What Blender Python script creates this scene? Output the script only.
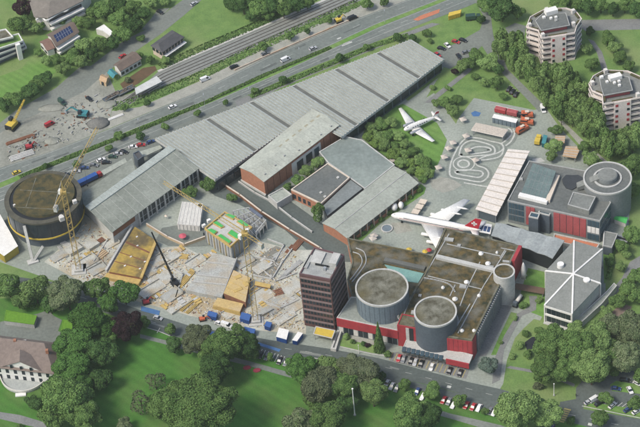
import bpy, bmesh, math, random
import numpy as np
from mathutils import Vector, Matrix
from math import radians, sin, cos, pi, atan2, hypot, sqrt
random.seed(7)
S = bpy.context.scene
for o in list(bpy.data.objects): bpy.data.objects.remove(o)
C = S.collection

# ------------------------------------------------------------------ camera
FPX, TH, DIST, RHO = 2300.0, radians(43.0), 1045.0, radians(5.6)
CAM = Vector((0, -DIST*cos(TH), DIST*sin(TH)))
FW = Vector((0, cos(TH), -sin(TH))); UP0 = Vector((0, sin(TH), cos(TH))); RT0 = Vector((1, 0, 0))
RT = RT0*cos(RHO) - UP0*sin(RHO); UP = RT0*sin(RHO) + UP0*cos(RHO)
cd = bpy.data.cameras.new('camera'); cam = bpy.data.objects.new('camera', cd); C.objects.link(cam)
cd.sensor_width = 36.0; cd.sensor_fit = 'HORIZONTAL'; cd.lens = 36.0*FPX/640.0
cd.clip_start = 5.0; cd.clip_end = 8000.0
M = Matrix((RT, UP, -FW)).transposed().to_4x4(); M.translation = CAM
cam.matrix_world = M
S.camera = cam
S.render.resolution_x = 1024; S.render.resolution_y = 683

# ------------------------------------------------------------------ light
SUN_DIR = Vector((-0.80, -0.40, 0)).normalized(); SUN_EL = radians(52)
to_sun = SUN_DIR*cos(SUN_EL) + Vector((0, 0, sin(SUN_EL)))
w = bpy.data.worlds.new('World'); S.world = w; w.use_nodes = True
nt = w.node_tree; nt.nodes.clear()
wo = nt.nodes.new('ShaderNodeOutputWorld'); bg = nt.nodes.new('ShaderNodeBackground'); sk = nt.nodes.new('ShaderNodeTexSky')
sk.sky_type = 'NISHITA'; sk.sun_disc = False; sk.sun_elevation = SUN_EL
sk.sun_rotation = atan2(SUN_DIR.x, SUN_DIR.y) % (2*pi)
sk.air_density = 1.0; sk.dust_density = 3.0; sk.ozone_density = 1.0
bg.inputs['Strength'].default_value = 0.15
nt.links.new(sk.outputs[0], bg.inputs[0]); nt.links.new(bg.outputs[0], wo.inputs[0])
ld = bpy.data.lights.new('sun', 'SUN'); ld.energy = 2.3; ld.angle = radians(16); ld.color = (1.0, 0.95, 0.86)
lo = bpy.data.objects.new('sun', ld); C.objects.link(lo)
lo.rotation_euler = (-to_sun).to_track_quat('-Z', 'Y').to_euler(); lo.location = (-300, -200, 500)
S.view_settings.view_transform = 'Standard'; S.view_settings.look = 'None'
S.view_settings.exposure = 0.34; S.view_settings.gamma = 1.0; S.view_settings.use_curve_mapping = False

# ------------------------------------------------------------------ helpers
def P(px, py, z=0.0):
    """photo pixel (640x427) -> world point on the level z"""
    d = FW + RT*((px-320.0)/FPX) + UP*((213.5-py)/FPX)
    t = (z-CAM.z)/d.z
    return CAM + d*t
def PP(pts, z=0.0): return [P(x, y, z) for x, y in pts]
def area2(p): return sum(p[i].x*p[(i+1) % len(p)].y - p[(i+1) % len(p)].x*p[i].y for i in range(len(p)))
def ccw(p): return list(p) if area2(p) > 0 else list(reversed(p))
def cen(p): return sum((Vector((q.x, q.y, 0)) for q in p), Vector())/len(p)
def inset(p, d):
    p = ccw(p); n = len(p); out = []
    for i in range(n):
        a, b, c = p[i-1], p[i], p[(i+1) % n]
        e1 = Vector((b.x-a.x, b.y-a.y, 0)).normalized(); e2 = Vector((c.x-b.x, c.y-b.y, 0)).normalized()
        n1 = Vector((-e1.y, e1.x, 0)); n2 = Vector((-e2.y, e2.x, 0)); m = (n1+n2)
        if m.length < .05: m = n1.copy()
        m.normalize(); k = max(.35, m.dot(n1))
        out.append(Vector((b.x, b.y, b.z)) + m*(d/k))
    return out
def inpoly(x, y, p):
    r = False; j = len(p)-1
    for i in range(len(p)):
        if (p[i][1] > y) != (p[j][1] > y) and x < (p[j][0]-p[i][0])*(y-p[i][1])/(p[j][1]-p[i][1]+1e-12)+p[i][0]: r = not r
        j = i
    return r

MATS = {}
def mat(name, c1, c2=None, scale=.2, rough=.85, detail=6, contrast=(.35, .65), metal=0., bump=0., spec=.3, c3=None, scale3=.03, vary=0., grain=.14, stripes=0):
    if name in MATS: return MATS[name]
    m = bpy.data.materials.new(name); m.use_nodes = True; t = m.node_tree; N = t.nodes; L = t.links
    b = N['Principled BSDF']; b.inputs['Roughness'].default_value = rough; b.inputs['Metallic'].default_value = metal
    b.inputs['Specular IOR Level'].default_value = spec
    if c2 is None: c2 = tuple(x*.82 for x in c1)
    tc = N.new('ShaderNodeTexCoord'); nz = N.new('ShaderNodeTexNoise'); nz.inputs['Scale'].default_value = scale; nz.inputs['Detail'].default_value = detail
    nz.inputs['Roughness'].default_value = .62
    L.new(tc.outputs['Object'], nz.inputs['Vector'])
    mr = N.new('ShaderNodeMapRange'); mr.inputs[1].default_value = contrast[0]; mr.inputs[2].default_value = contrast[1]
    L.new(nz.outputs['Fac'], mr.inputs[0])
    mx = N.new('ShaderNodeMix'); mx.data_type = 'RGBA'
    mx.inputs[6].default_value = (*c1, 1); mx.inputs[7].default_value = (*c2, 1); L.new(mr.outputs[0], mx.inputs[0])
    col = mx.outputs[2]
    if c3:
        n3 = N.new('ShaderNodeTexNoise'); n3.inputs['Scale'].default_value = scale3; n3.inputs['Detail'].default_value = 4
        L.new(tc.outputs['Object'], n3.inputs['Vector'])
        r3 = N.new('ShaderNodeMapRange'); r3.inputs[1].default_value = .45; r3.inputs[2].default_value = .68; L.new(n3.outputs['Fac'], r3.inputs[0])
        m3 = N.new('ShaderNodeMix'); m3.data_type = 'RGBA'; m3.inputs[7].default_value = (*c3, 1)
        L.new(col, m3.inputs[6]); L.new(r3.outputs[0], m3.inputs[0]); col = m3.outputs[2]
    if grain:
        ng = N.new('ShaderNodeTexNoise'); ng.inputs['Scale'].default_value = scale*7; ng.inputs['Detail'].default_value = 3
        L.new(tc.outputs['Object'], ng.inputs['Vector']); mg = N.new('ShaderNodeMapRange'); mg.inputs[1].default_value = .3; mg.inputs[2].default_value = .7; mg.inputs[3].default_value = 1-grain; mg.inputs[4].default_value = 1+grain
        L.new(ng.outputs['Fac'], mg.inputs[0]); hg = N.new('ShaderNodeHueSaturation'); L.new(mg.outputs[0], hg.inputs['Value']); L.new(col, hg.inputs['Color']); col = hg.outputs[0]
    if vary:
        oi = N.new('ShaderNodeObjectInfo'); mv = N.new('ShaderNodeMapRange'); mv.inputs[3].default_value = 1-vary; mv.inputs[4].default_value = 1+vary
        L.new(oi.outputs['Random'], mv.inputs[0])
        h = N.new('ShaderNodeHueSaturation'); L.new(mv.outputs[0], h.inputs['Value']); L.new(col, h.inputs['Color']); col = h.outputs[0]
    L.new(col, b.inputs['Base Color'])
    if bump:
        bp = N.new('ShaderNodeBump'); bp.inputs['Strength'].default_value = bump; bp.inputs['Distance'].default_value = .3
        L.new(nz.outputs['Fac'], bp.inputs['Height']); L.new(bp.outputs[0], b.inputs['Normal'])
    if stripes:
        wv = N.new('ShaderNodeTexWave'); wv.inputs['Scale'].default_value = stripes; wv.inputs['Distortion'].default_value = 1.2; wv.inputs['Detail'].default_value = 1; wv.bands_direction = 'DIAGONAL'
        L.new(tc.outputs['Object'], wv.inputs['Vector']); mw = N.new('ShaderNodeMapRange'); mw.inputs[3].default_value = .93; mw.inputs[4].default_value = 1.07; L.new(wv.outputs['Fac'], mw.inputs[0])
        hw = N.new('ShaderNodeHueSaturation'); L.new(mw.outputs[0], hw.inputs['Value']); L.new(col, hw.inputs['Color']); L.new(hw.outputs[0], b.inputs['Base Color'])
    MATS[name] = m
    return m

class MB:
    def __init__(s): s.v = []; s.f = []; s.m = []
    def face(s, pts, mi=0):
        k = len(s.v); s.v += [tuple(p) for p in pts]; s.f.append(tuple(range(k, k+len(pts)))); s.m.append(mi)
    def solid(s, v, f, mi=0):
        k = len(s.v); s.v += [tuple(p) for p in v]; s.f += [tuple(i+k for i in q) for q in f]
        s.m += [mi]*len(f) if isinstance(mi, int) else list(mi)
    def prism(s, pts, z0, z1, mi=0, mt=None, bottom=True):
        p = ccw(pts); n = len(p); mt = mi if mt is None else mt
        v = [(q.x, q.y, z0) for q in p]+[(q.x, q.y, z1) for q in p]
        f = [(i, (i+1) % n, n+(i+1) % n, n+i) for i in range(n)]+[tuple(range(n, 2*n))]
        mm = [mi]*n+[mt]
        if bottom: f.append(tuple(reversed(range(n)))); mm.append(mi)
        s.solid(v, f, mm)
    def ring(s, outer, inner, z0, z1, mi=0):
        n = len(outer); v = []
        for q in outer: v.append((q.x, q.y, z0))
        for q in outer: v.append((q.x, q.y, z1))
        for q in inner: v.append((q.x, q.y, z0))
        for q in inner: v.append((q.x, q.y, z1))
        f = []
        for i in range(n):
            j = (i+1) % n
            f += [(i, j, n+j, n+i), (n+i, n+j, 3*n+j, 3*n+i), (3*n+i, 3*n+j, 2*n+j, 2*n+i), (2*n+i, 2*n+j, j, i)]
        s.solid(v, f, mi)
    def hexa(s, b, t, mi=0):   # bottom quad, top quad (same winding)
        v = [tuple(q) for q in b]+[tuple(q) for q in t]
        f = [(3, 2, 1, 0), (4, 5, 6, 7), (0, 1, 5, 4), (1, 2, 6, 5), (2, 3, 7, 6), (3, 0, 4, 7)]
        s.solid(v, f, mi)
    def slab(s, q, t, mi=0):   # sloping sheet with thickness t below
        q = [Vector(a) for a in q]
        n = len(q); v = [tuple(a-Vector((0, 0, t))) for a in q]+[tuple(a) for a in q]
        f = [tuple(reversed(range(n))), tuple(range(n, 2*n))]+[(i, (i+1) % n, n+(i+1) % n, n+i) for i in range(n)]
        s.solid(v, f, mi)
    def box(s, c, sx, sy, sz, rz=0., mi=0, top=1.0):   # c = centre of the bottom
        c = Vector(c); ca, sa = cos(rz), sin(rz)
        def q(x, y, z): return (c.x+x*ca-y*sa, c.y+x*sa+y*ca, c.z+z)
        hx, hy = sx/2, sy/2
        b = [q(-hx, -hy, 0), q(hx, -hy, 0), q(hx, hy, 0), q(-hx, hy, 0)]
        t = [q(-hx*top, -hy*top, sz), q(hx*top, -hy*top, sz), q(hx*top, hy*top, sz), q(-hx*top, hy*top, sz)]
        s.hexa(b, t, mi)
    def tube(s, a, b, r0, r1=None, n=6, mi=0):
        a, b = Vector(a), Vector(b); r1 = r0 if r1 is None else r1
        d = (b-a).normalized(); u = d.orthogonal().normalized(); w_ = d.cross(u)
        v = [];
        for c, r in ((a, r0), (b, r1)):
            for i in range(n):
                an = 2*pi*i/n; v.append(tuple(c+u*(r*cos(an))+w_*(r*sin(an))))
        f = [(i, (i+1) % n, n+(i+1) % n, n+i) for i in range(n)]+[tuple(reversed(range(n))), tuple(range(n, 2*n))]
        s.solid(v, f, mi)
    def cyl(s, c, r, z0, z1, n=40, mi=0, mt=None, r1=None):
        r1 = r if r1 is None else r1
        v = [(c[0]+r*cos(2*pi*i/n), c[1]+r*sin(2*pi*i/n), z0) for i in range(n)]+[(c[0]+r1*cos(2*pi*i/n), c[1]+r1*sin(2*pi*i/n), z1) for i in range(n)]
        f = [(i, (i+1) % n, n+(i+1) % n, n+i) for i in range(n)]+[tuple(reversed(range(n))), tuple(range(n, 2*n))]
        s.solid(v, f, [mi]*(n+1)+[mi if mt is None else mt])
    def loft(s, rings, mi=0, cap=True):
        n = len(rings[0]); v = [tuple(p) for r in rings for p in r]; f = []
        for k in range(len(rings)-1):
            for i in range(n): f.append((k*n+i, k*n+(i+1) % n, (k+1)*n+(i+1) % n, (k+1)*n+i))
        if cap: f += [tuple(reversed(range(n))), tuple(range((len(rings)-1)*n, len(rings)*n))]
        s.solid(v, f, mi)
    def mesh(s, name, mats, origin=None, smooth=False):
        o = Vector(origin) if origin is not None else Vector()
        me = bpy.data.meshes.new(name)
        me.from_pydata([(x-o.x, y-o.y, z-o.z) for x, y, z in s.v], [], s.f)
        for m_ in (mats if isinstance(mats, (list, tuple)) else [mats]): me.materials.append(m_)
        me.polygons.foreach_set('material_index', s.m)
        if smooth: me.polygons.foreach_set('use_smooth', [True]*len(s.f))
        me.update()
        return me

def tag(o, label, cat, group=None, kind=None):
    o['label'] = label; o['category'] = cat
    if group: o['group'] = group
    if kind: o['kind'] = kind
def thing(name, label, cat, loc, group=None, rz=0.):
    o = bpy.data.objects.new(name, None); C.objects.link(o); o.empty_display_size = 1
    o.location = (loc[0], loc[1], loc[2] if len(loc) > 2 else 0.); o.rotation_euler = (0, 0, rz); tag(o, label, cat, group)
    return o
def part(root, name, mb, mats, smooth=False, local=False, label=None, parent=None):
    o = bpy.data.objects.new(name, mb.mesh(name, mats, None if local or root is None else root.location, smooth)); C.objects.link(o)
    if parent is not None: o.parent = parent
    elif root is not None: o.parent = root
    if label: o['label'] = label
    return o
def solo(name, mb, mats, label, cat, group=None, kind=None, smooth=False):
    """a thing that is one mesh, with its origin at its base"""
    vs = np.array(mb.v); org = Vector((vs[:, 0].mean(), vs[:, 1].mean(), vs[:, 2].min()))
    o = bpy.data.objects.new(name, mb.mesh(name, mats, org, smooth)); C.objects.link(o); o.location = org
    tag(o, label, cat, group, kind)
    return o
def struct(name, mb, mats, z=None):
    o = bpy.data.objects.new(name, mb.mesh(name, mats)); C.objects.link(o); o['kind'] = 'structure'
    return o
def dup(root, loc, rz=0., label=None, group=None):
    r = root.copy(); C.objects.link(r); r.location = (loc[0], loc[1], loc[2] if len(loc) > 2 else 0.); r.rotation_euler = (0, 0, rz)
    if label: r['label'] = label
    if group: r['group'] = group
    for ch in list(root.children):
        c = ch.copy(); C.objects.link(c); c.parent = r
        for g in list(ch.children):
            d = g.copy(); C.objects.link(d); d.parent = c
    return r
def paint(root, partname, m):
    for ch in root.children:
        if ch.name.split('.')[0] == partname:
            ch.material_slots[0].link = 'OBJECT'; ch.material_slots[0].material = m
def sheet(name, pts, z, m):
    SHEETS[0] += 1; z = z+.00035*SHEETS[0]; b = MB(); b.face([(q.x, q.y, z) for q in ccw(PP(pts))]); return struct(name, b, m)
def ribbon(mb, pts, wd, z, mi=0, closed=False):
    p = [Vector((q[0], q[1], 0)) for q in pts]; n = len(p); L_, R_ = [], []
    for i in range(n):
        if closed: a, c = p[i-1], p[(i+1) % n]
        else: a, c = p[max(0, i-1)], p[min(n-1, i+1)]
        d = (c-a); d.z = 0
        if d.length < 1e-6: d = Vector((1, 0, 0))
        d.normalize(); nn = Vector((-d.y, d.x, 0))*wd/2
        L_.append(p[i]+nn); R_.append(p[i]-nn)
    k = len(mb.v); mb.v += [(q.x, q.y, z) for q in L_]+[(q.x, q.y, z) for q in R_]
    for i in range(n if closed else n-1):
        j = (i+1) % n; mb.f.append((k+n+i, k+n+j, k+j, k+i)); mb.m.append(mi)
def polyline_at(pts, step):
    """resample a world polyline every step metres"""
    out = []; acc = 0.
    for a, b in zip(pts[:-1], pts[1:]):
        L_ = (b-a).length; t = acc
        while t < L_: out.append(a+(b-a)*(t/L_)); t += step
        acc = t-L_
    out.append(pts[-1]); return out
def smoothline(pts, n=6):
    """Catmull-Rom through pixel points"""
    out = []; m_ = len(pts)
    for i in range(m_-1):
        p0, p1, p2, p3 = [np.array(pts[min(max(k, 0), m_-1)], float) for k in (i-1, i, i+1, i+2)]
        for k in range(n):
            t = k/n; out.append(tuple(.5*((2*p1)+(-p0+p2)*t+(2*p0-5*p1+4*p2-p3)*t*t+(-p0+3*p1-3*p2+p3)*t**3)))
    out.append(tuple(pts[-1])); return out
def wallbox(mb, A, B, c, s0, s1, z0, z1, d0, d1, mi=0):
    A = Vector((A.x, A.y, 0)); B = Vector((B.x, B.y, 0)); e = B-A; n = Vector((e.y, -e.x, 0)).normalized()
    if n.dot((A+B)/2-Vector((c.x, c.y, 0))) < 0: n = -n
    a = A+e*s0; b = A+e*s1
    q = [a+n*d0, b+n*d0, b+n*d1, a+n*d1]
    if (q[1]-q[0]).cross(q[2]-q[0]).z < 0: q.reverse()
    mb.hexa([(v.x, v.y, z0) for v in q], [(v.x, v.y, z1) for v in q], mi)
def windows(root, A, B, c, z0, z1, n, m, fill=.6, margin=.04, d=.06, name='window', frame=None):
    for i in range(n):
        st = (1-2*margin)/n; a = margin+st*(i+.5-fill/2); b = margin+st*(i+.5+fill/2)
        mb = MB(); wallbox(mb, A, B, c, a, b, z0, z1, -.2, d)
        o = part(root, name, mb, m)
        if frame:
            mb = MB(); wallbox(mb, A, B, c, a-.003, b+.003, z0-.2, z0-.01, -.1, d+.15); part(root, 'sill', mb, frame, parent=o)
def flat_building(name, label, cat, pix, h, wm, rm, pm=None, par=.5, pw=.45, z0=0., group=None):
    p = ccw(PP(pix, h)); c = cen(p)
    root = thing(name, label, cat, (c.x, c.y, z0), group)
    b = MB(); b.prism(p, z0, h-.25); part(root, 'wall', b, wm)
    i_ = inset(p, pw)
    b = MB(); b.prism(i_, h-.25, h+.02); part(root, 'roof', b, rm)
    b = MB(); b.ring(p, i_, h-.25, h+par); part(root, 'parapet', b, pm or wm)
    return root, PP(pix, h), c
def gable_house(name, label, cat, E, he, hr, wm, rm, over=.5, hip=0., group=None, rt=.25):
    """E: four eave corners in pixels at height he; ridge runs from mid(E0,E3) to mid(E1,E2)"""
    p = PP(E, he); c = cen(p); root = thing(name, label, cat, (c.x, c.y, 0), group)
    R0 = (p[0]+p[3])/2; R1 = (p[1]+p[2])/2; e = (R1-R0)
    r0 = R0+e*hip; r1 = R1-e*hip; r0.z = r1.z = hr
    q = inset(p, over); q = [min(q, key=lambda v: (v-a).length) for a in p]
    b = MB(); b.prism(q, 0, he-.05)
    if hip == 0:
        g0 = (q[0]+q[3])/2; g1 = (q[1]+q[2])/2
        for (a, d, g) in ((q[0], q[3], g0), (q[1], q[2], g1)):
            k = (c-g); k.z = 0; k = k.normalized()*.3
            tri = [Vector((a.x, a.y, he-.05)), Vector((d.x, d.y, he-.05)), Vector((g.x, g.y, hr-.35))]
            b.solid(tri+[t+k for t in tri], [(0, 1, 2), (5, 4, 3), (0, 3, 4, 1), (1, 4, 5, 2), (2, 5, 3, 0)])
    part(root, 'wall', b, wm)
    b = MB()
    def up(v, z): return Vector((v.x, v.y, z))
    a0, a1, a2, a3 = [up(v, he) for v in p]
    b.slab([a0, a1, r1, r0], rt); b.slab([a2, a3, r0, r1], rt)
    if hip > 0: b.slab([a3, a0, r0], rt); b.slab([a1, a2, r1], rt)
    part(root, 'roof', b, rm)
    return root, p, c, (r0, r1)

# ------------------------------------------------------------------ materials
m_grass = mat('meadow grass', (.145, .235, .065), (.090, .165, .046), .20, 1., 10, (.3, .7), c3=(.185, .235, .09), scale3=.03)
m_lawn = mat('mown lawn', (.13, .245, .055), (.095, .195, .042), .22, 1., 10, (.3, .7), c3=(.165, .235, .08), scale3=.05, stripes=.13)
m_parkshade = mat('park lawn', (.062, .170, .028), (.046, .132, .021), .25, 1., 11, (.3, .7), c3=(.092, .150, .040), scale3=.045, stripes=.11)  # lush park green, darkened in the colour to stand for cloud shadow
m_hedgeroof = mat('clipped lime green top', (.12, .26, .025), (.09, .2, .02), .8, 1.)
m_asph = mat('asphalt', (.165, .182, .160), (.13, .145, .128), .12, .9, 8, c3=(.185, .20, .175), scale3=.02)
m_asphd = mat('dark asphalt', (.085, .102, .095), (.068, .082, .077), .12, .9, 8, c3=(.10, .118, .108), scale3=.02)
m_road = mat('road asphalt', (.15, .172, .155), (.122, .14, .128), .1, .9, 8, c3=(.165, .182, .166), scale3=.025)
m_plaza = mat('plaza asphalt', (.255, .285, .245), (.205, .23, .20), .14, .9, 8, c3=(.30, .325, .28), scale3=.035)
m_dirt = mat('bare dirt', (.25, .255, .215), (.18, .185, .155), .12, 1., 9, c3=(.30, .305, .262), scale3=.04)
m_gravel = mat('pale gravel', (.32, .32, .275), (.245, .248, .212), .3, 1., 8)
m_site = mat('site concrete dust', (.50, .50, .43), (.34, .35, .30), .16, 1., 9, (.3, .7), c3=(.33, .27, .17), scale3=.05)
m_ballast = mat('railway ballast', (.20, .21, .185), (.155, .163, .145), .5, 1., 8)
m_rail = mat('steel rail', (.40, .41, .37), (.30, .31, .28), .5, .5, metal=.3)
m_paint = mat('white road paint', (.52, .53, .48), (.36, .37, .34), .6, .8)
m_ypaint = mat('yellow road paint', (.45, .37, .12), (.34, .29, .12), .6, .8)
m_orange = mat('orange resin surface', (.46, .17, .09), (.38, .15, .09), .4, .9)
m_bluefoil = mat('blue sheeting', (.07, .16, .32), (.05, .12, .25), .5, .6)
m_path = mat('path asphalt', (.20, .205, .195), (.16, .165, .16), .2, .9, 8)
m_kerb = mat('kerb stone', (.5, .49, .45), (.4, .39, .36), .6, .9)
m_brownflat = mat('brown soil', (.12, .075, .045), (.09, .065, .035), .4, 1.)
m_white = mat('white paint', (.72, .71, .67), (.64, .63, .59), .5, .6)
m_whitew = mat('white weathered render', (.62, .60, .55), (.52, .50, .46), .4, .85)
m_pinkw = mat('pale pink render', (.70, .62, .57), (.63, .56, .51), .3, .85)
m_conc = mat('concrete', (.36, .365, .345), (.28, .285, .27), .3, .9, 8)
m_concl = mat('light concrete', (.47, .47, .44), (.38, .38, .355), .3, .9, 8)
m_brick = mat('red brick', (.37, .17, .10), (.28, .13, .08), .9, .9, 8)
m_glass = mat('dark window glass', (.016, .024, .032), (.024, .034, .042), .4, .22, spec=.4)
m_bglass = mat('blue grey glass', (.05, .085, .11), (.04, .07, .09), .4, .2, spec=.6)
m_tglass = mat('turquoise glazing', (.20, .36, .31), (.16, .30, .27), .3, .3, spec=.5)
m_red = mat('red cladding', (.36, .04, .048), (.28, .034, .042), .3, .6)
m_redp = mat('faded red cladding', (.36, .085, .085), (.30, .07, .075), .3, .6)
m_moss = mat('mossy roof', (.122, .088, .034), (.026, .031, .017), .34, 1., 12, (.38, .62), c3=(.135, .128, .10), scale3=.16)
m_mossg = mat('mossy gravel roof', (.19, .19, .15), (.065, .06, .038), .26, 1., 11, (.36, .64), c3=(.115, .10, .05), scale3=.08)
m_bluegrey = mat('blue grey cladding', (.15, .19, .215), (.125, .16, .185), .2, .6)
m_blued = mat('dark blue grey cladding', (.085, .105, .125), (.07, .088, .105), .2, .55)
m_greyclad = mat('grey cladding', (.20, .215, .215), (.17, .185, .185), .2, .7)
m_roofgrey = mat('grey roof felt', (.19, .20, .185), (.15, .16, .148), .14, .95, 8, c3=(.215, .22, .20), scale3=.05)
m_roofdark = mat('dark roof felt', (.125, .135, .13), (.10, .11, .105), .14, .95, 8, c3=(.15, .155, .14), scale3=.05)
m_rooflight = mat('weathered light roof', (.335, .36, .31), (.25, .272, .235), .13, .9, 9, c3=(.29, .31, .265), scale3=.05)
m_roofhall = mat('hall shed roof', (.62, .645, .58), (.51, .535, .48), .1, .85, 8, c3=(.55, .57, .51), scale3=.04)
m_gutter = mat('dark gutter', (.13, .135, .122), (.10, .105, .095), .4, .9)
m_eternit = mat('fibre cement roof', (.235, .255, .218), (.165, .182, .155), .15, .95, 9, c3=(.27, .29, .25), scale3=.05)
m_skyl = mat('milky skylight', (.36, .40, .365), (.30, .335, .305), .3, .6)
m_tile = mat('brown roof tiles', (.165, .125, .10), (.125, .098, .08), .5, .95, 8)
m_tiler = mat('red brown roof tiles', (.22, .135, .105), (.165, .105, .085), .5, .95, 8)
m_slate = mat('dark slate roof', (.085, .085, .088), (.065, .066, .07), .4, .9)
m_wood = mat('yellow formwork timber', (.50, .36, .12), (.38, .27, .10), .5, .9)
m_woodl = mat('pale timber', (.50, .38, .235), (.42, .31, .19), .5, .9)
m_yellow = mat('yellow paint', (.56, .41, .06), (.48, .35, .06), .6, .6)
m_craney = mat('weathered yellow crane paint', (.42, .31, .10), (.33, .24, .09), .8, .6)
m_black = mat('black paint', (.015, .017, .02), (.022, .024, .027), .5, .5)
m_green = mat('bright green membrane', (.07, .40, .10), (.055, .33, .08), .4, .8)
m_blue = mat('blue paint', (.03, .09, .30), (.025, .075, .24), .4, .5)
m_teal = mat('teal tarpaulin', (.05, .22, .24), (.04, .17, .19), .4, .6)
m_tan = mat('tan roof boards', (.46, .32, .19), (.38, .265, .16), .6, .9)
m_beige = mat('beige canvas', (.60, .52, .42), (.52, .45, .37), .6, .9)
m_purple = mat('brown purple facade', (.125, .065, .058), (.095, .05, .046), .4, .6)
m_purplel = mat('pale grey mauve spandrel', (.235, .175, .168), (.19, .145, .14), .4, .7)
m_rust = mat('rusty steel', (.24, .11, .06), (.17, .08, .05), .6, .8)
m_orangev = mat('orange red paint', (.50, .13, .06), (.42, .11, .05), .5, .5)
m_metal = mat('aircraft skin', (.72, .71, .67), (.66, .65, .61), .3, .6, spec=.2)
m_steel = mat('galvanised steel', (.40, .42, .43), (.33, .35, .36), .5, .5, metal=.4)
m_pv = mat('photovoltaic cells', (.018, .03, .085), (.024, .04, .105), 1.2, .2, spec=.6)
m_bark = mat('bark', (.085, .065, .045), (.06, .047, .034), 2., 1.)
m_birch = mat('white bark', (.5, .48, .44), (.3, .29, .27), 1.5, .9)

# ------------------------------------------------------------------ the ground
b = MB(); b.face([(-2500, -1200, 0), (2500, -1200, 0), (2500, 3000, 0), (-2500, 3000, 0)]); struct('ground', b, m_grass)
Z = 0.03
SHEETS = [0]
MU = [(-30, 194), (0, 183), (42, 165.5), (108, 141), (126, 132), (198, 104), (280, 69), (378, 23.6), (439, 0), (480, -18)]
ML = [(-30, 199), (0, 188), (42, 170.5), (90, 152), (137, 131), (198, 108), (280, 73), (378, 27.5), (440, 3), (482, -15)]
R1U = [(-30, 180), (0, 168), (50, 152), (108, 129.5), (198, 92), (270, 55.5), (359, 18), (410, -1), (450, -18)]
R2L = [(-30, 214), (0, 203), (60, 178), (157, 135), (235, 101), (305, 70), (378, 41), (432, 20), (468, 6.5), (500, -8)]
sheet('construction_yard', [(-40, 145), (0, 123), (15, 111), (56, 88), (81, 67), (90, 66), (107, 72), (118, 97), (136, 92), (138, 97), (112, 109), (108, 129), (50, 152), (0, 168), (-40, 184)], Z, m_dirt)
sheet('railway_bed', [(112, 109), (136, 92), (158, 72), (180, 62), (270, 23.5), (326, 0), (350, -11), (410, -20), (364, -1), (288, 32.5), (202, 70), (162, 88), (130, 104)], Z, m_ballast)
sheet('gravel_strip', [(108, 129), (112, 111), (140, 107), (198, 82), (233, 64), (270, 44), (330, 19), (362, 4), (385, -6), (410, -1), (359, 18), (270, 55.5), (198, 92)], Z, m_gravel)
sheet('road', R1U+MU[::-1], Z*2, m_road)
sheet('road', ML+R2L[::-1], Z*2, m_road)
sheet('median_strip', MU+ML[::-1], Z*3, m_lawn)
sheet('road', [(56, 88), (81, 66), (91, 66), (124, 40.5), (146, 29.5), (169, 10), (187, -3), (205, -3), (184.5, 15), (161, 34), (139, 49), (107, 72), (84, 92), (20, 122), (-30, 150), (-30, 139), (0, 123), (15, 111)], Z*1.5, m_asph)
sheet('driveway', [(140, 31), (150, 20), (158, 9), (170, 8), (160, 18), (150, 28)], Z, m_asph)
sheet('museum_yard', [(-30, 214), (0, 203), (60, 178), (157, 135), (235, 101), (330, 78), (400, 70), (430, 62), (444, 66), (440, 75), (426, 98), (434, 93), (456, 124), (458, 119), (474, 98), (534, 110), (546, 108), (560, 128), (583, 152), (630, 200), (628, 238), (604, 245), (606, 300), (545, 312), (500, 389), (468, 382), (378, 358), (331, 349), (270, 340), (190, 326), (140, 310), (60, 283), (0, 262), (-30, 250)], Z, m_plaza)
sheet('car_park', [(-30, 214), (0, 203), (60, 178), (157, 135), (235, 101), (250, 108), (150, 170), (80, 205), (40, 215), (-30, 240)], Z*2, m_asph)
sheet('service_lane', [(199, 182), (222, 178), (250, 172), (300, 208), (345, 240), (352, 262), (320, 262), (285, 230), (240, 205), (215, 196)], Z*2, m_asphd)
sheet('footpath', [(235, 101), (305, 72), (378, 43), (432, 23), (440, 24), (380, 47), (307, 77), (237, 107)], Z*2, m_path)
sheet('car_park', [(430, 54), (455, 44), (480, 30), (484, 17), (472, -4), (485, -4), (491, 17), (493, 34), (500, 62), (494, 65), (482, 46), (470, 57), (450, 69), (440, 66)], Z*2, m_asph)
sheet('driveway', [(498, 60), (504, 60), (508, 70), (547, 108), (539, 112), (501, 72)], Z*3, m_asph)
sheet('driveway', [(576, 23), (583, 20), (640, 19), (680, 20), (680, 31), (640, 29.5), (585, 31)], Z, m_path)
sheet('footpath', [(588, 39), (594, 41), (602, 52), (608, 70), (602, 70), (597, 53)], Z, m_path)
sheet('driveway', [(505, 28), (515, 23), (526, 26), (524, 38), (512, 40)], Z, m_asph)
sheet('footpath', [(556, 118), (562, 120), (587, 144), (607, 161), (602, 163), (583, 149)], Z, m_gravel)
sheet('footpath', [(424, 103), (466, 70), (474, 60), (479, 60), (470, 72), (432, 103)], Z*2, m_path)
# construction site
sheet('building_site', [(44, 262), (70, 240), (84, 214), (112, 236), (135, 224), (160, 248), (184, 246), (205, 258), (232, 262), (256, 240), (292, 250), (318, 250), (306, 280), (306, 334), (262, 331), (190, 316), (140, 302), (100, 292)], Z*3, m_site)
b = MB(); b.face([(q.x, q.y, Z*4) for q in ccw(PP([(156, 240), (162, 228), (180, 225), (205, 228), (212, 246), (186, 247), (168, 246)]))]); struct('gravel_apron', b, m_asph)
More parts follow.
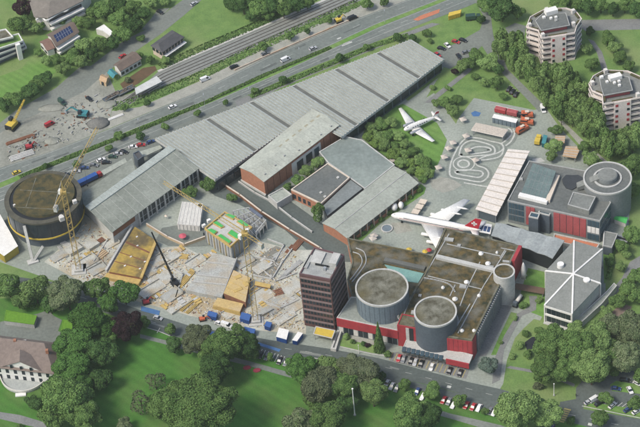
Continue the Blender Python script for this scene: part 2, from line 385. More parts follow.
# road along the lake side
ROADU = [(-30, 270), (60, 283), (100, 296), (140, 310), (190, 326), (270, 340), (331, 349), (378, 358), (468, 382), (500, 389), (547, 403), (583, 409), (640, 419), (690, 428)]
ROADL = [(-30, 283), (60, 297), (100, 311), (144, 327), (170, 336), (255, 351), (310, 358), (378, 373), (437, 387), (497, 404), (545, 416), (600, 430), (640, 440), (690, 450)]
sheet('park_lawn', [(-60, 300), (60, 297), (144, 327), (255, 351), (310, 358), (378, 373), (437, 387), (497, 404), (600, 430), (690, 450), (690, 560), (-60, 560)], Z, m_parkshade)
sheet('road', ROADU+ROADL[::-1], Z*2, m_asphd)
sheet('parking_bays', [(252, 350), (258, 346), (296, 358), (291, 366)], Z*3, m_asphd)
sheet('parking_bays', [(378, 378), (384, 374), (500, 404), (496, 413)], Z*3, m_asphd)
sheet('parking_bays', [(386, 354), (398, 352), (470, 368), (466, 379), (390, 361)], Z*3, m_path)
sheet('car_park', [(574, 388), (585, 378), (600, 374), (614, 370), (660, 372), (660, 402), (640, 408), (584, 404), (583, 410), (560, 408), (560, 398)], Z*1.5, m_asphd)
sheet('grass_island', [(610, 385), (616, 381), (660, 388), (660, 396), (612, 391)], Z*3, m_lawn)
sheet('grass_island', [(584, 405), (590, 402), (640, 410), (660, 413), (660, 420), (640, 416)], Z*4, m_lawn)
sheet('footpath', smoothline([(140, 338), (160, 343), (200, 354), (245, 365), (288, 377), (340, 390)], 3)+smoothline([(340, 386), (288, 372), (245, 360), (200, 349), (160, 339), (140, 334)], 3), Z*2, m_asph)
sheet('footpath', [(430, 407), (450, 413.5), (470, 418), (500, 425), (520, 432), (505, 435), (450, 418.5), (430, 413)], Z*2, m_asph)
sheet('footpath', [(-30, 410), (0, 412), (20, 415), (40, 421), (60, 428), (56, 436), (34, 427), (0, 419), (-30, 416)], Z*2, m_path)
sheet('courtyard', [(0, 322), (37, 314), (48, 310), (54, 316), (62, 320), (58, 331), (72, 338), (60, 346), (0, 336)], Z*2, m_asph)
# lawns and gardens inside the museum grounds
sheet('lawn', [(362, 138), (366, 125), (385, 110), (403, 104), (437, 123), (447, 140), (440, 160), (431, 178), (424, 182), (417, 178), (394, 163), (372, 147)], Z*2, m_lawn)
sheet('lawn', [(420, 79), (436, 69), (446, 72), (430, 84), (418, 94), (408, 101), (404, 98)], Z*2, m_grass)
sheet('lawn', [(348, 240), (421, 184), (426, 188), (424, 194), (380, 224), (356, 246)], Z*2, m_lawn)
sheet('lawn', [(511, 312), (519, 314), (505, 337), (496, 355), (491, 355), (499, 337)], Z*2, m_lawn)
sheet('lawn', [(523, 329), (534, 319), (545, 322), (572, 330), (610, 305), (660, 290), (660, 366), (612, 372), (600, 374), (583, 380), (576, 388), (576, 399), (560, 402), (547, 401), (512, 391), (503, 385), (507, 360), (515, 338)], Z*2, m_grass)
sheet('lawn', [(521, 292), (528, 268), (545, 272), (545, 318), (530, 312), (519, 308)], Z*2, m_lawn)
sheet('footpath', [(529, 296), (537, 296), (536, 310), (522, 316), (512, 334), (504, 350), (500, 380), (492, 384), (494, 360), (504, 336), (517, 314), (530, 306)], Z*3, m_path)
sheet('footpath', [(506, 368), (510, 366), (545, 372), (575, 384), (574, 387), (545, 375)], Z*3, m_path)
sheet('lawn', [(603, 246), (616, 246), (612, 276), (604, 284)], Z*2, m_lawn)
sheet('footpath', [(630, 262), (646, 252), (646, 264), (618, 292), (606, 306), (596, 314), (588, 314), (606, 296), (622, 278)], Z*2, m_path)
sheet('lawn', [(340, 341), (346, 334), (374, 341), (386, 349), (384, 354), (372, 353), (340, 346)], Z*2, m_lawn)
sheet('planting_bed', [(350, 335), (372, 340), (378, 346), (352, 341)], Z*3, m_gravel)
sheet('pond', [(524, 343), (532, 337), (541, 337), (545, 341), (538, 348), (527, 350)], Z*3, m_black)
sheet('soil_bed', [(612, 312), (622, 303), (632, 307), (628, 314), (616, 318)], Z*3, mat('pinkish soil', (.22, .17, .14), None, .4, 1.))
sheet('brown_verge', [(120, 84), (143, 68), (155, 66), (157, 70), (138, 84), (124, 90)], Z, m_brownflat)
sheet('lawn', [(-20, 100), (-20, 84), (22, 68), (36, 52), (52, 52), (56, 72), (40, 84), (16, 96)], Z, m_lawn)
sheet('orange_strip', [(413, 20), (420, 16), (440, 9), (439, 13), (418, 21)], Z*3.5, m_orange)
sheet('play_surface', [(471, 113), (475, 111), (481, 113), (479, 116.5), (473, 116.5)], Z*2, m_bluefoil)
sheet('pale_slab', [(430, 181), (441, 177), (452, 179), (462, 185), (454, 190), (443, 193), (432, 188)], Z*2, m_gravel)
sheet('pale_slab', [(391, 223), (408, 222), (412, 231), (396, 234)], Z*2, m_gravel)
sheet('pale_slab', [(532, 159), (541, 158), (545, 161.5), (534, 163)], Z*2, m_concl)
sheet('blue_lane', [(141, 306), (160, 311), (159, 315.5), (141, 311)], Z*4, m_bluefoil)
sheet('blue_lane', [(254, 344), (257, 342), (281, 349.5), (279, 352)], Z*4, m_bluefoil)
sheet('terrace', [(500, 305), (512, 306), (500, 330), (486, 356), (478, 356), (482, 346)], Z*4, m_path)
# painted lines
b = MB()
def lerp_line(A, B_, k):
    n = 24
    def ev(L_, t):
        x = L_[0][0]+(L_[-1][0]-L_[0][0])*t
        for (x0, y0), (x1, y1) in zip(L_[:-1], L_[1:]):
            if x0 <= x <= x1: return Vector((x, y0+(y1-y0)*(x-x0)/(x1-x0)))
        return Vector(L_[-1])
    return [tuple(ev(A, i/n).lerp(ev(B_, i/n), k)) for i in range(n+1)]
def dashes(pix, on, off, wd, z, mi=0):
    w_ = PP(pix); pts = polyline_at(w_, 1.0); i = 0
    while i+on < len(pts): ribbon(b, pts[i:i+on+1], wd, z, mi); i += on+off
for A, B_, ks in ((R1U, MU, (.08, .95)), (ML, R2L, (.06, .6))):
    for k in ks: ribbon(b, PP(lerp_line(A, B_, k)), .14, Z*3)
dashes(lerp_line(R1U, MU, .5), 4, 9, .14, Z*3); dashes(lerp_line(ML, R2L, .33), 4, 9, .14, Z*3)
dashes(lerp_line(ROADU, ROADL, .5), 3, 6, .14, Z*3)
for x0, y0, x1, y1 in ((337, 39.3, 341, 37.7), (342, 46, 352, 42), (343, 44.7, 350, 41.6)): ribbon(b, PP([(x0, y0), (x1, y1)]), .9, Z*3)
for k in range(11):
    x = 257+k*3.2; y = 351+k*1.05; ribbon(b, PP([(x-1.6, y+4.6), (x+2.2, y-2.8)]), .32, Z*5)
for k in range(17):
    x = 391+k*4.55; y = 354+k*1.1; ribbon(b, PP([(x-1.5, y+6), (x+1.8, y-1.5)]), .28, Z*5, 1)
for k in range(8):
    x = 606+k*4.3; y = 403.5+k*.75; ribbon(b, PP([(x-4, y+2.8), (x+3.5, y-3)]), .3, Z*4)
for x, y in ((449, 386.5), (590, 424), (365, 361)): ribbon(b, PP([(x-2, y), (x+2, y+.8)]), 1.4, Z*4)
for k in range(7):
    x = 567.6-k*1.1; y = 409.5+k*2; ribbon(b, PP([(x-3.4, y-.8), (x+3.2, y+.8)]), .8, Z*4, 1)
struct('road_marking', b, [m_paint, m_ypaint])
b = MB(); rnd = random.Random(5)
for U, L_ in ((R1U, MU), (ML, R2L), (ROADU, ROADL)):
    for i in range(16):
        k = rnd.choice((.25, .4, .6, .75)); ln = lerp_line(U, L_, k); a = rnd.randint(3, 19); f = rnd.uniform(.3, .9)
        A_, B2 = Vector(ln[a]), Vector(ln[a+1]); B2 = A_+(B2-A_)*f; ribbon(b, PP([tuple(A_), tuple(B2)]), rnd.uniform(.4, 1.6), Z*2+.022+.0004*i, rnd.randrange(2))
struct('asphalt_patch', b, [mat('fresh asphalt patch', (.105, .118, .108), (.09, .10, .093), .4, .9), mat('pale asphalt patch', (.19, .205, .185), (.165, .178, .162), .4, .9)])
# rails
b = MB()
RA = [(118, 104), (157.5, 75), (180, 65), (270, 26), (330, 0), (352, -9)]; RB = [(126, 107), (162, 86), (202, 69), (288, 32), (364, -2), (384, -10)]
for k in (.1, .34, .58, .82):
    L_ = polyline_at(PP(lerp_line(RA, RB, k)), 6)
    for s_ in (-.72, .72):
        pts = []
        for i, q in enumerate(L_):
            d = (L_[min(i+1, len(L_)-1)]-L_[max(i-1, 0)]).normalized(); pts.append(q+Vector((-d.y, d.x, 0))*s_)
        ribbon(b, pts, .3, Z*3)
    ribbon(b, L_, .8, Z*2, 1)
ribbon(b, PP([(158, 71.5), (180, 61.5), (270, 23), (326, -.5), (350, -11)]), 1.5, Z*3, 2)
struct('railway_tracks', b, [m_rail, mat('oily sleepers', (.10, .095, .085), None, .8, 1.), m_kerb])
# traffic garden: painted lanes
b = MB()
tl = [[(449.5, 173), (450.5, 165), (454, 155), (461, 143), (468, 138.3), (479, 138.5), (491, 141.5), (501, 144), (503.5, 149), (500, 156.5), (489, 159.5), (481, 160.2)],
      [(501, 144), (506, 140.5), (511.5, 134.5), (511, 130.5), (508, 128.5)], [(505.5, 146), (511, 141.5), (514.5, 134), (513, 129)],
      [(459, 155.5), (462, 146), (470, 141), (480, 142), (492, 146), (495, 151), (492, 154.5), (477, 156), (464, 157), (459, 155.5)],
      [(470, 149.5), (477, 147), (487, 147.5), (491, 150), (488, 152), (474, 154), (470, 154)],
      [(449.5, 173), (452, 177), (464, 179.5), (480, 182), (487, 178), (488.5, 173), (485, 168.5), (478, 166), (475, 163)],
      [(455, 171), (457, 174), (470, 176.5), (479, 177.5), (483, 174.5), (481, 171.5), (474, 170.5), (463, 170), (455, 171)],
      [(464, 183), (484, 186.5), (492, 188)], [(503.5, 149), (498, 153), (484, 157), (478, 160)]]
for i_, L_ in enumerate(tl): ribbon(b, PP(smoothline(L_, 6)), .8, Z*5+.0015*i_)
for i_, L_ in enumerate(tl[:7]): ribbon(b, PP(smoothline(L_, 6)), 3.2, Z*3.5+.0015*i_, 1)
def oval(cx, cy, rx, ry, n=28): return [(cx+rx*cos(2*pi*i/n), cy+ry*sin(2*pi*i/n)) for i in range(n)]
ribbon(b, PP(oval(463.5, 164, 5.6, 3.7)), .95, Z*5, closed=True); ribbon(b, PP(oval(463.8, 164, 10.6, 7)), .6, Z*5.4, closed=True); ribbon(b, PP(oval(463.6, 164, 8.2, 5.4)), 3.6, Z*3, 1, closed=True)
struct('painted_lanes', b, [m_paint, mat('lane asphalt', (.205, .228, .20), (.17, .19, .168), .2, .9)])
# kerbs
b = MB()
for L_ in ([(144, 327), (158, 331), (170, 336)], [(160, 328), (157, 333)], [(310, 357.5), (345, 363), (378, 372.5)], [(340, 346.5), (372, 354), (386, 356)],
           [(-5, 203), (40, 184), (150, 137)], [(582, 406), (640, 418)]):
    w_ = PP(L_)
    for a, c in zip(w_[:-1], w_[1:]):
        d = (c-a).normalized(); n_ = Vector((-d.y, d.x, 0))*.14
        b.hexa([(a-n_), (c-n_), (c+n_), (a+n_)], [q+Vector((0, 0, .13)) for q in (a-n_, c-n_, c+n_, a+n_)])
struct('kerb', b, m_kerb)

# ------------------------------------------------------------------ large buildings
def V2(q, z): return Vector((q.x, q.y, z))
def mid(a, b_, t=.5): return a+(b_-a)*t

# --- round theatre on the left, dark glass drum under a mossy roof
c0 = P(43, 197, 16.5); R = 17.6
t = thing('round_theatre', 'big dark round theatre with mossy brown roof and thin yellow ring', 'theatre', (c0.x, c0.y, 0))
b = MB(); b.cyl(c0, R-2.2, 0, 7, 64); part(t, 'base', b, m_blued)
b = MB(); b.cyl(c0, R-.35, 6, 15.6, 72); part(t, 'glass_drum', b, m_glass)
for i in range(36):
    a = 2*pi*i/36; b = MB(); q = c0+Vector((cos(a), sin(a), 0))*(R-.3)
    if i % 2 == 0 and sin(a) < .5:
        b.box((q.x, q.y, 6), .14, .14, 9.6, a); part(t, 'mullion', b, mat('dark mullion', (.035, .042, .05), None, .4, .5))
b = MB(); ring = lambda r, n=72: [Vector((c0.x+r*cos(2*pi*i/n), c0.y+r*sin(2*pi*i/n), 0)) for i in range(n)]
b.ring(ring(R), ring(R-.7), 6.2, 6.9); part(t, 'yellow_ring', b, m_yellow)
b = MB(); b.ring(ring(R+.1), ring(R-2.2), 15.6, 16.5); part(t, 'roof_rim', b, mat('dark mossy rim', (.10, .095, .07), (.055, .055, .045), .3, 1.))
b = MB(); b.cyl(c0, R-2.2, 15.4, 16.1, 64); part(t, 'roof_gutter', b, m_black)
b = MB(); b.cyl(c0+Vector((.5, .9, 0)), R-3.3, 16.0, 17.3, 64, r1=R-3.6); part(t, 'roof', b, mat('dark mossy lid', (.10, .078, .03), (.030, .036, .022), .3, 1., 11, (.36, .64)))
b = MB()
for (x0, y0, x1, y1) in ((13, 207, 66, 210), (36, 178, 26, 207), (20, 190, 70, 193)):
    A, B_ = P(x0, y0, 17.3), P(x1, y1, 17.3); d = (B_-A); b.box((mid(A, B_).x, mid(A, B_).y, 17.28), d.length, .3, .12, atan2(d.y, d.x))
part(t, 'roof_seam', b, m_mossg)
for (x, y, s_) in ((14.5, 206, 1.0), (62, 220, 2.2), (75, 203, 1.8), (61, 217, 1.2)):
    q = P(x, y, 16.5); b = MB(); b.box((q.x, q.y, 16.4), s_, s_*.8, s_, .4); part(t, 'roof_vent', b, m_whitew)
b = MB(); A, B_, G0 = P(24, 225, 15), P(33, 262, 0), P(43, 246, 6)
b.tube((A.x, A.y, 14.5), (B_.x, B_.y, .2), .9, .9, 4); b.tube((G0.x, G0.y, 6), (B_.x, B_.y, .2), .7, .7, 4); b.box((B_.x, B_.y, 0), 5, 3, .7, .3)
part(t, 'stair_strut', b, m_concl)

# --- long hall with the light strip on its ridge
t = thing('exhibition_hall', 'long grey gabled hall with a milky strip along its ridge', 'hall', P(140, 190, 0)[:])
e0, e1 = P(112, 232.5, 8), P(199, 168.5, 8); r0, r1 = P(90.5, 211, 10.6), P(176, 149.5, 10.6)
s0, s1 = P(85.5, 207, 10.8), P(168, 147, 10.8); n0, n1 = P(78, 196.5, 8.3), P(132, 158, 8.3)
sm = r0+(r1-r0)*.62; tm = s0+(s1-s0)*.60
b = MB(); b.slab([e0, e1, r1, r0], .3); part(t, 'roof', b, m_eternit)
b = MB(); b.slab([n0, s0, tm, n1], .3); part(t, 'roof', b, m_eternit)
b = MB(); b.hexa([V2(q, 10.2) for q in (r0, r1, s1, s0)], [q+Vector((0, 0, .5)) for q in (r0, r1, s1, s0)]); part(t, 'skylight', b, m_skyl)
b = MB()
for i in range(1, 30):
    A, B_ = mid(r0, r1, i/30), mid(s0, s1, i/30); b.tube((A.x, A.y, A.z+.53), (B_.x, B_.y, B_.z+.53), .07, .07, 4)
part(t, 'skylight_bar', b, m_conc)
foot = inset([e0, e1, r1, s1, tm, n1, n0], .6); b = MB(); b.prism(foot, 0, 7.7); part(t, 'wall', b, m_concl)
cc = cen(foot)
f0, f1 = V2(e0, 0), V2(e1, 0)
for i in range(14):
    a = .30+.68*(i+.12)/14; b_ = .30+.68*(i+.88)/14
    b = MB(); wallbox(b, f0, f1, cc, a, b_, 3.9, 7.2, -.9, -.45); w_ = part(t, 'window', b, m_glass)
    b = MB(); wallbox(b, f0, f1, cc, a, b_, 1.0, 3.4, -.9, -.45); part(t, 'window', b, m_glass)
for i in range(8):
    a = .30+.68*i/7; b = MB(); wallbox(b, f0, f1, cc, a-.006, a+.006, 0, 7.6, -.6, .25); part(t, 'pier', b, m_concl)
b = MB(); wallbox(b, f0, f1, cc, .02, .26, 4.5, 7.2, -.9, -.42); part(t, 'window_band', b, m_rust)
for i in range(12):
    b = MB(); A, B_ = mid(e0, e1, (i+.5)/12), mid(r0, r1, (i+.5)/12); b.tube((A.x, A.y, A.z+.04), (B_.x, B_.y, B_.z+.04), .06, .06, 4); part(t, 'roof_seam', b, m_concl)
root, p_, c_ = flat_building('plant_room', 'small dark box building at the north eave of the long hall', 'plant room', [(133, 154), (139, 151), (143.5, 157), (138, 161)], 7, m_blued, m_slate)
for pts, lab in (([(101, 171), (125, 158), (127, 162), (104, 175)], 'narrow pale canopy beside the north eave, nearer the round theatre'), ([(140, 151.5), (160, 145), (162.5, 148), (143, 157)], 'narrow pale canopy behind the long hall, nearer the shed roofs')):
    q = PP(pts, 4); c_ = cen(q); t = thing('canopy', lab, 'canopy', (c_.x, c_.y, 0), 'canopies behind the long hall')
    b = MB(); b.prism(q, 3.7, 4); part(t, 'roof', b, m_rooflight)
    for v in inset(q, .5): b = MB(); b.tube((v.x, v.y, 0), (v.x, v.y, 3.8), .12); part(t, 'post', b, m_steel)

# --- the great railway hall with its rows of small sheds
H = 7.6
A, B_, Cc = P(155, 139, H), P(411, 39.7, H), P(444, 60, H)
D_, D2_, E_, F_ = P(342, 137, H), P(336, 126.5, H), P(313.5, 111.5, H), P(215, 180, H)
t = thing('railway_hall', 'huge light grey hall roofed in many narrow ridges', 'hall', P(300, 115, 0)[:])
hp = [A, B_, Cc, D_, D2_, E_, F_]
b = MB(); b.prism(inset(hp, 1.2), 0, H-.9); part(t, 'wall', b, m_blued)
e1 = (B_-A); L1 = e1.length; e1.normalize(); e2 = (F_-A); e2.z = 0; e2.normalize()
def southlim(q):     # distance along e2 from the north edge to the south edge
    best = 0
    for X, Y in ((F_, E_), (E_, D2_), (D2_, D_), (D_, Cc)):
        ex = Y-X; den = e2.x*ex.y-e2.y*ex.x
        if abs(den) < 1e-6: continue
        s_ = ((X.x-q.x)*ex.y-(X.y-q.y)*ex.x)/den; u = ((X.x-q.x)*e2.y-(X.y-q.y)*e2.x)/den
        if -.01 <= u <= 1.01 and s_ > 0: best = max(best, s_)
    return best
rib = L1/78.0; bb = MB(); gg = MB(); k = 0
edges = [A+e1*(rib*i) for i in range(79)]
for i in range(78):
    q0, q1 = edges[i], edges[i+1]; m0 = q0+e1*(rib*.26)
    l0, l1, lm = southlim(q0), southlim(q1-e1*.02), southlim(m0)
    if i >= 69:
        l0 = (Cc-B_).length if l0 <= 0 else l0
        l1 = (Cc-B_).length if l1 <= 0 else l1; lm = max(l0, l1) if lm <= 0 else lm
    if i % 13 == 2 and i > 3: # wide flat gutter between the bays
        gg.slab([q0, q0+e2*l0, q1+e2*l1, q1], .4); continue
    zz = Vector((0, 0, .75)); lo_ = Vector((0, 0, -.05))
    v = [q0+lo_, m0+zz, q1+lo_, q0+e2*l0+lo_, m0+e2*lm+zz, q1+e2*l1+lo_]
    bb.solid(v, [(0, 3, 4, 1)], 1); bb.solid(v, [(1, 4, 5, 2)], 0); bb.solid(v, [(0, 1, 2), (3, 5, 4)], 0)
part(t, 'roof', bb, [m_roofhall, mat('shed roof glazing', (.25, .265, .24), (.20, .212, .192), .3, .7)])
part(t, 'gutter', gg, m_gutter)
b = MB(); b.ring(hp if area2(hp) > 0 else hp[::-1], inset(hp, .5), H-1.1, H+.15); part(t, 'eaves_fascia', b, m_concl)
for X, Y in ((F_, E_), (D_, Cc)):
    for i in range(12):
        b = MB(); wallbox(b, X, Y, cen(hp), (i+.08)/12, (i+.92)/12, 1.0, H-2, -1.3, -1.1); part(t, 'window', b, m_glass)

# --- brick hall
t, p_, c_, rr = gable_house('brick_hall', 'brick walled hall with pale low gabled roof and square skylights', 'hall', [(264, 182), (339.5, 125), (312, 109), (239, 167)], 9.0, 10.3, m_brick, mat('brick hall roofing', (.42, .44, .375), (.31, .33, .285), .15, .9, 10, c3=(.36, .37, .31), scale3=.06), .4)
for (x, y) in ((281.8, 146.3), (288.2, 141), (294.8, 136), (301, 131), (307, 126.2), (313, 121.5), (319, 116.8)):
    q = P(x, y, 9.9); d = p_[1]-p_[0]; b = MB(); b.box((q.x, q.y, 9.3), 2.1, 2.1, .75, atan2(d.y, d.x)); part(t, 'skylight', b, mat('tan skylight', (.33, .31, .22), None, .5, .6))
for i in range(12):
    b = MB(); wallbox(b, p_[0], p_[1], c_, (i+.45)/12, (i+.5)/12, 0, 7.9, -.5, -.25); part(t, 'pilaster', b, mat('dark brick', (.20, .10, .07), None, .9, .9))
for s_, e_, m_, n_ in ((.36, .74, m_whitew, 'rendered_bay'), (.42, .5, m_glass, 'window'), (.54, .62, m_glass, 'window'), (.65, .71, m_bglass, 'window')):
    b = MB(); wallbox(b, p_[0], p_[1], c_, s_, e_, 0 if n_ != 'window' else 1, 7.2 if n_ != 'window' else 6, -.5, .05 if n_ != 'window' else .2); part(t, n_, b, m_)
b = MB(); wallbox(b, p_[0], p_[3], c_, 0, 1, 0, 1.1, -.5, .1); part(t, 'plinth', b, m_concl)
root, pp, cc = flat_building('porch_building', 'low pale flat annex at the foot of the brick hall', 'annex', [(268, 196), (283, 188), (292, 195), (277, 204)], 3.5, m_concl, m_rooflight)

rnd = random.Random(44)
for k in range(7):
    f, g_ = (k+.5)/7, rnd.uniform(.2, .6); v = mid(mid(p_[0], p_[1], f), mid(rr[0], rr[1], f), g_); b = MB(); b.box((v.x, v.y, v.z-.1), .7, .7, .7, .6); part(t, 'roof_vent', b, m_conc)
for k in range(1, 16):
    A_, B2 = mid(p_[0], p_[1], k/16), mid(rr[0], rr[1], k/16); b = MB(); b.tube(A_+Vector((0, 0, .03)), B2+Vector((0, 0, .03)), .05, .05, 4); part(t, 'roof_seam', b, m_conc)
# --- low flat and gabled halls in the middle
root, pp, cc = flat_building('linking_hall', 'wide low hall with plain blue grey flat roof beside the shrubs', 'hall', [(319, 152), (345, 136.5), (362, 140), (395, 165), (365, 189), (347, 176), (328, 163)], 5, m_greyclad, mat('blue grey roofing', (.20, .235, .215), (.16, .19, .175), .1, .8, 8, c3=(.23, .265, .24), scale3=.04), m_concl, .25)
root, pp, cc = flat_building('dark_roofed_house', 'brick house with dark flat roof and pale coping beside the narrow trees', 'house', [(291, 190), (328, 163.5), (350, 178), (321, 204.5), (312, 200)], 5.5, m_brick, m_roofdark, m_beige, .5, .5)
windows(root, pp[0], pp[4], cc, 1, 3.6, 4, m_glass); 
for (x, y) in ((321, 193), (338, 178), (325, 197)):
    q = P(x, y, 5.5); b = MB(); b.box((q.x, q.y, 5.45), 1.1, 1.1, .6, .6); part(root, 'roof_vent', b, m_concl)
root, pp, cc = flat_building('court_roof', 'small lower flat roof with dark seams between dark roof and long gabled roof', 'annex', [(350.5, 179), (363.5, 188.5), (327, 217), (322, 206)], 4.6, m_greyclad, mat('cool grey roofing', (.19, .21, .205), (.16, .18, .175), .12, .85, 8), m_black, .2, .3)
t, p_, c_, rr = gable_house('grey_hall', 'long pale grey gabled hall with brick sides ending by the lawn strip', 'hall', [(347.5, 238.5), (419, 183), (394, 166), (322, 223)], 5, 6.3, m_brick, m_rooflight, .35)
for i in range(11):
    b = MB(); wallbox(b, p_[0], p_[1], c_, (i+.15)/11, (i+.85)/11, 2.2, 4.2, -.4, -.28); part(t, 'window', b, m_glass)
for i in range(10):
    b = MB(); wallbox(b, p_[0], p_[1], c_, (i+.96)/11, (i+1.04)/11, 0, 4.8, -.4, .0); part(t, 'pier', b, m_beige)
b = MB(); b.tube(rr[0]+Vector((0, 0, .05)), rr[1]+Vector((0, 0, .05)), .2, .2, 5); part(t, 'ridge_cap', b, m_concl)

for k in range(1, 20):
    for (a, c_2) in ((0, 1), (3, 2)):
        A_, B2 = mid(p_[a], p_[c_2], k/20), mid(rr[0], rr[1], k/20); b = MB(); b.tube(A_+Vector((0, 0, .03)), B2+Vector((0, 0, .03)), .05, .05, 4); part(t, 'roof_seam', b, m_conc)
# --- the high office tower
H = 31
pix = [(299.2, 274.4), (330.4, 280.3), (344.3, 255.3), (314.2, 247.7)]
tp = PP(pix, H); tc_ = cen(tp)
t = thing('office_tower', 'tall brown office tower with mauve bands and pale roof', 'tower', (tc_.x, tc_.y, 0))
b = MB(); b.prism(tp, 0, H-.6); part(t, 'wall', b, m_purple)
b = MB(); b.prism(inset(tp, .5), H-.6, H-.1); part(t, 'roof', b, mat('pale gravel roof', (.34, .35, .33), (.25, .26, .25), .3, .9, 8))
b = MB(); b.ring(ccw(tp), inset(tp, .5), H-.6, H+.5); part(t, 'parapet', b, mat('plum parapet', (.14, .08, .085), None, .4, .6))
for f in range(9):
    z0 = 1.5+f*3.15
    for (a, c) in ((0, 1), (1, 2), (3, 0), (2, 3)):
        b = MB(); wallbox(b, tp[a], tp[c], tc_, .02, .98, z0+2.1, z0+3.0, -.1, .22); part(t, 'spandrel_band', b, m_purplel if f % 2 == 0 else mat('mauve spandrel', (.16, .105, .10), None, .4, .7))
    for (a, c) in ((0, 1), (1, 2)):
        b = MB()
        for i in range(9): wallbox(b, tp[a], tp[c], tc_, .03+.94*(i+.12)/9, .03+.94*(i+.88)/9, z0+.3, z0+2.0, -.1, .08)
        part(t, 'window_band', b, m_glass)
q = P(330, 262, H); d = tp[1]-tp[0]; rz = atan2(d.y, d.x)
for (x, y, sx, sy, h_, m_) in ((318, 258, 5, 7, .5, m_concl), (335, 262, 3.2, 6.5, 2.2, m_concl), (325, 270, 1.2, 1.2, 1.4, m_steel), (308, 262, 2, 8, .4, m_conc), (330, 273, 3, 2, .7, m_conc), (322, 266, 6, .3, .8, m_black)):
    q = P(x, y, H); b = MB(); b.box((q.x, q.y, H-.2), sx, sy, h_+.3, rz); part(t, 'roof_plant', b, m_)
t = thing('entrance_canopy', 'yellow flat canopy at the foot of the office tower', 'canopy', P(324, 336, 0)[:])
q = PP([(315.6, 326.2), (335.5, 330.3), (332.4, 338.8), (313, 334.3)], 3.6)
b = MB(); b.prism(q, 3.3, 3.6, 0); part(t, 'roof', b, m_yellow)
b = MB(); b.ring(ccw(q), inset(q, .4), 3.3, 3.75); part(t, 'edge', b, m_concl)
for v in inset(q, .6): b = MB(); b.tube((v.x, v.y, 0), (v.x, v.y, 3.4), .15); part(t, 'post', b, m_steel)
root, pp, cc = flat_building('ramp_wall', 'narrow pale walled stair beside the yellow canopy', 'stair', [(338, 329.5), (342, 330.5), (336, 350), (330.5, 349)], 1.2, m_concl, m_roofdark, m_concl, .4, .8)

# --- main red museum building
hW = 9
root, pp, cc = flat_building('link_wing', 'low moss covered wing winding between office tower and aircraft yard', 'wing', [(347, 238), (436, 256), (444, 232), (449, 231), (424, 276), (408, 303), (396, 312), (384, 300), (352, 298), (347, 280), (352, 262)], 7, m_brick, m_moss, m_mossg, .35, .6)
for L_ in ([(356, 248), (364, 252), (366, 262), (360, 272), (352, 282)], [(353, 252), (360, 255), (362, 263), (355, 274), (350, 280)]):
    b = MB(); w_ = PP(smoothline(L_, 5), 7.1)
    for i in range(len(w_)-1): b.tube(w_[i], w_[i+1], .28, .28, 5)
    part(root, 'roof_edge', b, m_conc)
q = PP([(384.6, 264.5), (424.5, 273.5), (419, 283), (405, 281), (392, 274)], 7.3); b = MB(); b.prism(q, 7.0, 7.35); part(root, 'glass_roof', b, m_tglass)
A_, B2 = P(384.5, 261, 7), P(425, 270, 7); b = MB(); d = B2-A_; b.box((mid(A_, B2).x, mid(A_, B2).y, 7.0), d.length, 2.2, 1.3, atan2(d.y, d.x)); part(root, 'glass_roof_upstand', b, m_gutter)
root, pp, cc = flat_building('red_wing', 'low wing with red fascia, pale roof and glazed ground floor', 'wing', [(336.6, 318), (398, 331), (404, 312), (384, 300), (351, 297)], hW, m_greyclad, mat('pale green grey roof', (.27, .295, .265), (.215, .235, .21), .14, .9, 8, c3=(.3, .31, .28), scale3=.05), m_concl, .3, .5)
b = MB(); wallbox(b, pp[0], pp[1], cc, 0, 1, 4.4, hW+.1, -.2, .35); part(root, 'red_fascia', b, m_red)
for i in range(12):
    b = MB(); wallbox(b, pp[0], pp[1], cc, .02+.96*(i+.08)/12, .02+.96*(i+.92)/12, .5, 4.0, -.2, .1); part(root, 'window', b, m_glass if i % 3 else m_whitew)
# main block
hM = 12
mp = [(445, 228), (519, 246), (501, 283), (472, 341), (444, 337), (424, 331), (399, 318), (408, 301), (424, 275)]
root, pp, cc = flat_building('museum_block', 'large red museum block under a brown mossy flat roof', 'museum', mp, hM, m_greyclad, m_moss, m_mossg, .45, .8)
for i in range(6):
    b = MB(); wallbox(b, pp[3], pp[4], cc, (i+.03)/6, (i+.97)/6, .5, hM-.3, -.1, .22); part(root, 'red_panel', b, m_red)
b = MB(); wallbox(b, pp[2], pp[3], cc, .88, 1.0, .5, hM-.3, -.1, .26); part(root, 'red_panel', b, m_red)
for i in range(24):
    b = MB(); wallbox(b, pp[2], pp[3], cc, .02+.85*(i+.0)/24, .02+.85*(i+.22)/24, .8, hM-.2, -.1, .9); part(root, 'fin', b, m_steel)
for i in range(24):
    b = MB(); wallbox(b, pp[2], pp[3], cc, .02+.85*(i+.26)/24, .02+.85*(i+.97)/24, .8, hM-.6, -.1, .12); part(root, 'window', b, m_bglass)
b = MB(); wallbox(b, pp[1], pp[2], cc, 0, .42, .3, hM+.6, -.1, 1.4); part(root, 'red_panel', b, m_red)
def roofline(root, pts, z, wd, h_, m_, name='roof_seam'):
    w_ = PP(pts, z); b = MB()
    for A_, B2 in zip(w_[:-1], w_[1:]):
        d = B2-A_; b.box((mid(A_, B2).x, mid(A_, B2).y, z-.05), d.length+wd*.4, wd, h_+.05, atan2(d.y, d.x))
    return part(root, name, b, m_)
roofline(root, [(437.5, 258), (494.5, 271.5)], hM, 2.0, 1.3, m_concl, 'skylight_strip')
for L_ in ([(447, 244), (500, 256)], [(428, 276), (481, 289)], [(449, 234), (409, 302), (404, 314)], [(506, 251), (484, 285), (458, 333)], [(455, 285), (450, 296)], [(501, 248), (516, 251)], [(505, 250), (500, 258)], [(480, 262), (466, 290), (460, 306)], [(470, 304), (452, 334)]):
    roofline(root, L_, hM+.08, .45, .12, m_conc)
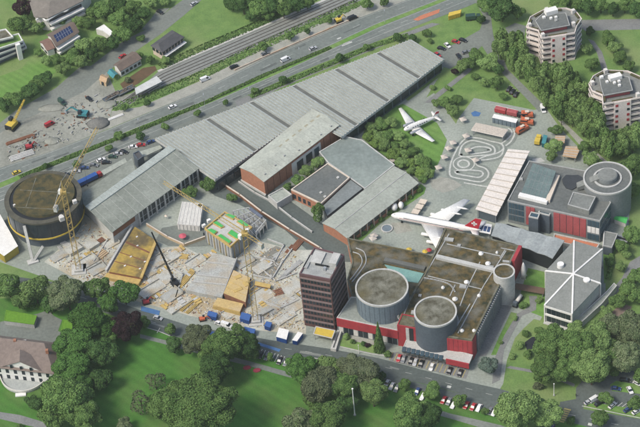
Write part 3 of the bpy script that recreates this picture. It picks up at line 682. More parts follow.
for (x, y, s_) in ((481, 254, 1.1), (466.5, 282.5, 1.1), (455, 299.5, 1.2), (427, 303, .8), (497, 253, .6), (488, 264, 1.2), (479, 296, .8), (443, 288, .8), (462, 331, .9), (474, 331, .8)):
    q = P(x, y, hM); b = MB(); b.cyl(q, s_, hM-.1, hM+.5, 14); b.cyl(q, s_*.95, hM+.5, hM+1.1, 14, r1=s_*.4); part(root, 'roof_dome', b, m_white)
for (x, y, sx, sy) in ((449, 240, 4, 2), (459, 246, 1.5, 1.5), (506, 262, 3, 1), (490, 268, 3, 2.2), (414, 313, 2.4, 2), (420, 296, 1.3, 1.3), (463, 287, 3, 2), (440, 330, 2, 1)):
    q = P(x, y, hM); b = MB(); b.box((q.x, q.y, hM-.1), sx, sy, .7, -.3); part(root, 'roof_hatch', b, m_conc)
# curving kerbs round the second drum
for L_ in ([(408, 301), (402, 309), (398, 317), (402, 321)], [(424, 278), (440, 281), (450, 285), (455, 292)], [(456, 314), (458, 322), (452, 332), (444, 337)]):
    roofline(root, smoothline(L_, 5), hM+.08, .6, .3, m_conc, 'roof_edge')
root, pp, cc = flat_building('red_stair_block', 'narrow upright red block between pale drum and dark drum', 'stair block', [(397, 325.5), (417.5, 329), (422, 318), (402, 314)], hM+.4, m_red, m_mossg, m_red, .3)
b = MB(); wallbox(b, pp[0], pp[1], cc, .42, .58, .5, hM, -.1, .2); part(root, 'glazed_slot', b, m_concl)
b = MB(); wallbox(b, pp[0], pp[1], cc, .60, .78, .5, hM, -.1, .15); part(root, 'dark_slot', b, m_black)
def drum(pxc, py, z, r, z0, wm, rm, label, nm='round_tower', over=.35):
    q = P(pxc, py, z); t = thing(nm, label, 'drum', (q.x, q.y, 0), 'round drums of the museum')
    rg = lambda r_: [Vector((q.x+r_*cos(2*pi*i/64), q.y+r_*sin(2*pi*i/64), 0)) for i in range(64)]
    b = MB(); b.cyl(q, r, z0, z-.4, 64); part(t, 'wall', b, wm)
    b = MB(); b.cyl(q, r-.5, z-.5, z-.1, 64); part(t, 'roof', b, rm)
    b = MB(); b.ring(rg(r+.1), rg(r-.6), z-.6, z+.25); part(t, 'rim', b, m_concl)
    return t, q
t, q = drum(381.8, 287.5, 20, 11.3, 0, m_bluegrey, m_mossg, 'wide pale blue grey drum with mossy top beside the tower')
for i in range(32):
    a = 2*pi*i/32; b = MB(); b.tube((q.x+11.32*cos(a), q.y+11.32*sin(a), 0), (q.x+11.32*cos(a), q.y+11.32*sin(a), 19.4), .07, .07, 4)
    if sin(a) < .3: part(t, 'cladding_seam', b, m_blued)
t, q = drum(435.3, 311.5, 20, 9.0, 0, m_blued, m_mossg, 'dark blue grey drum with mossy top in front of the mossy roof')
t, q = drum(504, 271.5, 16, 4.6, 0, m_concl, m_moss, 'slim concrete drum at the corner of the red block')
# podium canopy in front of the drums
root, pp, cc = flat_building('arcade_canopy', 'pale canopy over the parked cars with a red fascia end', 'canopy', [(402, 350), (446, 359.5), (469, 364.5), (473, 355), (444, 347), (406, 340)], 4.4, m_gutter, m_concl, m_concl, .2, .4, z0=2.6)
b = MB(); wallbox(b, pp[1], pp[2], cc, 0, 1, 2.0, 4.9, -.2, .3); part(root, 'red_fascia', b, m_red)
for i in range(10):
    A_ = mid(pp[0], pp[2], (i+.3)/10); b = MB(); b.tube((A_.x, A_.y+.8, 0), (A_.x, A_.y+.8, 2.7), .16); part(root, 'post', b, m_steel)
for i in range(9):
    A_ = P(404+i*4.6, 349.5+i*1.05, 4.5); b = MB(); b.box((A_.x, A_.y, 4.4), 1.6, 2.6, .5, -.2); part(root, 'rooflight', b, m_bglass)

# --- hexagonal gallery with white ridges
hH = 10.5
hx = [P(574, 240.5, hH), P(602.3, 249, hH), P(600.5, 283.5, hH), P(572, 313.5, hH), (P(544.7, 305, hH)), P(545.5, 271, hH)]
hc = P(573.3, 274, hH+2.2)
t = thing('hexagonal_gallery', 'hexagonal grey roofed gallery with white ridges meeting at the centre', 'gallery', (hc.x, hc.y, 0))
b = MB(); b.prism(inset(hx, .25), 0, hH-.3); part(t, 'wall', b, m_concl)
for i in range(6):
    b = MB(); b.slab([hx[i], hx[(i+1) % 6], hc] if area2([hx[i], hx[(i+1) % 6], hc]) > 0 else [hx[(i+1) % 6], hx[i], hc], .3); part(t, 'roof_panel', b, mat('greenish grey roof panel', (.215, .225, .205), (.18, .19, .172), .2, .85, 7))
    A_ = hx[i]; b = MB(); d = (hc-A_).normalized(); n_ = Vector((-d.y, d.x, 0)).normalized()*.36; u = Vector((0, 0, .3))
    b.hexa([A_-n_, A_+n_, hc+n_, hc-n_], [A_-n_+u, A_+n_+u, hc+n_+u, hc-n_+u]); part(t, 'ridge_band', b, m_white)
    b = MB(); b.tube((A_.x, A_.y, 0), (A_.x, A_.y, hH), .35, .35, 6); part(t, 'corner_post', b, m_white)
for (x, y, r_, h_) in ((560.5, 268, 1.5, 2.6), (586.5, 282, 1.5, 1.6), (569.5, 283, 1.0, .8)):
    q = P(x, y, hH); b = MB(); b.cyl(q, r_, hH-.2, hH+h_, 18); part(t, 'roof_cylinder', b, m_white)
q0, q1 = hx[4], hx[3]
for z0, z1 in ((1.2, 4.4), (6.0, 9.0)):
    for i in range(5):
        b = MB(); wallbox(b, q0, q1, hc, .06+.88*(i+.06)/5, .06+.88*(i+.94)/5, z0, z1, -.5, .0); part(t, 'window', b, m_glass)
b = MB(); wallbox(b, q0, q1, hc, .0, 1, 4.6, 5.6, -.3, .25); part(t, 'floor_band', b, m_white)
b = MB(); wallbox(b, q0, q1, hc, .0, 1, 9.3, 10.4, -.3, .25); part(t, 'floor_band', b, m_white)
b = MB(); wallbox(b, q0, q1, hc, -.02, 1.02, 0, .5, -.3, 1.2); part(t, 'plinth', b, m_concl)
root, pp, cc = flat_building('garden_wall_building', 'low grey wing along the path beside the hexagonal gallery', 'wing', [(573, 322), (606, 292), (614, 283), (617, 286), (602, 304), (578, 326)], 3.2, m_concl, m_rooflight, m_concl, .3)

# --- dark roofed museum building at the right
hD = 13
dp = [(507.5, 201), (600, 221.5), (611, 203), (600, 186), (585, 171), (529, 161)]
root, pp, cc = flat_building('museum_hall', 'wide grey roofed museum hall with faded red panels and glass wedge', 'museum', dp, hD, m_greyclad, m_roofdark, m_conc, .35)
for i in range(5):
    b = MB(); wallbox(b, pp[0], pp[1], cc, .50+.355*(i+.04)/5, .50+.355*(i+.96)/5, 1.5, hD-.6, -.1, .25); part(root, 'red_panel', b, m_redp)
for i in range(2):
    b = MB(); wallbox(b, pp[0], pp[1], cc, .20+.1*(i+.04)/2, .20+.1*(i+.96)/2, 1.5, hD-.6, -.1, .25); part(root, 'red_panel', b, m_redp)
for i in range(5):
    for z0 in (2, 5.8, 9.3):
        b = MB(); wallbox(b, pp[0], pp[1], cc, .01+.17*(i+.08)/5, .01+.17*(i+.92)/5, z0, z0+3, -.1, .15); part(root, 'window', b, m_bglass)
for i in range(3):
    for z0, m_ in ((1, m_bglass), (5.2, m_white), (9, m_bglass)):
        b = MB(); wallbox(b, pp[0], pp[1], cc, .865+.13*(i+.06)/3, .865+.13*(i+.94)/3, z0, z0+3.4, -.1, .2); part(root, 'window' if m_ is m_bglass else 'white_panel', b, m_)
for i in range(6):
    for z0 in (1.5, 5.4, 9.2):
        b = MB(); wallbox(b, pp[1], pp[2], cc, (i+.1)/6, (i+.9)/6, z0, z0+2.8, -.1, .15); part(root, 'window', b, m_bglass)
# glass wedge
g = [(521, 195), (546, 201.5), (556, 178), (533, 170)]
q = PP(g, hD); zt = [hD+1.0, hD+1.0, hD+4.2, hD+4.2]
b = MB(); b.hexa([V2(v, hD-.1) for v in q], [V2(v, z) for v, z in zip(q, zt)]); part(root, 'glass_wedge', b, mat('green grey glazing', (.13, .175, .165), (.10, .14, .135), .2, .25, spec=.5))
b = MB()
for i in range(1, 6):
    A_, B2 = mid(q[0], q[1], i/6), mid(q[3], q[2], i/6); b.tube((A_.x, A_.y, hD+1.03), (B2.x, B2.y, hD+4.23), .09, .09, 4)
for i in range(1, 4):
    A_, B2 = mid(q[0], q[3], i/4), mid(q[1], q[2], i/4); z = hD+1+3.2*i/4+.03; b.tube((A_.x, A_.y, z), (B2.x, B2.y, z), .09, .09, 4)
part(root, 'glazing_bar', b, m_greyclad)
roofline(root, [(520, 196.5), (546.5, 203)], hD, 2.4, 1.4, m_white, 'white_upstand'); roofline(root, [(548, 202), (557.5, 178)], hD, 2.0, 1.6, m_beige, 'white_upstand')
q = PP([(573, 192), (596, 197), (589, 211), (567.5, 205)], hD+2.5); b = MB(); b.prism(q, hD-.1, hD+2.5); part(root, 'roof_box', b, m_roofgrey)
b = MB(); b.ring(ccw(q), inset(q, .5), hD+2.4, hD+2.8); part(root, 'roof_box_coping', b, m_conc)
b = MB(); q = PP([(562, 180), (566, 175.5), (572, 176), (578, 175.5), (584, 179), (583, 184), (578, 187), (572, 190.5), (566, 188.5), (563, 184)], hD); b.prism(q, hD, hD+.5); part(root, 'dark_patch', b, mat('black roof sheet', (.045, .05, .056), (.035, .04, .045), .4, .7))  # low flat irregular black slab on the roof
b = MB(); b.box((P(521, 180, hD).x, P(521, 180, hD).y, hD), 1.5, 1.5, .8); part(root, 'roof_vent', b, m_conc)
t, q = drum(607.5, 178, 17.5, 10.7, 0, m_greyclad, m_roofdark, 'grey drum with a round hub and sloping ramp on its roof')
b = MB(); b.cyl(q, 4.3, 17.3, 19.6, 32); part(t, 'hub', b, m_greyclad)
b = MB(); b.cyl(q, 4.0, 19.6, 19.8, 32); part(t, 'hub_roof', b, m_roofgrey)
rg = lambda r_: [Vector((q.x+r_*cos(2*pi*i/40), q.y+r_*sin(2*pi*i/40), 0)) for i in range(40)]
b = MB(); b.ring(rg(6.4), rg(5.6), 17.3, 17.9); part(t, 'hub_kerb', b, m_concl)
A_ = P(577, 186, 14.5); b = MB(); d = Vector((q.x-A_.x, q.y-A_.y, 0)); L_ = d.length-3.9; d.normalize(); n_ = Vector((-d.y, d.x, 0))*1.7
a0 = Vector((A_.x, A_.y, 0)); a1 = a0+d*L_
b.hexa([V2(a0-n_, 13), V2(a1-n_, 16.5), V2(a1+n_, 16.5), V2(a0+n_, 13)], [V2(a0-n_, 15), V2(a1-n_, 19.2), V2(a1+n_, 19.2), V2(a0+n_, 15)]); part(t, 'ramp', b, m_roofgrey)
for (pxs, lab) in (([(541, 208), (552, 211), (549.5, 216), (538, 213)], 'grey stair tower with glass top, the right one at the faded red wall'), ([(531, 212), (540, 214), (538, 219), (528.5, 217)], 'grey stair tower with glass top, the left one at the faded red wall')):
    root, pp, cc = flat_building('stair_tower', lab, 'stair tower', pxs, 11, m_blued, m_bglass, m_concl, .4, group='stair towers at the faded red wall')
    for z0 in (1.5, 4.7, 7.9):
        b = MB(); wallbox(b, pp[0], pp[1], cc, .2, .8, z0, z0+2, -.1, .15); part(root, 'window', b, m_concl if z0 > 2 else m_glass)
root, pp, cc = flat_building('forecourt_wall', 'orange floored terrace with white balustrade below the faded red panels', 'terrace', [(554, 234), (600, 244), (597, 249), (574, 246), (553, 241)], 2.4, m_concl, m_orange, m_concl, .5)
root, pp, cc = flat_building('white_annex', 'low annex with white panels and dark louvres right of the faded red wall', 'annex', [(604, 231), (618, 234), (612, 248), (603, 246)], 5, m_blued, m_roofgrey, m_conc, .3)
for z0 in (.6, 3.0):
    b = MB(); wallbox(b, pp[0], pp[3], cc, .02, .98, z0, z0+1.6, -.1, .2); part(root, 'white_panel', b, m_white)
for i in range(6): roofline(root, [(616.5-i*.4, 235.5+i*1.7), (628-i*.5, 238.5+i*1.8)], 2.2, .9, .3, m_black if i % 2 else m_steel, 'louvre')
t = thing('market_tent', 'small green roofed tent behind the louvred annex', 'tent', P(620, 223, 0)[:])
q = PP([(613.5, 219), (617, 215.5), (628.5, 217.5), (626, 223.5)], 2.8); b = MB(); rid = [mid(q[0], q[1]), mid(q[3], q[2])]
for v in rid: v.z = 3.6
b.slab([q[0], q[3], rid[1], rid[0]], .12); b.slab([q[2], q[1], rid[0], rid[1]], .12); part(t, 'roof', b, m_green)
b = MB(); b.prism(inset(q, .3), 0, 2.7); part(t, 'wall', b, m_whitew)

# --- pale folded roof hall with walls coloured black for the shade under it
t = thing('folded_hall', 'hall under a pale folded metal roof with front coloured black for shade', 'hall', P(525, 250, 0)[:])
top = [(496, 224.5), (508, 222), (564.5, 240.5), (552.5, 258.5), (520, 246), (491, 236)]
q = PP(top, 8)
b = MB(); b.prism(inset(q, .5), 0, 7.4); part(t, 'wall', b, m_black)
nf = 8; aN = [P(496+(564.5-496)*i/nf, 222.5+(240.5-222.5)*i/nf, 8) for i in range(nf+1)]; aS = [P(491+(552.5-491)*i/nf, 235.5+(258.5-235.5)*i/nf, 8) for i in range(nf+1)]
for i in range(nf):
    h0, h1 = (.55, 0) if i % 2 else (0, .55)
    v = [aS[i]+Vector((0, 0, h0)), aS[i+1]+Vector((0, 0, h1)), aN[i+1]+Vector((0, 0, h1)), aN[i]+Vector((0, 0, h0))]
    b = MB(); b.slab(v, .35); part(t, 'roof_panel', b, mat('zinc roof', (.36, .385, .37), (.25, .275, .27), .12, .55, 8, (.3, .7), metal=.1) if i % 2 else mat('zinc roof weathered', (.33, .36, .35), (.25, .27, .265), .15, .6, 8, metal=.1))

# --- white roofed pavilions
def pavilion(name, label, pix, h, rm, ribs=0, wm=None, posts=True, group=None, cat='pavilion', sag=.0):
    q = PP(pix, h); c = cen(q); t = thing(name, label, cat, (c.x, c.y, 0), group)
    b = MB(); b.prism(q, h-.3, h); part(t, 'roof', b, rm)
    for i in range(ribs):
        A_, B2 = mid(q[0], q[3], (i+.5)/ribs), mid(q[1], q[2], (i+.5)/ribs); d = B2-A_
        b = MB(); b.box((mid(A_, B2).x, mid(A_, B2).y, h-.02), d.length*.99, .4, .25, atan2(d.y, d.x)); part(t, 'roof_rib', b, mat('cream roof joint', (.46, .42, .36), None, .5, .7))
    if posts:
        for v in inset(q, .7): b = MB(); b.tube((v.x, v.y, 0), (v.x, v.y, h-.2), .16); part(t, 'post', b, m_steel)
        for k in range(1, 5):
            for (a, c_) in ((1, 2), (0, 3)):
                ii = inset(q, .7); ii = [min(ii, key=lambda v: (v-x).length) for x in q]
                v = mid(ii[a], ii[c_], k/5); b = MB(); b.tube((v.x, v.y, 0), (v.x, v.y, h-.2), .13); part(t, 'post', b, m_steel)
    if wm: b = MB(); b.prism(inset(q, 1.0), 0, h-.5); part(t, 'wall', b, wm)
    return t
pavilion('long_pavilion', 'long white ribbed roof pavilion beside the traffic garden', [(508, 149), (530, 150.8), (496.5, 215.7), (475.5, 209)], 6, mat('cream white sheet roof', (.66, .61, .55), (.58, .54, .49), .3, .7), 11, m_blued)
pavilion('kart_shelter', 'white flat shelter over parked karts above the painted lanes', [(476, 122.5), (508.5, 129.5), (503, 137), (471, 130)], 3.6, mat('cream white sheet roof', ()), 7)
pavilion('play_pavilion', 'tan boarded square shelter, the larger one below the footpath', [(565.5, 146), (581, 147), (576, 158), (562.5, 156)], 3.4, m_tan, 4, group='tan shelters by the footpath')
pavilion('play_pavilion', 'tan boarded square shelter, the smaller one nearer the teal container', [(555.5, 135.5), (565.5, 135.8), (564.5, 143), (554, 142.3)], 3.2, m_tan, 3, group='tan shelters by the footpath')
pavilion('brown_walkway', 'brown roofed walkway between slim drum and hexagonal gallery', [(516, 283), (545, 288), (544, 294), (514, 288.5)], 3, mat('brown walkway roof', (.13, .085, .06), None, .3, .9), 0)
pavilion('glass_canopy', 'white framed canopy with blue panels behind the red aircraft fin', [(480, 222.5), (492, 224.5), (490.5, 234), (476, 231)], 4.5, m_white, 0)
for i in range(3):
    q = PP([(481+i*3.6, 225+i*.8), (483.8+i*3.6, 225.6+i*.8), (482.2+i*3.6, 230.6+i*.8), (479.4+i*3.6, 230+i*.8)], 4.55)
    b = MB(); b.prism(q, 4.5, 4.6); part(bpy.data.objects['glass_canopy'], 'blue_panel', b, mat('blue canopy glass', (.045, .075, .16), None, .3, .3))

# ------------------------------------------------------------------ apartment towers
def apartment(label, out, pent, fa, fb, h, floors, hp_, extras):
    q = PP(out, h); c = cen(q); t = thing('apartment_tower', label, 'apartment tower', (c.x, c.y, 0), 'pale pink apartment towers')
    core = inset(q, 1.5); b = MB(); b.prism(core, 0, h-.2); part(t, 'wall', b, m_pinkw)
    fl = h/floors; qc = ccw(q)
    b = MB(); b.prism(qc, h-.4, h); part(t, 'terrace', b, m_roofgrey)
    b = MB(); b.ring(qc, inset(q, .3), h-.4, h+.9); part(t, 'parapet', b, m_pinkw)
    for f in range(floors):
        z = f*fl
        b = MB(); b.ring(qc, inset(q, 1.7), z+.0, z+.25); part(t, 'balcony_floor', b, m_whitew)
        b = MB(); b.ring(qc, inset(q, .18), z+.1, z+1.15); part(t, 'balcony', b, m_pinkw)
        b = MB(); b.prism(inset(q, 1.42), z+1.2, z+fl-.5, bottom=True); part(t, 'window_band', b, m_glass)
    A_, B2 = q[fa], q[fb]; cq = c
    b = MB(); wallbox(b, A_, B2, cq, .30, .74, 0, h+.5, -1.6, .25); part(t, 'facade_panel', b, m_pinkw)
    for f in range(floors):
        z = f*fl
        for (a, e_) in ((.33, .40), (.63, .70)):
            b = MB(); wallbox(b, A_, B2, cq, a, e_, z+.9, z+2.3, -.1, .35); w_ = part(t, 'window', b, m_red if (f+int(a*10)) % 3 else m_glass)
    p = PP(pent, hp_); b = MB(); b.prism(inset(p, 1.2), h-.1, hp_-.3); part(t, 'penthouse', b, m_redp)
    b = MB(); b.prism(p, hp_-.35, hp_); part(t, 'roof', b, m_roofdark)
    b = MB(); b.ring(ccw(p), inset(p, .35), hp_-.35, hp_+.2); part(t, 'roof_edge', b, m_conc)
    for (x, y, sx, sy, hh, m_) in extras:
        v = P(x, y, hp_); b = MB(); b.box((v.x, v.y, hp_-.1), sx, sy, hh, .25); part(t, 'roof_unit', b, m_)
    for (x, y) in out[::2]:
        v = P(x, y, h); d = (c-V2(v, 0)).normalized(); b = MB(); v = V2(v, 0)+d*1.8; b.box((v.x, v.y, h-.2), 1.6, 1.6, 2.6, .3); part(t, 'corner_block', b, m_whitew)
    # planted troughs on the terrace
    for i in range(len(q)):
        a, e_ = inset(q, 1.0)[i], inset(q, 1.0)[(i+1) % len(q)]; d = e_-a
        if d.length > 5: b = MB(); b.box((mid(a, e_).x, mid(a, e_).y, h), d.length*.6, .9, .8, atan2(d.y, d.x)); part(t, 'planter', b, mat('terrace planting', (.06, .09, .03), (.10, .06, .04), 1.5, 1.))
    return t
apartment('pale pink apartment tower farther from the round hub drum, whole within the photo', [(526, 28), (538, 31.5), (541, 39.5), (575, 34), (577, 27), (582, 20), (576, 12), (566, 9), (545, 10), (530, 18)],
          [(535, 21), (541, 31), (570, 25.5), (566, 13), (543, 13)], 2, 3, 16, 5, 18.8,
          [(551, 13, 6, 3.2, 2.4, m_white), (544, 18, 1.4, 1.4, 1, m_white), (551, 19, 1.2, 1.2, 1, m_white), (556, 18, 1.2, 1.2, 1, m_white), (556, 21, 1.2, 1.2, .8, m_conc)])
apartment('pale pink apartment tower nearer the round hub drum, cut by the photo edge', [(588.5, 85), (592, 92), (602, 96), (603, 105.5), (641, 98.5), (650, 90), (646, 80), (628, 72), (604, 71), (593, 77)],
          [(601, 88), (603.5, 96), (633, 90.5), (629, 77), (608, 73.5), (599, 78)], 3, 4, 16, 5, 18.8,
          [(615, 78.5, 6, 3, 2, m_white), (601.5, 78, 1.6, 1.4, 1.2, m_white), (607, 82.5, 1.2, 1.2, 1, m_white), (614.5, 83.5, 1.2, 1.2, 1, m_white), (619, 82, 1.2, 1.2, 1, m_white), (619.5, 86, 1.2, 1.2, 1, m_white)])
# ------------------------------------------------------------------ houses
t, p_, c_, rr = gable_house('solar_house', 'brown roofed house with a dark blue solar panel array', 'house', [(56, 47), (79.5, 32), (70.5, 22), (46, 35)], 6, 9, m_whitew, m_tile, .7)
A_, B2 = mid(p_[0], rr[0], .28), mid(p_[1], rr[1], .28); Ct, Dt = mid(p_[1], rr[1], .9), mid(p_[0], rr[0], .9)
u = Vector((0, 0, .12)); a0, a1, a2, a3 = mid(A_, B2, .12)+u, mid(A_, B2, .80)+u, mid(Dt, Ct, .80)+u, mid(Dt, Ct, .12)+u
b = MB(); b.slab([a0, a1, a2, a3], .1); pv = part(t, 'solar_array', b, m_pv)
b = MB()
for i in range(1, 7): b.tube(mid(a0, a1, i/7)+u*.2, mid(a3, a2, i/7)+u*.2, .06, .06, 4)
b.tube(mid(a0, a3)+u*.2, mid(a1, a2)+u*.2, .06, .06, 4); part(t, 'panel_frame', b, m_steel, parent=pv)
for z0 in (1.0, 3.4):
    b = MB(); wallbox(b, p_[0], p_[1], c_, .05, .95, z0, z0+1.0, -.7, 1.1); part(t, 'balcony', b, m_white)
windows(t, p_[0], p_[1], c_, 2.1, 3.3, 5, m_glass, d=-.5); windows(t, p_[0], p_[3], c_, 2.4, 3.8, 2, m_glass, d=-.5)
t2, q_, c2_, rr = gable_house('garden_wing', 'small brown roofed wing with white wall beside the solar house', 'house', [(47, 51), (55, 48), (48, 38), (39, 42)], 4, 6, m_white, m_tiler, .4)
windows(t2, q_[0], q_[3], c2_, 1.2, 2.4, 2, m_glass, d=-.3)
# big roof at the top edge with scalloped white front
t = thing('villa_block', 'large brown grey roofed house with scalloped white terrace front', 'house', P(60, 5, 0)[:])
q = PP([(34, 17), (48, 18), (83, 1), (92, -12), (50, -22), (28, -2)], 9); b = MB(); b.prism(inset(q, 1.2), 0, 8.6); part(t, 'wall', b, m_whitew)
b = MB(); r_ = [P(50, 2, 12), P(78, -12, 12)]; b.slab([q[0], q[1], r_[0]], .3); b.slab([q[1], q[2], r_[1], r_[0]], .3); b.slab([q[2], q[3], r_[1]], .3); b.slab([q[3], q[4], r_[0], r_[1]], .3); b.slab([q[4], q[5], r_[0]], .3); b.slab([q[5], q[0], r_[0]], .3); part(t, 'roof', b, mat('grey brown roof', (.20, .18, .155), (.155, .14, .12), .5, .95, 8))
b = MB(); w_ = [P(x, y, 8) for x, y in smoothline([(36, 20), (41, 17), (46, 20.5), (51, 18), (56, 15), (61, 12), (66, 11), (71, 7), (76, 5), (82, 2)], 5)]
for A_, B2 in zip(w_[:-1], w_[1:]): b.tube(A_, B2, .5, .5, 5)
part(t, 'scalloped_eave', b, m_white)
for z0 in (1, 4.2):
    b = MB(); wallbox(b, q[1], q[2], cen(q), .02, .98, z0, z0+1, -1, 1.2); part(t, 'balcony', b, m_white)
    b = MB(); wallbox(b, q[1], q[2], cen(q), .04, .96, z0+1.1, z0+2.8, -1.1, -.9); part(t, 'window_band', b, m_glass)
# stepped flats at the left edge
t = thing('stepped_flats', 'white stepped flats with planted flat roof terraces', 'flats', P(5, 50, 0)[:])
for (pxs, z0, z1, m_, g_) in (([(-40, 78), (27, 48), (23, 40), (-40, 66)], 0, 3.2, m_whitew, m_roofgrey), ([(-40, 70), (24.5, 45), (21, 37), (-40, 58)], 3.2, 6.4, m_white, m_roofgrey), ([(-40, 62), (23, 41.5), (19, 34), (-40, 50)], 6.4, 9.4, m_white, m_lawn), ([(-40, 50), (13.5, 37.5), (6, 29.5), (-40, 40)], 9.4, 12, m_white, m_mossg)):
    q = PP(pxs, z1); b = MB(); b.prism(inset(q, 1.4), z0, z1-.3); part(t, 'wall', b, m_blued)
    b = MB(); b.prism(q, z1-.35, z1-.05); part(t, 'terrace', b, g_)
    b = MB(); b.ring(ccw(q), inset(q, .45), z1-.5, z1+.6); part(t, 'parapet', b, m_)
b = MB(); q = P(19, 51, 5); b.box((q.x, q.y, 0), 2.2, 2.2, 9.5, .4); part(t, 'stair_tower', b, m_white)
root, pp, cc = flat_building('garage', 'small white flat roofed garage among the dense trees', 'garage', [(96, 29), (104, 24.5), (113.5, 32.5), (110, 36), (103, 31)], 3.5, m_whitew, m_white, m_white, .15)
t, p_, c_, rr = gable_house('slate_house', 'pale house with dark slate roof between the road and the railway', 'house', [(162, 52.5), (184.5, 37), (172, 30), (150.5, 45.5)], 5.5, 7.6, mat('pale peach render', (.58, .47, .38), None, .4, .85), m_slate, .6, hip=.12)
windows(t, p_[0], p_[1], c_, 3.0, 4.6, 7, m_glass, d=-.5); windows(t, p_[0], p_[1], c_, .5, 2.1, 7, m_glass, d=-.5); windows(t, p_[0], p_[3], c_, 3, 4.5, 3, m_glass, d=-.5)
b = MB(); wallbox(b, p_[0], p_[1], c_, .0, 1, 2.4, 2.7, -.7, 1.2); part(t, 'balcony', b, m_white)
t, p_, c_, rr = gable_house('station_house', 'low white building with brown roof beside the railway yard', 'house', [(120, 71.5), (142, 58.5), (132, 51.5), (113, 65)], 4.2, 6.0, m_whitew, m_tile, .5)
windows(t, p_[0], p_[1], c_, 1.2, 2.6, 5, m_glass, d=-.4)
t, p_, c_, rr = gable_house('site_hut', 'small tan roofed hut at the yard entrance', 'hut', [(99, 80), (106, 83), (109, 77), (102, 74)], 2.6, 3.6, m_woodl, m_tan, .2)
b = MB(); wallbox(b, p_[0], p_[1], c_, .3, .6, 0, 2, -.3, .05); part(t, 'door', b, m_glass)
t = thing('tarp_shelter', 'teal tarpaulin shelter at the end of the brown roofed station', 'shelter', P(112, 76, 0)[:])
q = PP([(107, 73), (112, 68.5), (118, 74), (113, 78.5)], 2.6); r_ = [mid(q[0], q[1])+Vector((0, 0, .9)), mid(q[3], q[2])+Vector((0, 0, .9))]
b = MB(); b.slab([q[0], q[3], r_[1], r_[0]], .1); b.slab([q[2], q[1], r_[0], r_[1]], .1); part(t, 'tarpaulin', b, m_teal)
for v in q: b = MB(); b.tube((v.x, v.y, 0), (v.x, v.y, 2.55), .08); part(t, 'post', b, m_steel)
pavilion('platform_canopy', 'long white platform roof beside the tracks', [(134.7, 88.2), (156.6, 76), (162, 81.5), (136, 94.5)], 4.2, mat('pale platform roofing', (.50, .51, .49), (.42, .43, .41), .3, .8), 0, cat='canopy')
# villa at the lower left
t = thing('park_villa', 'white villa with brown hipped roof and round garden terrace', 'villa', P(20, 362, 0)[:])
q = PP([(-18, 366), (54, 374), (60, 343), (-12, 334)], 8); c_ = cen(q); r_ = [P(2, 338, 12.5), P(44, 343, 12.5)]
b = MB(); b.prism(inset(q, .9), 0, 7.8); part(t, 'wall', b, m_white)
b = MB(); b.slab([q[0], q[1], r_[1], r_[0]], .3); b.slab([q[1], q[2], r_[1]], .3); b.slab([q[2], q[3], r_[0], r_[1]], .3); b.slab([q[3], q[0], r_[0]], .3); roof = part(t, 'roof', b, mat('villa roof tiles', (.205, .165, .14), (.16, .128, .11), .6, .95, 8))
g = PP([(2, 364), (41, 369)], 8); gm = mid(g[0], g[1]); n_ = Vector((0, -1, 0)); gp = gm+Vector((0, -.4, 4.2))
b = MB(); A_, B2 = g[0]+Vector((0, -1.2, 0)), g[1]+Vector((0, -1.2, 0))
b.solid([A_, B2, gp+Vector((0, -.8, 0)), A_+Vector((0, 6, 0)), B2+Vector((0, 6, 0)), gp+Vector((0, 5, 0))], [(0, 1, 2), (5, 4, 3), (0, 3, 4, 1), (1, 4, 5, 2), (2, 5, 3, 0)]); part(t, 'gable', b, m_white)
b = MB(); b.slab([A_+Vector((-.8, -.5, .1)), A_+Vector((-.8, 6, .1)), gp+Vector((0, 6, .6)), gp+Vector((0, -1.2, .6))], .3); b.slab([B2+Vector((.8, 6, .1)), B2+Vector((.8, -.5, .1)), gp+Vector((0, -1.2, .6)), gp+Vector((0, 6, .6))], .3); part(t, 'gable_roof', b, mat('villa roof tiles', ()))
for f in range(2):
    for i in range(8):
        b = MB(); wallbox(b, q[0], q[1], c_, .05+.9*(i+.3)/8, .05+.9*(i+.7)/8, 1.0+f*3.5, 3.2+f*3.5, -1, -.82); part(t, 'window', b, m_glass)
for i in range(3):
    b = MB(); v = mid(g[0], g[1], (i+1)/4); b.box((v.x, v.y-1.75, 8.3), 1.0, .4, 1.5); part(t, 'gable_window', b, m_glass)
for (x, y) in ((9, 344), (36, 348), (24, 343)):
    v = P(x, y, 10.5); b = MB(); b.box((v.x, v.y, 9), 2.0, 3.0, 2.0, 0, 0); d_ = part(t, 'dormer', b, m_concl, parent=None); b = MB(); b.box((v.x, v.y-1.6, 9.5), 1.4, .2, 1.2); part(t, 'dormer_window', b, m_glass, parent=None)
for (x, y) in ((15, 341), (47, 351)):
    v = P(x, y, 12); b = MB(); b.box((v.x, v.y, 9.5), 1.2, 1.2, 3.4); part(t, 'chimney', b, m_brick)
tc0 = P(25, 372, .5); b = MB(); n = 30
half = [Vector((tc0.x+10.5*cos(pi+pi*i/n), tc0.y-.5+11.5*sin(pi+pi*i/n), 0)) for i in range(n+1)]
b.prism(half, 0, 1.0); part(t, 'terrace', b, mat('terrace paving', (.36, .38, .36), (.29, .31, .295), .5, .9))
b = MB()
for A_, B2 in zip(half[:-1], half[1:]): d = B2-A_; b.box((mid(A_, B2).x, mid(A_, B2).y, 1.0), d.length, .35, .9, atan2(d.y, d.x))
part(t, 'balustrade', b, m_whitew)
b = MB(); b.box((tc0.x-1.5, tc0.y-12.8, 0), 4.5, 1.8, .6); part(t, 'garden_steps', b, m_white)
b = MB(); v = P(22, 361, 4); b.cyl((v.x, v.y-1), 4.2, .9, 4.6, 24); bay = part(t, 'bay', b, m_white)
b = MB(); b.cyl((v.x, v.y-1), 3.6, 4.55, 4.75, 24); part(t, 'bay_terrace', b, mat('terrace paving', ()), parent=bay)
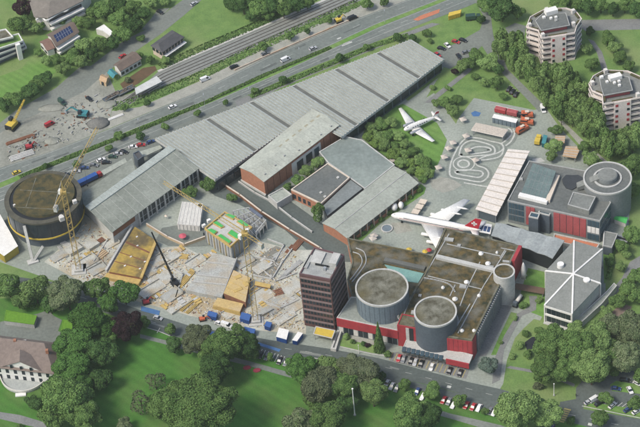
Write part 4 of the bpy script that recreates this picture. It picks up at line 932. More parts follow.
for i in range(9):
    a = pi+pi*(i+.5)/9; b = MB(); b.box((v.x+4.15*cos(a), v.y-1+4.15*sin(a), 1.6), .25, .8, 2.2, a); part(t, 'bay_window', b, m_glass, parent=bay)
for (pxs, lab) in (([(6, 310), (37, 315.5), (34, 324.5), (4, 320.5)], 'long garage wall under a lime green planted roof by the villa'), ([(63, 319.5), (73, 321), (72, 332), (61, 330)], 'short garage under a lime green planted roof beside the big trees')):
    flat_building('garden_garage', lab, 'garage', pxs, 2.6, m_conc, m_hedgeroof, m_hedgeroof, .1, .4, group='green roofed garages at the villa')

# ------------------------------------------------------------------ construction site
def tower_crane(label, base, top, jib_end, h, cj, mast_m):
    bx = P(*base); t = thing('tower_crane', label, 'tower crane', (bx.x, bx.y, 0), 'yellow tower cranes')
    b = MB(); b.box((bx.x, bx.y, 0), 6.5, 6.5, .5); b.box((bx.x, bx.y, .5), 4, 4, .9); part(t, 'base', b, m_concl)
    b = MB(); s_ = 1.0
    for (sx, sy) in ((1, 1), (-1, 1), (-1, -1), (1, -1)): b.tube((bx.x+sx*s_, bx.y+sy*s_, .5), (bx.x+sx*s_, bx.y+sy*s_, h), .13, .13, 4)
    k = 0; z = .5
    cs = [(1, 1), (-1, 1), (-1, -1), (1, -1)]
    while z < h-2:
        for i in range(4):
            a, c = cs[i], cs[(i+1) % 4]
            if k % 2: a, c = c, a
            b.tube((bx.x+a[0]*s_, bx.y+a[1]*s_, z), (bx.x+c[0]*s_, bx.y+c[1]*s_, z+2), .065, .065, 3)
        z += 2; k += 1
    part(t, 'mast', b, mast_m)
    je = P(*jib_end, h+.5); d = Vector((je.x-bx.x, je.y-bx.y, 0)); L_ = d.length; d.normalize(); n_ = Vector((-d.y, d.x, 0))
    def truss(nm, l0, l1, wd, ht, hl):
        b = MB(); o_ = Vector((bx.x, bx.y, h+.6)); N = max(4, int(abs(l1-l0)/2.0))
        pts = []
        for i in range(N+1):
            f = i/N; l = l0+(l1-l0)*f; hh = ht+(hl-ht)*f
            pts.append((o_+d*l-n_*wd, o_+d*l+n_*wd, o_+d*l+Vector((0, 0, hh))))
        for i in range(N):
            for j in range(3): b.tube(pts[i][j], pts[i+1][j], .12, .12, 4)
            b.tube(pts[i][0], pts[i+1][2], .065, .065, 3); b.tube(pts[i][1], pts[i+1][2], .065, .065, 3); b.tube(pts[i][0], pts[i+1][1], .065, .065, 3)
        return part(t, nm, b, mast_m)
    truss('jib', 1, L_, .75, 1.5, .9); truss('counter_jib', -1, -cj, .75, 1.0, .8)
    o_ = Vector((bx.x, bx.y, h)); b = MB(); b.box((bx.x, bx.y, h), 2.6, 2.6, 1.4); b.tube(o_+Vector((0, 0, 1)), o_+Vector((0, 0, 7)), .6, .2, 4); part(t, 'tower_head', b, mast_m)
    b = MB(); b.tube(o_+Vector((0, 0, 6.8)), o_+d*(L_*.66)+Vector((0, 0, 1.9)), .07, .07, 4); b.tube(o_+Vector((0, 0, 6.8)), o_-d*cj+Vector((0, 0, 1.4)), .07, .07, 4); part(t, 'tie_rod', b, m_steel)
    q = o_-d*(cj-1.5); b = MB(); b.box((q.x, q.y, h-1.8), 2.2, 1.6, 2.6, atan2(d.y, d.x)); part(t, 'counterweight', b, m_concl)
    q = o_+n_*1.9+d*.8; b = MB(); b.box((q.x, q.y, h-1.4), 1.6, 1.4, 2.2, atan2(d.y, d.x)); cab = part(t, 'cab', b, m_white)
    b = MB(); b.box((q.x+d.x*.72, q.y+d.y*.72, h-.7), .3, 1.2, 1.2, atan2(d.y, d.x)); part(t, 'cab_window', b, m_glass, parent=cab)
    q = o_+d*(L_*.55); b = MB(); b.box((q.x, q.y, h+.1), 1.4, 1.2, .5, atan2(d.y, d.x)); b.tube((q.x, q.y, h+.1), (q.x, q.y, h-16), .05, .05, 3); b.box((q.x, q.y, h-17), .7, .7, 1.1); part(t, 'trolley_hook', b, m_black)
    return t
tower_crane('yellow tower crane in front of the round theatre', (79, 270), (69.5, 195), (97, 128.5), 47, 11, m_craney)
tower_crane('yellow tower crane beside the blue containers in the building site', (256, 321), (247, 238), (164, 182.5), 52, 11, m_craney)
# mobile cranes
def lattice_boom(t, A_, B2, wd, m_, nm='boom'):
    d = (B2-A_).normalized(); u = d.orthogonal().normalized()*wd; v = d.cross(u); L_ = (B2-A_).length; N = int(L_/1.8); b = MB()
    cs = [u+v, v-u, -u-v, u-v]
    for c in cs: b.tube(A_+c, B2+c*.5, .14, .1, 4)
    for i in range(N):
        for j in range(4):
            f0, f1 = i/N, (i+1)/N; b.tube(mid(A_, B2, f0)+cs[j]*(1-.5*f0), mid(A_, B2, f1)+cs[(j+1) % 4]*(1-.5*f1), .08, .08, 3)
    return part(t, nm, b, m_)
def crawler(name, label, px, rz, col, cat, boom=None, scale=1., arm=None, boom_m=None):
    q = P(*px); t = thing(name, label, cat, (q.x, q.y, 0)); s_ = scale
    d = Vector((cos(rz), sin(rz), 0)); n_ = Vector((-d.y, d.x, 0))
    for k in (-1, 1):
        c = q+n_*(1.3*s_*k); b = MB(); b.box((c.x, c.y, 0), 4.2*s_, .7*s_, .9*s_, rz); part(t, 'track', b, m_black)
    b = MB(); c = q-d*.4*s_; b.box((c.x, c.y, 1.0*s_), 3.6*s_, 2.6*s_, 1.2*s_, rz, top=.94); part(t, 'body', b, col)
    c = q+d*.7*s_+n_*.8*s_; b = MB(); b.box((c.x, c.y, 1.6*s_), 1.5*s_, 1.1*s_, 1.7*s_, rz, top=.9); part(t, 'cab', b, m_glass)
    c = q-d*2.0*s_; b = MB(); b.box((c.x, c.y, 1.1*s_), 1.0*s_, 2.4*s_, 1.0*s_, rz); part(t, 'counterweight', b, m_black)
    if arm:
        e = P(*arm); e = Vector((e.x, e.y, .6)); a0 = q+d*.8*s_+Vector((0, 0, 1.8*s_)); k_ = mid(a0, e, .55)+Vector((0, 0, 2.6*s_))
        b = MB(); b.tube(a0, k_, .38*s_, .3*s_, 4); part(t, 'arm', b, col); b = MB(); b.tube(k_, e+Vector((0, 0, .6)), .28*s_, .2*s_, 4); part(t, 'dipper', b, col)
        b = MB(); b.box((e.x, e.y, .1), 1.2*s_, 1.3*s_, 1.0*s_, rz, top=.7); part(t, 'bucket', b, m_steel)
    if boom: lattice_boom(t, q+Vector((0, 0, 1.8)), boom, .5 if col is not m_black else .34, boom_m or col)
    return t
tipb = P(24.5, 99.5, 14); crawler('crawler_crane', 'yellow crawler crane with raised boom at the dirt yard edge', (13, 127), 1.0, m_yellow, 'crane', Vector((tipb.x, tipb.y, 14)), 1.5)
tipb = P(151.5, 232, 30); crawler('crawler_crane', 'black crawler crane with a thin leaning boom in the building site', (175, 284), 2.0, m_black, 'crane', Vector((tipb.x, tipb.y, 30)), 1.0)
crawler('excavator', 'teal excavator with a bent arm beside the gravel heap', (83, 116), 2.8, m_teal, 'excavator', None, 1.25, (66, 113))
crawler('excavator', 'small red excavator on the dirt yard by the rubble', (30, 148), .2, m_red, 'excavator', None, .9, (38, 146))
crawler('excavator', 'red excavator beside the blue barrier at the site edge', (147, 303), .2, m_red, 'excavator', None, .8, (154, 301))
crawler('excavator', 'small orange excavator in front of the yellow formwork', (203, 320), .1, m_orangev, 'excavator', None, .7, (211, 321))
crawler('excavator', 'small yellow excavator on the gravel strip by the road', (339, 21.5), .4, m_yellow, 'excavator', None, .9, (346, 19))

# formwork building with green membranes
root, pp, cc = flat_building('formwork_building', 'raw concrete block with green membranes and yellow edge boards', 'building shell', [(204.5, 229.5), (230.6, 248), (252.5, 228.2), (225, 212.5)], 8, m_conc, m_concl, m_wood, .9, .5)
for (pxs) in ([(224.5, 215), (233, 219.5), (236.5, 216.5), (228.5, 213.8)], [(236.5, 221.5), (245.5, 227), (250, 226), (241, 219.5)], [(212.5, 223), (221, 228), (224.5, 226.5), (217, 221)], [(227.5, 233.5), (237, 239.5), (240.5, 235.5), (231.5, 229.5)], [(206.5, 230), (214, 235), (217.5, 231.5), (211.5, 228.5)], [(217, 236), (229, 244), (232, 241.5), (221, 234)]):
    q = PP(pxs, 8.6); b = MB(); b.prism(inset(q, .25), 7.9, 8.95); part(root, 'membrane', b, m_green); b = MB(); b.ring(ccw(q), inset(q, .25), 7.9, 8.75); part(root, 'bay_board', b, m_wood)
for i in range(9):
    for (a, c_2) in ((0, 1), (1, 2)):
        b = MB(); wallbox(b, pp[a], pp[c_2], cc, (i+.1)/9, (i+.22)/9, .2, 7.9, -.1, .3); part(root, 'scaffold_post', b, m_wood if i % 2 else m_steel)
for (x, y) in ((247, 232), (241, 239), (209, 222), (204, 227)):
    q = P(x, y, 8); b = MB(); b.box((q.x, q.y, 8), 1.6, 1.2, 1.5, .5); part(root, 'site_box', b, m_white)
t = thing('steel_frame', 'grey unfinished steel frame behind the green membrane block', 'building shell', P(248, 222, 0)[:])
q = PP([(233, 211), (249, 207.5), (266, 220), (256, 232)], 6)
for a in range(5):
    for c in range(4):
        v = mid(mid(q[0], q[1], c/3), mid(q[3], q[2], c/3), a/4); b = MB(); b.box((v.x, v.y, 0), .4, .4, 6); part(t, 'column', b, m_concl)
for a in range(5):
    A_, B2 = mid(q[0], q[3], a/4), mid(q[1], q[2], a/4); b = MB(); b.tube(A_, B2, .22, .22, 4); part(t, 'beam', b, m_concl)
for c in range(4):
    A_, B2 = mid(q[0], q[1], c/3), mid(q[3], q[2], c/3); b = MB(); b.tube(A_, B2, .2, .2, 4); part(t, 'beam', b, m_steel)
b = MB(); b.prism(inset(q, .6), 2.6, 2.9); part(t, 'floor_slab', b, m_conc)
b = MB(); wallbox(b, q[1], q[2], cen(q), 0, 1, .5, 5.4, -.3, .1); part(t, 'wall_panel', b, m_conc)
b = MB(); wallbox(b, q[1], q[2], cen(q), .1, .8, 6.0, 6.6, -1.0, .3); part(t, 'blue_edge_beam', b, mat('faded blue beam', (.13, .15, .2), None, .4, .6))
# yellow tarpaulined pit
def yellowdeck(name, label, pix, z, m_, extra_rows=3, cat='formwork deck', low=0):
    q = PP(pix, z); c = cen(q); t = thing(name, label, cat, (c.x, c.y, 0))
    b = MB(); b.prism(q, low, z-.15); part(t, 'scaffold', b, m_rust)
    b = MB(); b.prism(q, z-.15, z); part(t, 'deck', b, m_)
    return t, q
m_tarp = mat('muddy yellow tarpaulin', (.40, .28, .06), (.13, .10, .05), .11, .8, 10, (.38, .62))
t, q = yellowdeck('covered_pit', 'trapezoid pit roof of muddy yellow sheeting', [(134.7, 226.5), (156, 240.5), (141, 277.5), (109, 271.5)], 3, m_tarp)
for k in (.34, .36, .58, .78):
    A_, B2 = mid(q[0], q[3], k), mid(q[1], q[2], k); b = MB(); b.tube(A_+Vector((0, 0, .05)), B2+Vector((0, 0, .05)), .22, .22, 4); part(t, 'batten', b, m_rust)
b = MB(); A_, B2 = P(106, 275, 1.5), P(140, 282, 1.5); d = B2-A_; b.box((mid(A_, B2).x, mid(A_, B2).y, 0), d.length, 3.2, 1.8, atan2(d.y, d.x)); part(t, 'edge_board', b, m_wood)
b = MB(); A_, B2 = P(156, 241, 3), P(141, 278, 3); d = B2-A_; b.box((mid(A_, B2).x, mid(A_, B2).y, 2.6), d.length, 1.2, .7, atan2(d.y, d.x)); part(t, 'edge_board', b, m_wood)
A_, B2 = P(132.5, 226, 3), P(106, 271, 3); b = MB(); d = B2-A_; b.box((mid(A_, B2).x, mid(A_, B2).y, 2), d.length, 1.0, 1.7, atan2(d.y, d.x)); part(t, 'side_wall', b, m_concl)
for (x, y) in ((137, 237), (137.5, 246), (131, 257), (125, 266), (145, 262), (140, 269)):
    v = P(x, y, 3); b = MB(); b.box((v.x, v.y, 3), .9, .6, .35, .5); part(t, 'sandbag', b, m_white)
# concrete slab with timber deck beside it
t = thing('concrete_slab', 'broad new concrete slab with upstands in the building site', 'concrete slab', P(205, 280, 0)[:])
q = PP([(213.5, 252.5), (237, 259), (222, 297.5), (186, 290)], 2.2); b = MB(); b.prism(q, 0, 2.2); part(t, 'slab', b, mat('fresh concrete', (.40, .41, .385), (.28, .29, .27), .2, .9, 10, (.3, .7), c3=(.36, .32, .25), scale3=.12, grain=.2))
for k in (.28, .62, .8):
    A_, B2 = mid(q[0], q[3], k), mid(q[1], q[2], k-.1); d = B2-A_; b = MB(); b.box((mid(A_, B2).x, mid(A_, B2).y, 2.2), d.length, .4, .9, atan2(d.y, d.x)); part(t, 'upstand', b, m_concl)
A_, B2 = q[1], q[2]; d = B2-A_; b = MB(); b.box((mid(A_, B2).x, mid(A_, B2).y, 2.2), d.length, .5, 1.0, atan2(d.y, d.x)); part(t, 'upstand', b, m_conc)
m_deck = mat('plywood deck', (.50, .37, .16), (.40, .29, .12), .25, .85, 8, c3=(.46, .36, .21), scale3=.12)
t, q = yellowdeck('formwork_deck', 'upper yellow plywood deck next to the concrete slab', [(233.5, 270), (250, 277.5), (245.5, 302), (223.5, 293)], 4, m_deck)
for k in (.25, .5, .75): A_, B2 = mid(q[0], q[3], k), mid(q[1], q[2], k); b = MB(); b.tube(A_, B2, .14, .14, 4); part(t, 'joint_batten', b, m_wood)
for (x, y, sx, sy) in ((238, 277, 3, 2), (246, 284, 2, 3), (238, 290, 4, 1.5)): v = P(x, y, 4); b = MB(); b.box((v.x, v.y, 4), sx, sy, .25, .4); part(t, 'plywood_stack', b, m_wood)
t, q = yellowdeck('formwork_deck', 'lower yellow plywood deck nearest the road', [(217.5, 297.5), (243.5, 303.5), (240, 311.5), (213, 305)], 2.5, m_deck)
b = MB(); wallbox(b, q[3], q[2], cen(q), 0, 1, .1, 2.3, -.1, .25); part(t, 'edge_board', b, m_wood)
t, q = yellowdeck('formwork_bridge', 'narrow yellow timber bridge beside the tower crane mast', [(255, 281), (271, 284.5), (270, 288), (254.5, 285)], 2, m_wood, low=1.5)
# retaining walls and hoarding
def wall_run(name, label, cat, pix, h, wd, m_, capm=None, z0=0):
    w_ = PP(pix); c = w_[0]; t = thing(name, label, cat, (c.x, c.y, 0))
    for A_, B2 in zip(w_[:-1], w_[1:]):
        d = B2-A_; b = MB(); b.box((mid(A_, B2).x, mid(A_, B2).y, z0), d.length+wd, wd, h, atan2(d.y, d.x)); part(t, 'panel', b, m_)
        if capm: b = MB(); b.box((mid(A_, B2).x, mid(A_, B2).y, z0+h+.003), d.length+wd, wd+.2, .15, atan2(d.y, d.x)); part(t, 'capping', b, capm)
    return t
wall_run('site_hoarding', 'tan timber hoarding bent round the gravel apron', 'hoarding', [(147, 226), (168, 239), (184.5, 246.5), (205, 239)], 1.6, .35, m_woodl, m_beige)
wall_run('boundary_wall', 'long low wall with pale coping along the dark service lane', 'wall', [(217, 182), (240, 197), (262, 214), (290, 232), (320, 250), (324, 254)], 1.6, .5, m_rust, m_beige)
wall_run('boundary_wall', 'low pale wall along the brick hall side of the service lane', 'wall', [(239, 183), (255, 194), (272, 203), (292, 219), (312, 233)], 1.0, .4, m_conc, m_concl)
for (L_, lab) in (([(252, 276), (272, 280), (283, 262), (292, 250)], 'grey retaining wall bending round the square pit'), ([(256, 258), (275, 262), (284, 246), (268, 240)], 'thin concrete wall around the earth square'), ([(259, 300), (281, 309), (300, 300)], 'pale foundation wall near the tower foot'),
                  ([(165, 264), (183, 275), (176, 298)], 'pale foundation wall left of the big slab'), ([(94, 262), (108, 240), (122, 234)], 'pale retaining wall left of the yellow sheeting'), ([(262, 270), (276, 282), (296, 274)], 'narrow footing in the pale pit floor')):
    wall_run('foundation_wall', lab, 'wall', L_, .9, .45, m_concl)
b = MB(); b.face([(q.x, q.y, Z*6) for q in ccw(PP([(252, 262), (276, 246), (286, 250), (272, 279), (250, 273)]))]); struct('earth_patch', b, mat('grey earth', (.22, .215, .18), (.17, .165, .14), .3, 1., 8))
rnd = random.Random(12)
SL = [((60, 256), 9, 5, .7), ((74, 250), 7, 6, 1.2), ((88, 262), 9, 6, .5), ((98, 270), 8, 5, .8), ((92, 246), 6, 5, 1.4), ((112, 244), 7, 4, .6), ((158, 262), 9, 7, .4), ((162, 280), 11, 8, .5), ((152, 290), 12, 6, .6), ((172, 296), 9, 6, .9), ((172, 258), 8, 5, .6), ((196, 262), 9, 5, .4), ((150, 272), 6, 6, .7), ((232, 312), 9, 5, .3), ((262, 296), 10, 8, .5), ((276, 304), 12, 9, .35), ((292, 304), 9, 10, .4), ((294, 288), 10, 8, .5), ((264, 312), 8, 4, .5), ((285, 318), 10, 5, .3), ((262, 268), 8, 6, .5), ((244, 262), 9, 6, .6), ((180, 306), 12, 4, .3), ((128, 286), 7, 6, .5), ((282, 254), 8, 4, .4)]
for i, ((x, y), a, c, h) in enumerate(SL):
    q = P(x, y); b = MB(); rz = .62+rnd.uniform(-.06, .06); b.box((q.x, q.y, 0), a, c, h, rz)
    for k in (-1, 1):
        if rnd.random() < .35: b.box((q.x-sin(rz)*k*c/2*.92, q.y+cos(rz)*k*c/2*.92, h), a, .25, rnd.uniform(.3, .8), rz)
    if rnd.random() < .5: b.box((q.x+cos(rz)*a*.45, q.y+sin(rz)*a*.45, h), .3, c, rnd.uniform(.4, 1.4), rz)
    where = ['by the theatre foot', 'near the theatre crane', 'below the crane base', 'left of the yellow sheeting foot', 'beside the hall corner', 'at the sheeting top edge', 'under the hoarding', 'right of the yellow sheeting', 'below the black crane', 'left of the big slab foot', 'at the hoarding bend', 'above the big slab', 'touching the yellow sheeting', 'beside the tall blue container', 'right of the second crane', 'in the middle of the pale pit', 'at the tower wall', 'left of the tower', 'right of the blue containers', 'before the tower foot', 'beside the earth square', 'below the green block', 'along the site road', 'by the roadside trees', 'above the earth square'][i]
    solo('foundation_block', b, mat('dusty concrete', (.46, .46, .415), (.33, .335, .30), .3, .95, 10, (.3, .7), c3=(.40, .34, .24), scale3=.16, grain=.22) if i % 3 else mat('stained concrete', (.37, .375, .345), (.26, .265, .24), .3, .95, 10, (.3, .7), c3=(.36, .30, .20), scale3=.2, grain=.22), 'pale concrete foundation block '+where, 'foundation', 'foundation blocks of the building site')
def dpile(pix, n, seed, size, mats, zmax=1.2, hl=(1, 4)):
    rnd = random.Random(seed); b = MB(); xs = [p[0] for p in pix]; ys = [p[1] for p in pix]; k = 0
    while k < n:
        x, y = rnd.uniform(min(xs), max(xs)), rnd.uniform(min(ys), max(ys))
        if not inpoly(x, y, pix): continue
        q = P(x, y); k += 1
        L_ = rnd.uniform(*hl)*size; wd = rnd.uniform(.25, .9)*size*(.4 if L_ > 2.5 else 1.); hh = rnd.uniform(.15, zmax)
        b.box((q.x, q.y, 0.02), L_, wd, hh, rnd.choice((.62, .62+pi/2, rnd.uniform(0, pi))), rnd.randrange(len(mats)), rnd.uniform(.6, 1))
    return b
SITE = [(48, 262), (72, 242), (86, 222), (112, 238), (132, 226), (158, 250), (186, 249), (205, 260), (230, 264), (256, 244), (292, 252), (300, 262), (304, 330), (262, 328), (190, 314), (140, 300), (100, 290)]
dm = [m_concl, m_conc, m_wood, m_concl, m_woodl, m_whitew, m_woodl, m_beige, m_rust, mat('new timber', (.50, .36, .17), (.40, .29, .13), .5, .9), m_steel, m_whitew, mat('dull grey block', (.24, .24, .225), None, .5, .9)]
b = dpile(SITE, 3600, 3, .42, dm, .55, (.4, 4)); solo('building_rubble', b, dm, 'scattered rubble, boards and offcuts over the pale building site', 'rubble', kind='stuff')
YARD = [(4, 150), (40, 128), (70, 100), (95, 92), (118, 100), (106, 126), (50, 148), (10, 164)]
b = dpile(YARD, 260, 5, .6, [m_conc, m_concl, mat('dull grey block', ()), m_rust, m_dirt], .8, (.4, 3.5)); solo('yard_debris', b, [m_conc, m_conc, MATS['dull grey block'], m_rust, m_dirt], 'scattered stones and scrap over the grey dirt yard', 'rubble', kind='stuff')
# panels of formwork laid out in rows
rnd = random.Random(31); names = ['left of the black crane', 'beside the sheeting foot', 'below the hoarding bend', 'at the slab top', 'by the slab left edge', 'at the lower slab corner', 'near the pit centre', 'by the second crane foot', 'left of the tower foot', 'under the green block', 'by the theatre crane', 'above the roadside trees', 'by the red excavator', 'behind the orange excavator', 'right of the upper deck', 'at the earth square']
for (x, y), nm_ in zip(((163, 270), (146, 284), (176, 252), (208, 256), (192, 272), (196, 300), (270, 292), (262, 304), (297, 296), (238, 264), (86, 256), (168, 304), (158, 296), (180, 300), (254, 292), (266, 262)), names):
    q = P(x, y); rz = .62+rnd.choice((0, pi/2))+rnd.uniform(-.1, .1); t = thing('formwork_panel_stack', 'low stack of yellow and pale formwork panels '+nm_, 'formwork panels', (q.x, q.y, 0), 'formwork panel stacks', rz)
    for k in range(rnd.randint(3, 5)):
        b = MB(); b.box((k*1.5-2.5, rnd.uniform(-.3, .3), .03), 1.2, rnd.uniform(2, 3.6), rnd.uniform(.2, .7)); part(t, 'panel', b, rnd.choice([m_wood, m_woodl, m_wood, m_concl, m_craney]), local=True)
# stacks of boards and beams
def stack(label, px, rz, L_, wd, n, m_, nm='timber_stack', cat='timber stack', group='board stacks on the building site'):
    q = P(*px); t = thing(nm, label, cat, (q.x, q.y, 0), group, rz)
    for i in range(n):
        b = MB(); b.box((0, (i-(n-1)/2)*wd*1.25, .02+.03*(i % 3)), L_, wd, .3); b.box((0.05*i, (i-(n-1)/2)*wd*1.25, .35+.02*(i % 2)), L_*.95, wd*.9, .28); part(t, 'board', b, m_, local=True)
    return t
stack('fan of brown beams on the earth square', (297, 245.5), .95, 7, .5, 5, m_rust)
stack('row of rusty beams beside the earth square', (290, 250), .95, 6, .45, 4, m_rust)
stack('pale boards laid parallel beside the office tower, the upper row', (293, 268), .75, 11, .4, 5, m_concl)
stack('pale boards laid parallel beside the office tower, the lower row', (287, 274), .75, 10, .35, 4, m_conc)
stack('stack of brown timber in the pale pit', (278, 293), .3, 4.5, .8, 4, m_rust)
stack('yellow boards left of the concrete slab', (188, 277), .9, 7, .6, 4, m_wood)
stack('yellow boards at the foot of the slab corner', (183, 283), .9, 6, .6, 4, m_wood)
stack('yellow beams behind the orange excavator', (187, 306), .8, 8, .5, 3, m_craney)
stack('yellow beams at the road edge left of the white van', (192, 309), .8, 7, .5, 3, m_craney)
stack('tan timber left of the yellow sheeting', (98, 243), .7, 7, .6, 4, m_rust)
stack('pale boards between crane and yellow sheeting', (101, 255), .75, 6, .9, 4, m_woodl)
stack('yellow planks under the hoarding bend', (184, 257), -.3, 4, .8, 3, m_wood)
stack('grey beams leaning by the theatre', (65, 244), -.75, 9, .5, 4, m_concl)
stack('long pale beams beside the crane foot', (63, 252), -1.1, 9, .45, 3, m_conc)
stack('rails stacked across the dirt yard', (20, 140), .35, 14, .4, 4, m_rust, 'rail_stack', 'rail stack')
stack('grey sleepers stacked in the dirt yard', (22, 156), .35, 12, .8, 4, m_concl, 'sleeper_stack', 'sleeper stack')
stack('white barriers on the grey yard by the road', (116, 117.5), .42, 8, .6, 2, m_white, 'barrier_stack', 'barrier stack')
# heaps
def heap(label, px, rx, ry, h, m_):
    q = P(*px); n = 26; rings = []; rnd = random.Random(px[0])
    for k in range(5):
        f = k/4; r_ = 1-f*.93
        rings.append([Vector((q.x+rx*r_*cos(2*pi*i/n)*(1+rnd.uniform(-.07, .07)), q.y+ry*r_*sin(2*pi*i/n)*(1+rnd.uniform(-.07, .07)), h*(1-(1-f)**1.4)*rnd.uniform(.9, 1.1))) for i in range(n)])
    b = MB(); b.loft(rings); return solo('gravel_heap', b, m_, label, 'gravel heap', smooth=True)
heap('dark grey gravel heap beside the upper road', (98.5, 123.5), 5.8, 4.4, 2.4, mat('grey gravel', (.175, .175, .16), (.12, .12, .11), 1.2, 1.))
heap('low brown soil heap at the station yard', (107, 104), 5, 4, 1.2, m_dirt)
heap('small grey soil heap in the dirt yard centre', (52, 141), 4, 3, 1.3, m_dirt)
heap('long low soil heap by the pale road', (52, 108), 7, 3, 1.0, m_dirt)

# ------------------------------------------------------------------ aircraft
def fus(mb, stations, n=18, mi=0):
    rings = [[(x, r*cos(2*pi*i/n), z+rz_*sin(2*pi*i/n)) for i in range(n)] for x, r, rz_, z in stations]
    mb.loft(rings, mi)
def wing(mb, root_x, root_c, tip_x, tip_c, y0, y1, z0, z1, th0, th1, mi=0):
    """x forward; leading edge at root_x / tip_x, chord towards -x"""
    r, t_ = [], []
    prof = [(0, 0), (.08, .6), (.3, 1.), (.65, .7), (1, .05), (1, -.05), (.65, -.35), (.3, -.55), (.08, -.4)]
    for (lst, lx, ch, y, z, th) in ((r, root_x, root_c, y0, z0, th0), (t_, tip_x, tip_c, y1, z1, th1)):
        for a, h in prof: lst.append((lx-a*ch, y, z+h*th/1.5))
    if y1 > y0: mb.loft([r, t_], mi)
    else: mb.loft([t_, r], mi)
def orient(t, nose, tail): d = nose-tail; t.rotation_euler = (0, 0, atan2(d.y, d.x))
# old propeller airliner on the lawn (nose up-tail down)
nz, tl_ = P(404, 130.8, 2.5), P(437.5, 115.5, 2.5)
d = (nz-tl_); d.z = 0; d.normalize(); c = nz-d*7.0
t = thing('propeller_plane', 'white twin propeller aircraft parked on the lawn among shrubs', 'aeroplane', (c.x, c.y, 0)); t.rotation_euler = (0, radians(0), atan2(d.y, d.x))
b = MB(); fus(b, [(7, .15, .15, 2.9), (6.6, .7, .75, 2.9), (5.5, 1.15, 1.25, 2.95), (3.5, 1.3, 1.4, 2.9), (-2, 1.3, 1.4, 2.7), (-7, .95, 1.0, 2.35), (-11, .45, .5, 2.1), (-12.6, .1, .15, 2.1)])
for v in range(len(b.v)): pass
part(t, 'fuselage', b, m_metal, True, True)
for s_ in (1, -1):
    b = MB(); wing(b, 3.6, 4.6, 3.2, 4.2, s_*.9, s_*4.5, 1.9, 2.0, .6, .55); wing(b, 3.2, 4.2, .8, 1.7, s_*4.5, s_*14.6, 2.0, 2.8, .55, .2); part(t, 'wing', b, m_metal, True, True)
    b = MB(); fus(b, [(5.6, .45, .45, 2.2), (5.2, .75, .75, 2.2), (3, .75, .75, 2.1), (0, .3, .3, 2.0)], 14)
    b.v = [(x, y+s_*3.1, z) for x, y, z in b.v]; e_ = part(t, 'engine', b, m_steel, True, True)
    b = MB(); b.box((5.62, s_*3.1, .6), .08, .22, 3.2); b.box((5.62, s_*3.1, 2.1), .08, 3.2, .22); part(t, 'propeller', b, m_black, local=True, parent=e_)
    b = MB(); b.tube((4, s_*3.1, .5), (4, s_*3.1, 1.6), .12); b.tube((4, s_*3.1-.2, .55), (4, s_*3.1+.2, .55), .55, n=12); part(t, 'wheel', b, m_black, local=True)
    b = MB(); wing(b, -9.6, 1.9, -10.6, 1.1, s_*.2, s_*4.0, 2.4, 2.5, .25, .12); part(t, 'tailplane', b, m_metal, True, True)
b = MB(); b.hexa([(-8.6, -.12, 2.6), (-12.3, -.08, 2.3), (-12.3, .08, 2.3), (-8.6, .12, 2.6)], [(-11.0, -.06, 5.4), (-12.6, -.05, 5.2), (-12.6, .05, 5.2), (-11.0, .06, 5.4)]); fin = part(t, 'tail_fin', b, m_metal, local=True)
b = MB(); b.hexa([(-10.2, -.16, 3.9), (-12.45, -.13, 3.7), (-12.45, .13, 3.7), (-10.2, .16, 3.9)], [(-11.0, -.13, 5.0), (-12.6, -.12, 4.9), (-12.6, .12, 4.9), (-11.0, .13, 5.0)]); part(t, 'red_mark', b, m_red, local=True, parent=fin)
b = MB(); b.box((5.0, 0, 3.65), 1.2, 1.6, .5, 0, 0, .7); part(t, 'windscreen', b, m_glass, local=True)
b = MB()
for i in range(7):
    for s_ in (1, -1): b.box((2.6-i*1.25, s_*1.25, 3.0), .5, .2, .45)
part(t, 'window', b, m_glass, local=True)
# four jet airliner beside the mossy roof
nz, tl_ = P(391, 214.3, 4.0), P(471, 230, 4.0)
d = (nz-tl_); d.z = 0; d.normalize(); c = nz-d*21
t = thing('jet_airliner', 'white four engined jet airliner with red white-crossed fin', 'aeroplane', (c.x, c.y, 0)); t.rotation_euler = (0, 0, atan2(d.y, d.x))
b = MB(); fus(b, [(21, .1, .1, 3.5), (20.4, .75, .75, 3.6), (18.8, 1.4, 1.45, 3.85), (16, 1.75, 1.85, 4.1), (10, 1.8, 1.9, 4.2), (-8, 1.8, 1.9, 4.2), (-14, 1.4, 1.5, 4.5), (-19, .75, .8, 4.9), (-21.5, .15, .2, 5.1)], 20)
part(t, 'fuselage', b, m_white, True, True)
b = MB()
for s_ in (1, -1):
    b.box((1.5, s_*1.79, 4.25), 30, .08, .13); 
part(t, 'cheat_line', b, mat('faded red stripe', (.42, .12, .11), None, .4, .6), local=True)
b = MB()
for s_ in (1, -1):
    b.box((1.5, s_*1.83, 4.86), 26, .06, .26)
part(t, 'window_line', b, m_bglass, local=True)
b = MB(); b.box((18.6, 0, 4.55), 1.2, 1.9, .62, 0, 0, .7); part(t, 'windscreen', b, m_glass, local=True)
